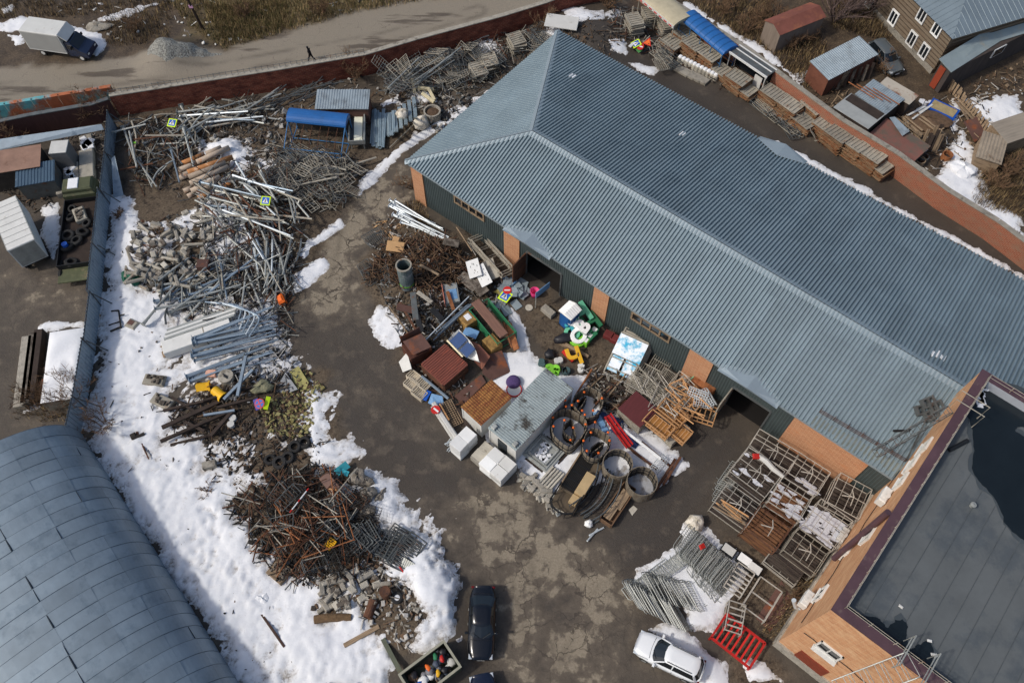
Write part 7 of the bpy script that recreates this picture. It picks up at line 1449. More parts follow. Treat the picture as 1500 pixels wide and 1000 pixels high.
# ================================================================ upper side of the yard
def barrel_roof(t, L, W, z, rise, m, sub=10, name='roof'):
    b = MB(); vs = []
    for k in range(sub+1):
        a = PI*k/sub; y = -W/2*math.cos(a); zz = z+rise*math.sin(a); vs += [(-L/2, y, zz), (L/2, y, zz)]
    b.add(vs, [(2*k, 2*k+1, 2*k+3, 2*k+2)[::-1] for k in range(sub)]); vs2 = [(x, y, zz-.03) for x, y, zz in vs]; b.add(vs2, [(2*k, 2*k+1, 2*k+3, 2*k+2) for k in range(sub)])
    for s in (0, 1): b.add([vs[2*k+s] for k in range(sub+1)], [tuple(range(sub+1))])
    return b.build(name, m, t)
blue_s = mat('blue shelter steel', (56, 104, 146), .5, .1, .15, 2)
c, rz, L, W = fit((419, 177), (506, 186), (513, 167), 2.6); t = thing('bus_shelter', 'shelter with a barrel blue roof and open blue frame in front', 'shelter', c, rz); barrel_roof(t, L, W, 2.5, .5, blue); b = MB()
for x in (-L/2+.1, L/2-.1):
    for y, h in ((-W/2-2.2, 1.3), (-W/2+.1, 2.5), (W/2-.1, 2.5)): b.tube((x, y, 0), (x, y, h), .06, n=6)
    b.tube((x, -W/2+.1, 2.45), (x, -W/2-2.2, 1.3), .05, n=6); b.tube((x, -W/2-2.2, .3), (x, W/2, .3), .05, n=6)
for h in (.3, .75, 1.3): b.tube((-L/2+.1, -W/2-2.2, h), (L/2-.1, -W/2-2.2, h), .05, n=6)
for i in range(1, 7): x = -L/2+L*i/7; b.tube((x, -W/2-2.2, .3), (x, -W/2-2.2, 1.3), .03, n=5)
for h in (.3, 2.45): b.tube((-L/2, W/2-.1, h), (L/2, W/2-.1, h), .05, n=6); b.tube((-L/2, -W/2+.1, h), (L/2, -W/2+.1, h), .05, n=6)
b.build('frame', blue_s, t); b = MB()
for i in range(1, 7): x = -L/2+L*i/7; b.path([(x, -W/2-2.1, 1.25), (x, -W/2-1.2, 1.9), (x, -W/2, 2.3)], .03, 5)
b.build('hoop', rust, t); MB().box((0, W/2-.15, 1.3), (L-.3, .05, 2.2)).build('back_panel', RUBD, t)
hut('zinc_shed', (460, 157), (539, 157), (538, 131), 2.3, 'small shed with a grey ribbed zinc roof behind the blue shelter', grey_roof, rust_p, slope=.25, pitch=.25)
t = thing('white_trough', 'long cream white trough box standing between zinc shed and rails', 'trough', at(523, 185, 1.0), head(523, 185, 91)); b = MB(); b.box((0, 0, .8), (4.4, 1.5, .1)); b.build('base', steel_d, t); b = MB(); b.box((.0, .1, .9), (3.6, .8, .06)); b.build('tray', mat('cream enamel', (226, 226, 206), .4, 0, .05, 1), t); b = MB()
for s in (-1, 1): b.box((0, s*.72, 1.05), (4.4, .12, .5)); b.box((s*2.15, 0, 1.05), (.1, 1.4, .5))
for sx in (-1, 1):
    for sy in (-1, 1): b.box((sx*2.0, sy*.6, .4), (.1, .1, .8))
b.build('side', steel, t)
# guard rails
grail = mat('zinc guard rail', (150, 166, 172), .4, .4, .15, 2)
def rail_mesh(L):
    b = MB(); prof = [(-.16, 0), (-.1, .07), (-.04, .07), (0, .02), (.04, .07), (.1, .07), (.16, 0)]
    vs = [(x, y, z) for x in (-L/2, L/2) for y, z in prof]; n = len(prof); b.add(vs, [(i, n+i, n+i+1, i+1) for i in range(n-1)]); b.add([(x, y, z-.012) for x, y, z in vs], [(i+1, n+i+1, n+i, i) for i in range(n-1)]); return b.mesh('guard_rail', grail)
rm4, rm3 = rail_mesh(4.5), rail_mesh(3.0)
for i in range(12): o = link('guard_rail', rm4); put(o, 545+i*1.6, 188+U(-5, 5), 91+U(-3, 3), .4, .2+.06*(i % 4)); tag(o, 'zinc guard rail in the bundle beside the white trough', 'guard rail', 'guard rails beside the trough')
for i in range(8): o = link('guard_rail', rm3); put(o, 567+i*1.4, 183+U(-3, 3), 88, .3, .2+.09*(i % 4)); tag(o, 'short zinc guard rail in the second bundle', 'guard rail', 'short guard rails')
for i in range(6):
    b = MB(); vs = []
    for k in range(9):
        a = -.3+k*.16; vs += [(4*math.sin(a), -.18, 4-4*math.cos(a)), (4*math.sin(a), .18, 4-4*math.cos(a))]
    b.add(vs, [(2*k, 2*k+1, 2*k+3, 2*k+2) for k in range(8)]); b.add([(x, y, z-.02) for x, y, z in vs], [(2*k+2, 2*k+3, 2*k+1, 2*k) for k in range(8)]); o = b.build('curved_guard_rail', grail); put(o, 572+i*7, 180-i*5, 84, .4, .3); tag(o, 'curved zinc guard rail standing beside the rail bundles', 'guard rail', 'curved guard rails')
sack(590, 172, .6, 'white bulging sack beside the curved guard rails', canvas); sack(618, 186, .75, 'torn white sack lying at the snow by the rails', canvas)
o = MB().tube((-1.9, 0, .1), (1.9, 0, .25), .05).build('loose_pole', steel_t); put(o, 590, 200, -42, .1, .1); tag(o, 'single tan pole lying over the snow strip', 'pole')
t = thing('concrete_well', 'broken concrete well ring full of soil near the roof corner', 'well', at(634, 172)); MB().pipe((0, 0, 0), (0, 0, .9), .85, .7, 18).build('ring', conc, t); MB().lathe([(.72, .6), (.4, .75), (.01, .8)], 14).build('soil', RUBB, t)
for u, v, a in ((627, 143, 30), (632, 138, 60), (624, 130, 0), (606, 126, 80)): board('beam_offcut', mat('cream beam', (196, 184, 150), .8, 0, .15, 2), 1.6, .3, .25, u, v, a, .8, 'cream beam offcut lying by the concrete well', 'beam', (5, 10), 'cream beam offcuts')
# lattices along the brick wall
lat = [wire_frame_mesh('fence_lattice', 2.4, 1.3, 9, 3, .035, m_, .022) for m_ in (steel_t, steel_d, steel_d)]
scatter('fence_lattice', lat, 60, [(560, 95), (620, 78), (680, 62), (720, 72), (735, 95), (690, 112), (630, 128), (575, 125)], [(35, 12), (-20, 12), (65, 10)], 'iron fence lattice in the heap along the brick wall', 'lattice', 'fence lattices by the wall', .2, 1.5, 18)
scatter('steel_tube', [MB().tube((-2.6, 0, 0), (2.6, 0, 0), .06, n=6).mesh('steel_tube', steel)], 8, [(590, 105), (660, 80), (650, 100), (600, 125)], [(-38, 5)], 'long zinc tube lying across the fence lattices', 'tube', 'tubes over the lattices', 1.2, 1.7, 3)
scatter('steel_tube', [MB().tube((-2.2, 0, 0), (2.2, 0, 0), .05, n=6).mesh('steel_tube', steel_d)], 16, [(390, 140), (470, 118), (480, 130), (420, 155)], [(-22, 8), (-40, 10)], 'dark tube lying between the wall and the zinc shed', 'tube', 'tubes behind the zinc shed', .2, .9, 4)
rubble('rubble', [(390, 135), (560, 105), (800, 40), (800, 90), (700, 150), (560, 200), (400, 200)], 520, [RUBD, RUB, steel_d, RUBL, RUBB], sticks=.5, zmax=.4)
def stack(p, ang, L, W, n, dz_, m, top, label, grp, z0=.15):
    c_ = at(*p, z0); rz = head(*p, ang); me = MB()
    for s in (-1, 1): me.box((0, s*W/2, 0), (L, .07, .1)); me.box((s*L/2, 0, 0), (.07, W, .1))
    for i in range(1, 6): me.box((-L/2+L*i/6, 0, .02), (.05, W-.06, .07))
    me.box((0, 0, -.035), (L-.06, W-.06, .03))
    a = me.mesh('shutter_panel', [m]); b_ = MB(); b_.v, b_.f, b_.m = list(me.v), list(me.f), list(me.m); b_ = b_.mesh('shutter_panel', [top])
    for k in range(n):
        o = link('shutter_panel', b_ if k == n-1 else a); o.location = (c_.x+U(-.12, .12), c_.y+U(-.12, .12), c_.z+z0+k*dz_); o.rotation_euler = (R(U(-3, 3)), R(U(-3, 3)), rz+U(-.09, .09)); tag(o, label, 'panel', grp)
tanp = mat('tan shutter panel', (134, 108, 82), .8, 0, .25, 2, (124, 80, 50), .52)
for p, n, lab in (((982, 70), 5, 'near the blue canopy end, topped by pale bars'), ((1012, 80), 9, 'before the middle of the blue canopy'), ((1036, 94), 9, 'just below the lower end of the blue canopy'), ((1076, 128), 9, 'below the glass shelter'), ((1060, 112), 5, 'between the blue canopy and glass shelter'),
                  ((1128, 150), 9, 'first along the brick wall past the shelter'), ((1152, 168), 9, 'second along the brick wall past the shelter'), ((1186, 168), 9, 'third along the brick wall, set close to it'), ((1176, 186), 6, 'lower one in front of the third'), ((1220, 212), 10, 'first of the three long stacks by the lean-to'), ((1244, 226), 10, 'middle of the three long stacks by the lean-to'), ((1268, 242), 10, 'last of the three long stacks by the lean-to'), ((1142, 146), 6, 'tucked between the first two along the wall'), ((1204, 196), 8, 'leaning by the long stacks, lane wall side'), ((1000, 62), 7, 'close under the blue canopy'), ((1090, 136), 5, 'low in front of the glass shelter'), ((1236, 206), 9, 'in the back row near the wall and lean-to'), ((1258, 222), 9, 'in the back row second from the lean-to'), ((1282, 250), 7, 'at the end of the wall row')):
    stack(p, 37, 2.2, 1.5, n, .17, tanp, steel_t, 'rusty tan shutter panel in the stack '+lab, 'panels stacked '+lab)
for p, n, lab in (((928, 44), 9, 'at the dirt hill'), ((952, 30), 8, 'under the beige canopy edge'), ((975, 45), 8, 'at the beige canopy corner'), ((718, 98), 7, 'by the roof edge and lattices'), ((700, 110), 6, 'nearest the snow by the lattices'), ((757, 70), 8, 'beside the hip roof edge')):
    stack(p, 62, 1.9, 1.4, n, .16, steel_t, steel_t, 'grey tan frame panel in the stack '+lab, 'frames stacked '+lab)
scatter('bed_base', bedf, 16, [(1105, 138), (1125, 142), (1170, 195), (1160, 198), (1115, 160)], [(30, 10), (50, 10)], 'tan bed frame lying along the lane before the stacks', 'bed frame', 'bed frames along the lane', .1, .5, 5)
scatter('bed_base', bedf, 14, [(960, 70), (985, 60), (985, 105), (965, 95)], [(60, 12), (30, 10)], 'tan bed frame in the jumble by the road signs', 'bed frame', 'bed frames by the small signs', .2, .9, 10)
scatter('bed_base', bedf, 12, [(1110, 95), (1200, 185), (1195, 200), (1120, 120)], [(85, 8)], 'tan bed frame leaning on the lane side of the brick wall', 'bed frame', 'bed frames at the lane wall', .3, .9, 30)
scatter('bed_base', bedf, 12, [(765, 60), (790, 45), (800, 60), (780, 78)], [(-60, 10), (40, 10)], 'bed frame in the heap at the hip roof corner', 'bed frame', 'bed frames at the roof corner', .2, .9, 14)
for i in range(11):
    t = thing('ribbed_pot', 'pale snow topped concrete post in the slanting row before the canopy', 'post', at(996+i*5.2, 88+i*2.6, .2), head(1000, 90, 30), 'snow topped concrete posts'); MB().lathe([(.01, 0), (.3, 0), (.3, .5), (.22, .62), (.01, .62)], 10).build('body', conc_l, t); MB().lathe([(.24, .6), (.18, .75), (.01, .8)], 10).build('snow_cap', snowm, t)
for i in range(4): board('stone_step', conc, 1.6, .9, .25, 1000+i*9, 104+i*4, 30, .15, 'flat concrete step along the lane below the post row', 'step', (0, 0), 'concrete steps')
disc_sign(938, 68, .7, .38, 'round red sign among small road signs by the frames', 'noentry', 20, (25, 0)); disc_sign(949, 62, .8, .5, 'orange triangular warning sign among the small road signs', 'triangle', 20, (25, 0)); disc_sign(932, 64, .6, .45, 'blue crossing sign among the small road signs', 'crossing', 60, (20, 0)); board('sign_blank', mat('grass green sheet', (70, 130, 70), .6), .8, .5, .03, 935, 72, 40, .4, 'green plate beneath the small road signs', 'sign blank', (10, 10)); board('sign_blank', white, .9, .3, .03, 925, 66, -50, .5, 'narrow white plate beside the small road signs', 'sign blank', (10, 10))
# canopies at the lane
c, rz, L, W = fit((996, 27), (1059, 80), (1079, 65), 2.5); t = thing('blue_canopy', 'blue barrel roofed shelter standing against the lane wall', 'shelter', c, rz); barrel_roof(t, L, W, 2.4, .5, blue); b = MB()
for i in range(5):
    x = -L/2+.1+(L-.2)*i/4
    for y in (-W/2+.05, W/2-.05): b.tube((x, y, 0), (x, y, 2.4), .05, n=6)
for h in (.4, 1.2, 2.4):
    for y in (-W/2+.05, W/2-.05): b.tube((-L/2, y, h), (L/2, y, h), .04, n=6)
b.build('frame', blue_s, t); k = MB()
for i in range(1, 9): x = -L/2+L*i/9; k.path([(x, -W/2*math.cos(PI*q/8), 2.43+.52*math.sin(PI*q/8)) for q in range(9)], .02, 4)
k.build('roof_rib', blue_s, t)
c, rz, L, W = fit((936, -8), (988, 36), (1013, 19), 2.8); t = thing('beige_canopy', 'beige roofed kiosk with a red trimmed front board', 'kiosk', c, rz); barrel_roof(t, L, W, 2.6, .35, mat('beige canopy sheet', (176, 166, 140), .7, 0, .12, 1.5, rnd=0)); b = MB(); b.box((0, -W/2-.02, 2.45), (L, .1, .3)); b.build('front_board', white2, t); b = MB()
for i in range(7): b.box((-L/2+.5+i*(L-1)/6, -W/2-.08, 2.42), (.45, .03, .12))
b.build('red_trim', red, t); b = MB()
for x in (-L/2+.1, 0, L/2-.1):
    for y in (-W/2+.1, W/2-.1): b.tube((x, y, 0), (x, y, 2.6), .06, n=6)
b.build('post', steel_t, t); MB().box((0, W/2-.1, 1.3), (L, .06, 2.4)).build('back_panel', white2, t)
c, rz, L, W = fit((1069, 76), (1123, 113), (1135, 101), 2.5); t = thing('glass_shelter', 'flat dark roofed shelter with white edges and glass back', 'shelter', c, rz); MB().box((0, 0, 2.45), (L, W, .1)).build('roof', steel_d, t); b = MB()
for s in (-1, 1): b.box((0, s*W/2, 2.45), (L+.1, .12, .2))
b.box((0, W*.1, 2.52), (L-.2, .12, .04)); b.build('roof_edge', white, t); b = MB()
for sx in (-1, 1):
    for sy in (-1, 1): b.tube((sx*(L/2-.1), sy*(W/2-.08), 0), (sx*(L/2-.1), sy*(W/2-.08), 2.4), .06, n=6)
b.build('post', white2, t); MB().box((0, W/2-.15, 1.3), (L-.3, .03, 2.0)).build('back_pane', glass, t); MB().box((L*.3, -W*.3, .9), (.9, .1, 1.7)).build('notice_panel', white2, t)
o = board('skip_sheet', white2, 3.4, 1.8, .1, 823, 32, 8, .9, 'large pale open tray with snow beside the road wall', 'tray', (6, 0))
# ================================================================ gardens beyond the lane wall
hut('rusty_roof_shed', (1144, 49), (1212, 22), (1194, -2), 2.7, 'wooden shed with a red brown rusty roof beyond the lane wall', rust_roof, mat('grey shed boards', (120, 108, 96), .9, 0, .2, 2, stretch=(1, 1, .2)), rib=False, ridge=True)
hut('zinc_roof_shed', (1216, 114), (1289, 76), (1260, 52), 2.5, 'rusty shed under a blue grey corrugated roof beside parked car', grey_roof, mat('rust brown shed wall', (112, 70, 54), .85, 0, .25, 1.2, rnd=0), slope=.3, pitch=.24, door=(-.2, wood))
hut('lean_to_shed', (1220, 159), (1271, 191), (1299, 168), 2.3, 'low shed with pale grey sheet roof against the lane wall', mat('pale sheet roof', (160, 162, 158), .6, .1, .12, .8, (132, 122, 110), .62, .5, rnd=0), wood_d, slope=-.2, rib=False)
hut('patched_shed', (1253, 136), (1299, 166), (1333, 150), 2.3, 'shed with corrugated bluish roof and loose poles on top', grey_roof, wood_d, slope=.15, pitch=.22)
for i in range(4): a = G(1262+i*12, 132+i*3, 2.5); o = MB().tube((-1.5, 0, 0), (1.5, 0, 0), .05, n=5).build('loose_pole', rust_o); o.location = a; o.rotation_euler = (0, 0, head(1290, 140, 32)); tag(o, 'rusty pole lying on the corrugated garden shed roof', 'pole', 'poles on the garden shed')
hut('plywood_shed', (1286, 124), (1333, 152), (1345, 139), 2.2, 'shed roof of pale and rusty sheets next to the corrugated one', mat('pale rusty plywood', (172, 164, 150), .8, 0, .12, 1, (118, 78, 58), .55, .5, rnd=0), wood_d, slope=.1, rib=False)
hut('collapsed_shed', (1272, 196), (1337, 238), (1364, 214), 1.6, 'low collapsed shed with a holed brown sheet roof', mat('holed brown roof', (124, 84, 74), .85, 0, .2, .8, (88, 80, 70), .52, .4, rnd=0), wood_d, slope=.1, rib=False)
plate('loose_sheet', [(1303, 172), (1311, 171), (1333, 192), (1322, 199)], 2.0, grey_roof, 'loose grey sheet lying over the collapsed shed', 'sheet', zs=[2.1, 2.1, 1.9, 1.8])
hut('small_hut', (1432, 226), (1470, 238), (1482, 204), 1.8, 'small wooden hut with a ribbed grey roof at the garden edge', mat('tan ribbed roof', (140, 128, 112), .8, 0, .2, 1, rnd=0), wood, slope=.3, pitch=.3); hut('garden_shed', (1478, 208), (1530, 190), (1512, 160), 2.0, 'grey boarded shed cut by the edge of the picture', mat('grey board roof', (142, 132, 118), .85, 0, .2, 1, rnd=0, stretch=(.4, 4, 1)), wood, slope=.2, rib=False)
t = thing('blue_bathtub', 'blue rimmed tub full of brown water by the garden sheds', 'tub', at(1383, 158, .6), head(1383, 158, 25)); b = MB(); b.prism([(-1.4, -.8), (1.4, -.8), (1.4, .8), (-1.4, .8)], 0, .5); b.build('body', signblue, t); MB().box((0, 0, .51), (2.4, 1.2, .03)).build('water', mat('murky water', (150, 134, 98), .2), t)
for i, (u, v, a, m, lab) in enumerate(((1345, 165, -30, white2, 'pale plank pile by the blue tub'), (1360, 180, 40, wood, 'weathered planks behind the low sheds'), (1335, 185, 38, wood, 'long pale boards by the soil bed'), (1418, 160, 50, wood, 'fallen fence boards beside the snow'))):
    for k in range(5): board('fence_board', m, U(2.0, 3.6), .2, .06, u+U(-8, 8), v+U(-6, 6), a+U(-10, 10), .3+.1*k, lab, 'board', (U(-5, 5), U(-8, 8)), lab+' group')
t = thing('picket_fence', 'leaning dark board fence beside the snowy garden', 'fence', at(1415, 165), head(1415, 165, 52)); b = MB()
for i in range(22): b.box((-4+i*.38, U(-.06, .06), .6+U(0, .15)), (.26, .05, 1.3), 0, 0, Matrix.Rotation(R(U(-8, 8)), 3, 'Y'))
b.build('boards', wood, t); MB().bar((-4.2, .06, .5), (4.2, .06, .5), .08).build('rail', wood_d, t)
for i in range(10): board('upright_board', wood_d if i % 2 else wood, 1.8, .3, .06, 1370+U(-18, 8), 202+U(-8, 14), 90, 1.0, 'dark board leaning upright by the soil bed', 'board', (U(-10, 10), 70), 'upright boards by the soil bed')
for i in range(7): board('upright_board', RUB if i % 2 else wood_d, 1.7, .28, .06, 1222+i*9, 122-i*3, 90, .9, 'board leaning against the rusty shed under zinc roof', 'board', (0, 72), 'boards against the rusty shed')
plate('rust_sheet', [(1412, 178), (1432, 170), (1452, 196), (1428, 208)], .5, rust_p, 'red brown sheet on the ground beside the board fence', 'sheet', zs=[.8, .7, .2, .3])
lump('soil_heap', 1355, 178, 20, (5, 3, .7), RUBB, 'brown heaped soil bed framed with boards', 'soil heap'); lump('snow_heap', 1408, 252, 30, (2.6, 2.0, .9), snowm, 'rounded white snow heap in the garden by the wall', 'snow heap')
rubble('rubble', [(1290, 180), (1400, 130), (1460, 170), (1400, 260), (1340, 250)], 320, [RUBB, RUBD, wood, RUBL], sticks=.6, zmax=.6); rubble('rubble', [(1140, 130), (1200, 100), (1300, 60), (1240, 130), (1260, 180)], 220, [RUBD, wood, RUBB], sticks=.6, zmax=.4); rubble('rubble', [(1420, 120), (1500, 90), (1500, 140), (1430, 150)], 140, [RUBD, RUBL, wood, RUBB], sticks=.4, zmax=.4)
for i, (u, v, m) in enumerate(((1345, 240, wood), (1385, 232, rust_o), (1350, 235, steel_d))): t = thing('garden_crate', ('round tan basket stump near the lane wall', 'rust orange cut drum on the snowy garden', 'dark grey grid crate in the snowy garden')[i], 'crate', at(u, v), .5); MB().pipe((0, 0, 0), (0, 0, .6), .5, .42, 12).build('body', m, t); MB().box((0, 0, .15), (.7, .5, .1)).build('base', wood_d, t)
# wooden house
zh = zat(1367, 110, 1397, 51); pa, pb = G(1397, 51, zh), G(1330, -16, zh); d = (pb-pa); ang = math.atan2(d.y, d.x); hx = d.normalized(); hy = Vector((hx.y, -hx.x, 0))
HT = thing('wooden_house', 'two storey weathered log house with blue grey metal roof and white windows', 'house', (pa.x, pa.y, 0), ang); HL, HWd = 24.0, 15.0
logm = mat('weathered log wall', (118, 105, 88), .9, 0, .2, 1.5, (108, 90, 72), .55, 1, stretch=(.35, .35, 5), rnd=0)
MB().box((HL/2, -HWd/2, zh/2), (HL, HWd, zh-.02)).build('wall', logm, HT); b = MB()
for k in range(int(zh/.42)): b.box((HL/2, .03, .6+k*.42), (HL, .05, .05)); b.box((-.03, -HWd/2, .6+k*.42), (.05, HWd, .05))
b.build('log_joint', mat('dark log joint', (82, 70, 58), .9, rnd=0), HT); MB().box((HL/2, .08, .25), (HL, .16, .7)).build('plinth', conc, HT); MB().box((10.5, .1, zh/2), (.35, .22, zh)).build('corner_board', wood_d, HT)
b = MB(); o_ = .5; rr = 3.0; A, B, C, D = Vector((-o_, o_, zh)), Vector((HL, o_, zh)), Vector((HL, -HWd-o_, zh)), Vector((-o_, -HWd-o_, zh)); E1, E2 = Vector((HWd/2, -HWd/2, zh+rr)), Vector((HL, -HWd/2, zh+rr))
s_ = math.hypot(HWd/2+o_, rr); b.ribs(A, (1, 0, 0), Vector((0, -(HWd/2+o_), rr))/s_, Vector((0, rr, HWd/2+o_))/s_, HL+o_, lambda q: (0, s_*min(1, q/(HWd/2+o_))), .6, .04, prof=(0, .86, .9, .96, 1))
s2 = math.hypot(HWd/2+o_, rr); b.ribs(D, (0, 1, 0), Vector((HWd/2+o_, 0, rr))/s2, Vector((-rr, 0, HWd/2+o_))/s2, HWd+2*o_, lambda q: (0, s2*(1-abs(q/(HWd/2+o_)-1))), .6, .04, prof=(0, .86, .9, .96, 1)); b.slab([D, C, E2, E1], .05); b.build('roof', mat('house metal roof', (120, 133, 140), .5, .2, .12, .6, rnd=0), HT)
def hwin(u, v, w_=.5, h_=.72):
    lo, hi = 0.0, zh
    for _ in range(40):
        z = (lo+hi)/2; q = G(u, v, z)-Vector((pa.x, pa.y, 0)); y = -q.dot(hy)
        if y < 0: lo = z
        else: hi = z
    q = G(u, v, z)-Vector((pa.x, pa.y, 0)); x = q.dot(hx); f = MB()
    for s in (-1, 1): f.box((x+s*w_, .1, z), (.14, .14, 2*h_+.14)); f.box((x, .1, z+s*h_), (2*w_-.14, .14, .14))
    f.box((x, .09, z), (.1, .1, 2*h_-.2)); o = f.build('window', white, HT); MB().box((x, .06, z), (2*w_-.2, .05, 2*h_-.2)).build('pane', glass, o)
for u, v in ((1352, 22), (1374, 42), (1337, 57), (1355, 75), (1310, 26), (1276, 2)): hwin(u, v)
# annex with lean-to roof
P4 = [G(1376, 86, 3.6), G(1394, 106, 2.9), G(1466, 60, 2.9), G(1457, 37, 3.8)]; o = Vector((pa.x, pa.y, 0)); at_ = thing('house_annex', 'dark boarded annex with pale metal lean-to roof and red door', 'annex', (pa.x, pa.y, 0)); b = MB(); b.slab([p-o for p in P4], .08); P5 = [G(1457, 37, 3.8), G(1466, 60, 2.9), G(1530, 40, 2.9), G(1530, 16, 3.8)]; b.slab([p-o+Vector((0, 0, .003)) for p in P5], .08); b.build('roof', mat('pale annex roof', (150, 162, 162), .5, .2, .12, .6, (170, 166, 150), .6, .4, rnd=0), at_)
q0, q1, q2 = [Vector((p.x, p.y, 0)) for p in (G(1378, 88, 3.5), G(1394, 103, 2.9), G(1528, 36, 2.9))]; dd = (q2-q1).normalized(); q2 = q1+dd*24; bk_ = Vector((-dd.y, dd.x, 0)); dw = mat('dark annex boards', (70, 62, 58), .9, 0, .25, 2, stretch=(1, 1, .2), rnd=0); b = MB(); w2_ = (q1-q0).length; b.prism([(q1-o)[:2], (q2-o)[:2], (q2+bk_*w2_-o)[:2], (q1+bk_*w2_-o)[:2]], 0, 2.8); b.build('wall', dw, at_)
e_ = (q1+bk_*w2_*.62-o); MB().box((e_.x-.06*dd.x, e_.y-.06*dd.y, 1.4), (.1, w2_*.5, 2.5), math.atan2(dd.y, dd.x)).build('door', mat('brick red door', (150, 66, 42), .7, 0, .1, 2), at_)
for s in (3.5, 6.5):
    c_ = q1+dd*s*2-bk_*.05-o; f = MB(); rz_ = math.atan2(dd.y, dd.x); f.box((c_.x, c_.y, 2.2), (1.7, .1, 1.0), rz_); w_o = f.build('window', white, at_); f = MB()
    for k in (-.5, 0, .5): f.box((c_.x+dd.x*k-bk_.x*.06, c_.y+dd.y*k-bk_.y*.06, 2.2), (.42, .04, .8), rz_)
    f.build('pane', glass, w_o)
# ================================================================ far side of the road
lump('stone_slab', 145, 41, -8, (2.6, 1.6, .5), conc, 'flat brown grey stone lying on the dark verge', 'stone')
t = thing('utility_pole', 'dark leaning utility pole with a small pink plate on the verge', 'pole', at(297, 42)); tp = G(268, -14, 6.5)-at(297, 42); MB().tube((0, 0, -.2), tp, .16, .11, 8).build('shaft', wood_d, t); q = tp*.62; MB().box((q.x, q.y-.15, q.z), (.4, .05, .35)).build('plate', mat('pale pink plate', (210, 160, 190), .6), t)
grav = mat('grey gravel', (150, 150, 142), .95, 0, .3, 9, (104, 102, 96), .5, 7, bump=1.0, bsc=9, rnd=0)
gx = np.arange(-46, -24, .2); gy = np.arange(60, 76, .2); GX, GY = np.meshgrid(gx, gy); gs = np.clip(sdist([(222, 72), (232, 62), (252, 60), (262, 74), (300, 76), (330, 78), (300, 90), (250, 100), (224, 92)], GX, GY)/1.6, -1, 1)+(fbm(GX, GY, .9, 4, 8)-.5)*.9
tag(grid('gravel_heap', gx, gy, gh(GX, GY)+np.where(gs > 0, np.minimum(gs, .8)*.75+(fbm(GX, GY, 3.0, 3, 4)-.5)*.22, gs*.3)-.02, grav, keep=gs > -.1), kind='stuff')
def grass(name, polys, n, mats, h=(.15, .5), lab=None):
    V = []; F = []; mi = []
    for i in range(n):
        u, v = samp(random.choice(polys)); p = G(u, v); z = gz(p)
        for k in range(4):
            a = U(0, 6.28); hh = U(*h); l = U(.1, .4)*hh; w_ = .03; x, y = p.x+U(-.3, .3), p.y+U(-.3, .3); ex, ey = math.cos(a), math.sin(a); o = len(V)
            V += [(x-ey*w_, y+ex*w_, z-.02), (x+ey*w_, y-ex*w_, z-.02), (x+ex*l, y+ey*l, z+hh)]; F.append((o, o+1, o+2)); mi.append(random.randrange(len(mats)))
    b = MB(); b.v, b.f, b.m = V, F, mi; return tag(b.build(name, mats), kind='stuff')
g1, g2, g3 = mat('straw grass', (164, 142, 102), .95, 0, .2, 1, rnd=0), mat('olive grass', (102, 98, 58), .95, 0, .25, 1, rnd=0), mat('brown dead weed', (110, 90, 66), .95, 0, .25, 1, rnd=0)
grass('dry_grass', [[(240, -5), (740, -5), (620, 0), (520, 18), (400, 52), (330, 72), (280, 40)], [(300, 10), (420, 0), (420, 40), (330, 60)]], 5200, [g1, g1, g2, g2, g3], (.12, .7))
grass('weeds', [[(0, 0), (250, 0), (250, 60), (160, 70), (150, 20), (0, 30)], [(960, 0), (1130, 0), (1130, 70), (1090, 60), (1010, 5)], [(1140, 50), (1200, 50), (1220, 100), (1180, 130), (1120, 70)], [(1440, 240), (1500, 220), (1500, 320), (1420, 300)], [(1220, 0), (1290, 20), (1300, 60), (1220, 40)]], 4600, [g3, g3, g1, RUBD], (.15, .8))
grass('weeds', [[(1200, 850), (1130, 940), (1110, 930), (1180, 840)], [(20, 560), (110, 560), (110, 620), (20, 610)], [(590, 300), (615, 290), (630, 330), (590, 335)]], 520, [g3, g1], (.15, .6))
# ---- bare trees and bushes
def bush(u, v, h, n, label, name='bare_bush', cat='bush', spread=.9, m=twig, trunk=.06):
    p = at(u, v); t = thing(name, label, cat, p); tr = MB(); cr = MB()
    def grow(b_, a, dr, L, r, lev):
        pts = [a]; d = dr
        for k in range(3): d = (d+Vector((random.gauss(0, .16), random.gauss(0, .16), random.gauss(.05, .1)))).normalized(); pts.append(pts[-1]+d*L/3)
        b_.path(pts, [r, r*.8, r*.6, r*.4], 4 if lev else 6)
        if lev < 3:
            for k in range(random.choice((3, 4)) if lev else 4): q = pts[random.choice((1, 2, 2, 3))]; grow(cr, q, (d+Vector((random.gauss(0, .6), random.gauss(0, .6), random.gauss(.1, .3)))).normalized(), L*U(.5, .78), max(.017, r*.5), lev+1)
    for i in range(n): a = 2*PI*i/n+U(-.4, .4); grow(tr, Vector((U(-.15, .15), U(-.15, .15), -.1)), Vector((math.cos(a)*spread, math.sin(a)*spread, 1)).normalized(), h*U(.45, .7), trunk, 0)
    tr.build('trunk', m, t); cr.build('crown', m, t)
grey_tw = mat('grey purple twigs', (98, 82, 76), .95, 0, .2, 2)
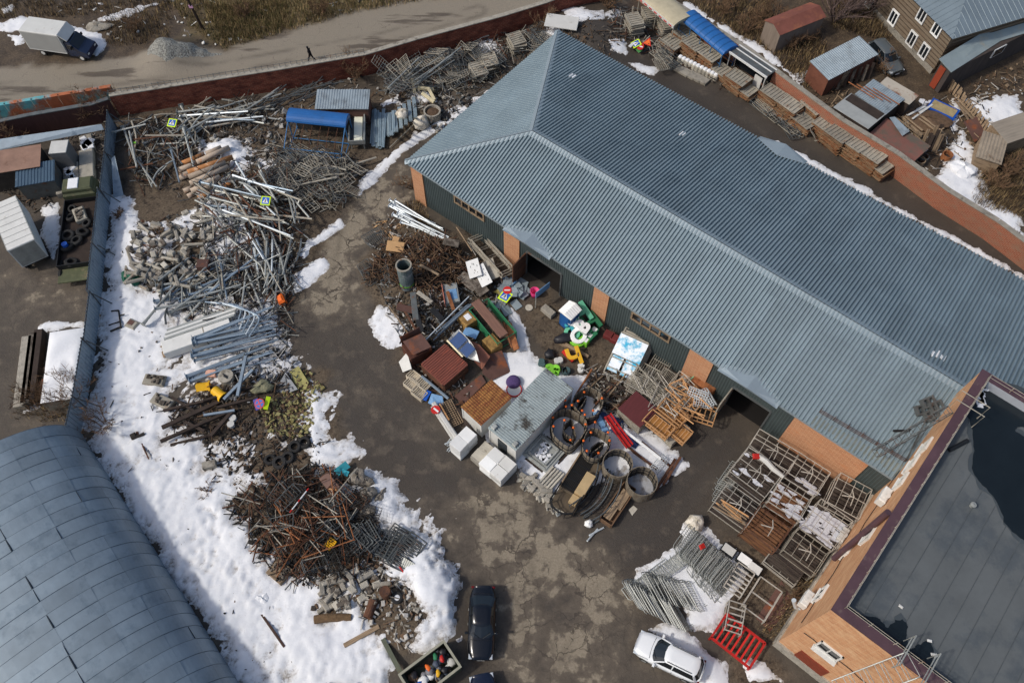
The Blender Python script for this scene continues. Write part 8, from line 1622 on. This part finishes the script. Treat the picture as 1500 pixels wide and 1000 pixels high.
for a in ((112, 585, 3.2, 9, 'bare bush growing over the metal fence by the hangar'), (60, 590, 2.6, 7, 'low bare bush beside the snowy bunker'), (155, 625, 2.2, 6, 'thin bare sapling standing in the snow by the hangar'), (140, 170, 3.0, 7, 'bare bush below the road wall near the fence corner'), (170, 160, 2.5, 6, 'bare bush at the meeting of fence and brick wall'), (520, 112, 2.6, 8, 'bare bush growing at the foot of the long brick wall'), (30, 205, 2.6, 6, 'bare bush over the lean-to roof strip'),
    (606, 275, 1.8, 7, 'low bare bush in front of the end brick pillar'), (795, 45, 2.2, 7, 'bare bush by the brick wall near the hip corner'), (890, 12, 2.0, 8, 'bare bush at the top end of the yard wall'), (1135, 25, 2.4, 8, 'bare bush before the rusty roof shed'), (1060, 20, 2.2, 8, 'bare bush behind the blue canopy'), (1095, 45, 2.0, 8, 'bare bush behind the glass shelter'), (1290, 105, 2.0, 7, 'bare bush beside the parked car'), (1480, 255, 2.4, 8, 'bare bush at the garden edge by the small hut')): bush(*a)
bush(1222, 32, 6.0, 10, 'grey purple leafless tree beside the rusty roof shed', 'bare_tree', 'tree', .7, grey_tw, .11); bush(1252, 22, 5.0, 8, 'grey purple leafless tree nearest the wooden house', 'bare_tree', 'tree', .6, grey_tw, .1)
rubble('litter', [(150, 300), (210, 430), (330, 700), (440, 880), (540, 990), (350, 980), (140, 600)], 190, [RUBD, RUBB, RUB, RUBD], sticks=.5, zmax=.5, s=(.06, .25), sl=(.2, .7))
rubble('litter', [(0, 0), (240, 0), (560, 0), (420, 50), (300, 70), (160, 60)], 150, [RUBL, RUBD, RUB, white2], sticks=.3, zmax=.1, s=(.1, .4))
rubble('rubble', [(1130, 150), (1300, 240), (1290, 256), (1120, 165)], 260, [steel_t, steel_d, rust, RUBD, tanp], sticks=.8, zmax=.5, sl=(.5, 2.0)); rubble('rubble', [(960, 60), (1120, 130), (1100, 150), (960, 85)], 200, [steel_t, RUB, rust, RUBD], sticks=.7, zmax=.5, sl=(.5, 1.8))
for u, v, n in ((1160, 70, 'behind the rusty roof shed corner'), (1180, 60, 'along the rusty roof shed front'), (1110, 30, 'in the weeds near the canopies'), (1245, 15, 'by the two leafless trees'), (1455, 270, 'in the weeds below the small hut'), (360, 25, 'on the grassy verge of the road'), (200, 45, 'on the dark verge by the truck'), (470, 20, 'on the upper grassy verge')): bush(u, v, 1.7, 8, 'low brown leafless bush '+n)
bush(175, 318, 1.0, 6, 'little dry shrub poking from snow by the concrete rubble'); bush(230, 345, 1.0, 7, 'dry shrub in the snow above the concrete rubble'); bush(305, 722, .9, 6, 'dry pinkish shrub beside the iron heap'); bush(1165, 880, 1.2, 7, 'dry shrub at the foot of the brick building')
# ================================================================ vehicles and the walker
def carpaint(n, c): return mat(n, c, .22, .0, .03, 1, rnd=0, spec=.6)
def car(u, v, rz, label, paint, kind='sedan', z=.7):
    p = at(u, v, z); t = thing('car', label, 'car', (p.x, p.y, p.z), rz); L = 4.8 if kind == 'sedan' else 4.65; hl = L/2; W = .92; n = 22
    def zb(x):
        q = x/hl
        if kind == 'sedan': return (.98-.10*max(0, (-q-.55)/.45)**2 if q < .2 else .98-.20*((q-.2)/.8)**1.6)
        return (1.05-.03*max(0, (-q-.6)/.4) if q < .25 else 1.05-.22*((q-.25)/.75)**1.7)
    b = MB(); m = 9
    for i in range(n+1):
        x = -hl+L*i/n; q = abs(x)/hl; w_ = W*(1-.30*q**7-.04*q*q); z_ = zb(x); e = .16*q**8
        for y, zz in ((-w_*.86, .22+e), (-w_, .42), (-w_, z_*.72), (-w_*.93, z_-.05), (-w_*.55, z_+.0), (0, z_+.03), (w_*.55, z_), (w_*.93, z_-.05), (w_, z_*.72), (w_, .42), (w_*.86, .22+e)): b.v.append((x*(1-.02*(abs(y)/W)**3*q**4), y, zz))
    m = 11
    for i in range(n):
        for k in range(m-1): b.f.append((i*m+k, (i+1)*m+k, (i+1)*m+k+1, i*m+k+1)[::-1]); b.m.append(0)
        b.f.append((i*m+m-1, (i+1)*m+m-1, (i+1)*m, i*m)[::-1]); b.m.append(0)
    b.f.append(tuple(range(m))); b.m.append(0); b.f.append(tuple(range(n*m+m-1, n*m-1, -1))); b.m.append(0); b.build('body', paint, t, True)
    if kind == 'sedan': xr0, xr1, xf1, xf0, zr = -1.75, -1.0, .35, 1.1, 1.42
    else: xr0, xr1, xf1, xf0, zr = -2.2, -1.85, .35, 1.15, 1.62
    wb, wr = .82, .62; g = MB(); base = [(xf0+.05, 0), (xf0-.05, .5), (xf0-.3, wb), (xr0+.2, wb-.03), (xr0, .5), (xr0-.03, 0), (xr0, -.5), (xr0+.2, -wb+.03), (xf0-.3, -wb), (xf0-.05, -.5)]; top = [(xf1+.05, 0), (xf1, .4), (xf1-.12, wr), (xr1+.12, wr), (xr1, .4), (xr1-.04, 0), (xr1, -.4), (xr1+.12, -wr), (xf1-.12, -wr), (xf1, -.4)]; k = len(base)
    vs = [(x, y, zb(x)-.02) for x, y in base]+[(x, y, zr-.06) for x, y in top]; g.add(vs, [(i, (i+1) % k, k+(i+1) % k, k+i) for i in range(k)]+[tuple(range(k, 2*k))]); g.build('window', mat('car window', (22, 28, 32), .08, 0, .05, 1, rnd=0, spec=.7), t)
    r = MB(); vs = [(x*1.02-.0, y*1.02, zr-.07) for x, y in top]+[(x*.97, y*.93, zr-.01) for x, y in top]+[(x*.6+.4*(xf1+xr1)/2, y*.5, zr+.02) for x, y in top]; r.add(vs, [(i, (i+1) % k, k+(i+1) % k, k+i) for i in range(k)]+[(k+i, k+(i+1) % k, 2*k+(i+1) % k, 2*k+i) for i in range(k)]+[tuple(range(2*k, 3*k))]); r.build('roof', paint, t, True)
    for s in (-1, 1):
        MB().bar((xf0-.28, s*wb*.99, zb(xf0-.3)-.02), (xf1-.1, s*wr*1.01, zr-.06), .07, .05).build('pillar', paint, t); MB().bar((xr0+.2, s*(wb-.02), zb(xr0)-.02), (xr1+.12, s*wr*1.01, zr-.06), .14, .06).build('pillar', paint, t); MB().bar((-.35, s*wb*1.0, .99), (-.35, s*wr*1.02, zr-.05), .07, .05).build('pillar', paint, t)
    for s in (-1, 1):
        MB().bbox((xf0-.35, s*1.0, 1.02), (.16, .24, .15), .04).build('mirror', paint, t)
        MB().bbox((hl-.22, s*.62, .68), (.34, .36, .14), .04).build('headlight', mat('headlight lens', (200, 206, 210), .15, .2, .03), t); MB().bbox((-hl+.1, s*.68, .78), (.14, .26, .12), .03).build('taillight', mat('taillight lens', (96, 20, 22), .2), t)
        for x in (-1.42, 1.42):
            o = link('wheel', tyre_mesh('wheel', .34, .24), t); o.location = (x, s*.82, .34); o.rotation_euler = (R(90), 0, 0); MB().lathe([(.01, -s*.1-.02), (.2, -s*.1-.02), (.2, -s*.1+.02), (.01, -s*.1+.02)], 14).build('rim', steel, o)
    for x0, wd in ((xf0+.12, .72), (xr0-.1, .7)): MB().path([(x0-.06*(q/4)**2*(1 if x0 > 0 else -1), wd*q/4, zb(x0)+.012+.016*(1-abs(q)/4)) for q in range(-4, 5)], .012, 4).build('shut_line', black, t)
    for s in (-1, 1):
        MB().path([(x, s*.84, zb(x)-.015) for x in (xf0+.1, (xf0+hl)/2, hl-.3)], .01, 4).build('shut_line', black, t)
        for x in (.55, -.42, -1.25): MB().bar((x, s*.925, .45), (x, s*.92, .9), .02, .02).build('shut_line', black, t)
        MB().bar((xf0-.02, s*.12, zb(xf0)+.04), (xf0-.32, s*.62, zb(xf0)+.22), .02, .02).build('wiper', black, t)
    for s in (-1, 1):
        for x in (.15, -.8): MB().bbox((x, s*.935, .82), (.16, .03, .04), .01).build('handle', steel if kind == 'sedan' else paint, t)
    b = MB(); b.box((hl-.03, 0, .42), (.06, 1.1, .22)); b.build('grille', black, t); MB().box((hl-.01, 0, .45), (.03, .5, .11)).build('number_plate', white, t)
    if kind == 'suv':
        b = MB()
        for s in (-1, 1): b.tube((xr1+.3, s*.56, zr+.05), (xf1-.2, s*.56, zr+.05), .025, n=6)
        b.build('roof_rail', steel_d, t)
    return t
def hd(a, b_): d = G(*b_)-G(*a); return math.atan2(d.y, d.x)
car(706, 911, hd((708, 860), (704, 960)), 'black saloon car parked beside the snow bank and open dumpster', carpaint('black car paint', (12, 15, 22)))
car(714, 1044, hd((716, 1060), (706, 1000)), 'dark blue car only whose end shows at the lower edge', carpaint('dark blue car paint', (18, 26, 46)), 'sedan')
car(981, 961, hd((1020, 980), (942, 942)), 'white estate car parked by the red trestle and barriers', carpaint('white car paint', (226, 228, 228)), 'suv', .8)
car(518, 1034, hd((560, 1030), (495, 1008)), 'white car partly out of view on the snow by dumpster', carpaint('white car paint', (226, 228, 228)), 'suv')
car(1297, 84, hd((1280, 62), (1312, 98)), 'dark grey car parked between zinc roofed shed and wooden house', carpaint('grey car paint', (86, 92, 94)), 'suv')
# box truck on the verge
pa_, pb_ = G(60, 84), G(135, 82); t = thing('box_truck', 'light truck with a pale box body and dark blue cab on the verge', 'truck', at(97, 76), head(97, 76, 8)); dkb = carpaint('dark blue cab paint', (28, 40, 64))
b = MB(); b.bbox((-1.0, 0, 1.95), (4.2, 2.2, 2.3), .06); b.build('cargo_box', mat('grey white truck box', (208, 208, 202), .6, 0, .06, 1, (180, 172, 160), .64), t); b = MB(); b.box((-1.0, 1.11, 1.95), (4.0, .03, 2.0)); b.box((-1.0, -1.11, 1.95), (4.0, .03, 2.0)); b.build('side_panel', mat('grey truck side', (150, 150, 146), .6, 0, .05, 1), t); MB().slab([(1.1, -1.05, 3.1), (1.1, 1.05, 3.1), (1.75, .95, 2.35), (1.75, -.95, 2.35)], .1).build('wind_deflector', white2, t)
b = MB(); prof = [(1.15, .5), (1.15, 2.1), (1.75, 2.15), (2.55, 1.35), (3.25, 1.05), (3.35, .5)]
for s in (-1, 1): b.v += [(x, s*(.98-(.08 if z > 1.5 else 0)), z) for x, z in prof]
n = len(prof); b.f += [(i, i+1, n+i+1, n+i) for i in range(n-1)]+[tuple(range(n-1, -1, -1)), tuple(range(n, 2*n)), (n-1, 0, n, 2*n-1)]; b.m += [0]*(n+2); b.build('cab', dkb, t); MB().slab([(1.85, -.8, 2.1), (1.85, .8, 2.1), (2.5, .86, 1.46), (2.5, -.86, 1.46)], .02).build('windscreen', glass, t)
MB().box((2.1, 0, 1.6), (.1, .1, .1)).box((-.8, 0, .62), (5.0, .9, .2)).build('chassis', black, t)
for s in (-1, 1):
    MB().box((1.7, s*.96, 1.6), (.6, .05, .5)).build('side_window', glass, t); MB().bbox((1.95, s*1.15, 1.7), (.1, .22, .32), .03).build('mirror', black, t); MB().bbox((3.2, s*.7, .85), (.2, .3, .18), .04).build('headlight', white2, t)
    for x in (-1.9, 2.45): o = link('wheel', tyre_mesh('wheel', .38, .26), t); o.location = (x, s*.88, .38); o.rotation_euler = (R(90), 0, 0); MB().lathe([(.01, -s*.11-.02), (.22, -s*.11-.02), (.22, -s*.11+.02), (.01, -s*.11+.02)], 12).build('rim', white2, o)
# dumpster with bags
dp = [(585, 988), (650, 939), (673, 977), (607, 1030)]; c, rz, L, W = fit(dp[0], dp[1], dp[2], 1.4); t = thing('dumpster', 'open grey green dumpster full of rubbish bags', 'dumpster', c, rz); b = MB(); gg_ = mat('grey green dumpster', (92, 96, 80), .7, .1, .2, 2, (110, 84, 60), .64)
for s in (-1, 1): b.box((0, s*W/2, .75), (L, .08, 1.3)); b.box((s*L/2, 0, .75), (.08, W-.08, 1.3))
b.build('wall', gg_, t); MB().box((0, 0, .15), (L-.1, W-.1, .1)).build('floor', gg_, t); b = MB()
for s in (-1, 1): b.box((0, s*W/2, 1.42), (L+.14, .16, .1)); b.box((s*L/2, 0, 1.42), (.16, W-.16, .1))
b.build('rim', mat('pale rim', (150, 148, 130), .6, 0, .1, 2), t)
bc = [bagm, bagm, bagm, bagm, white2, white, mat('grey bag', (108, 108, 112), .6), RUBB, mat('slate bag', (70, 78, 92), .6)]
q_ = Matrix.Rotation(rz, 3, 'Z')
for i in range(46):
    o = bag(600, 600, U(.14, .3), 'bag lying inside the open dumpster', random.choice(bc), U(.9, 1.4), U(0, 6), grp='bags in the dumpster'); x = q_@Vector((U(-L*.42, L*.42), U(-W*.38, W*.38), 0)); o.location = (c.x+x.x, c.y+x.y, U(.55, .8))
for m, lab, xx, yy in ((yellow, 'yellow bag lying in the dumpster', .1, -.2), (red, 'red cloth lying on the dumpster bags', .3, .1), (orange, 'orange bag in the middle of the dumpster', .0, .15), (green, 'small green bag near the red cloth in the dumpster', .22, .3), (signblue, 'blue bag in the dumpster', -.3, -.1)):
    o = bag(600, 600, .15, lab, m, 1.7, U(0, 6)); x = q_@Vector((L*xx, W*yy, 0)); o.location = (c.x+x.x, c.y+x.y, 1.0)
o = MB().bar((-2.0, 0, 0), (2.0, 0, .2), .3, .2).build('steel_girder', gg_); put(o, 582, 975, 62, .3, .4); tag(o, 'grey green girder leaning beside the dumpster end', 'girder')
# the walker on the road
def person(u, v, rz, label):
    t = thing('person', label, 'person', at(u, v), rz); V = {'pel': (0, 0, .95, .16), 'sp': (.03, 0, 1.2, .17), 'ch': (.06, 0, 1.42, .19), 'nk': (.09, 0, 1.55, .07), 'hd': (.12, 0, 1.68, .105), 'hd2': (.12, 0, 1.76, .09),
         'ls': (.06, .2, 1.42, .09), 'le': (-.08, .27, 1.16, .065), 'lh': (.1, .26, .96, .045), 'rs': (.06, -.2, 1.42, .09), 're': (.12, -.27, 1.16, .065), 'rh': (.28, -.24, 1.0, .045),
         'lp': (0, .1, .9, .11), 'lk': (.22, .1, .5, .08), 'la': (.3, .1, .09, .055), 'lt': (.44, .1, .05, .045), 'rp': (0, -.1, .9, .11), 'rk': (-.12, -.1, .5, .08), 'ra': (-.38, -.1, .16, .055), 'rt': (-.3, -.1, .05, .045)}
    E_ = [('pel', 'sp'), ('sp', 'ch'), ('ch', 'nk'), ('nk', 'hd'), ('hd', 'hd2'), ('ch', 'ls'), ('ls', 'le'), ('le', 'lh'), ('ch', 'rs'), ('rs', 're'), ('re', 'rh'), ('pel', 'lp'), ('lp', 'lk'), ('lk', 'la'), ('la', 'lt'), ('pel', 'rp'), ('rp', 'rk'), ('rk', 'ra'), ('ra', 'rt')]
    ks = list(V); me = bpy.data.meshes.new('skel'); me.from_pydata([V[k][:3] for k in ks], [(ks.index(a), ks.index(b)) for a, b in E_], []); o = bpy.data.objects.new('skel', me); COL.objects.link(o); md = o.modifiers.new('s', 'SKIN'); sv = me.skin_vertices[0].data
    for i, k in enumerate(ks): sv[i].radius = (V[k][3],)*2; sv[i].use_root = (k == 'pel')
    o.modifiers.new('d', 'SUBSURF').levels = 2; dg = bpy.context.evaluated_depsgraph_get(); m2 = bpy.data.meshes.new_from_object(o.evaluated_get(dg)); bpy.data.objects.remove(o); m2.name = 'body'; m2.materials.clear()
    for mm in (mat('black coat', (26, 26, 30), .9), mat('dark trousers', (38, 38, 46), .9), mat('skin', (196, 150, 126), .6)): m2.materials.append(mm)
    for f in m2.polygons: z = f.center.z; f.material_index = 2 if (z > 1.6 and f.normal.x > .35 and z < 1.76) else (0 if z > .85 else 1)
    m2.shade_smooth(); link('body', m2, t); MB().lathe([(.115, 1.72), (.12, 1.78), (.09, 1.85), (.01, 1.87)], 12, (.115, 0, 0)).build('cap', black, t, True)
    for s, x, y, z in ((1, .1, .26, .96), (-1, .28, -.24, 1.0)):
        h = MB()
        for k in range(4): h.path([(x, y+(k-1.5)*.018, z-.02), (x+.02, y+(k-1.5)*.02, z-.09), (x+.045, y+(k-1.5)*.019, z-.13+.008*abs(k-1.5))], [.011, .01, .008], 5)
        h.path([(x+.02, y-s*.03, z), (x+.06, y-s*.045, z-.05)], [.011, .009], 5); h.build('hand', MATS['skin'], t)
person(457, 90, head(457, 95, 185), 'person in a black coat walking along the road by the brick wall')
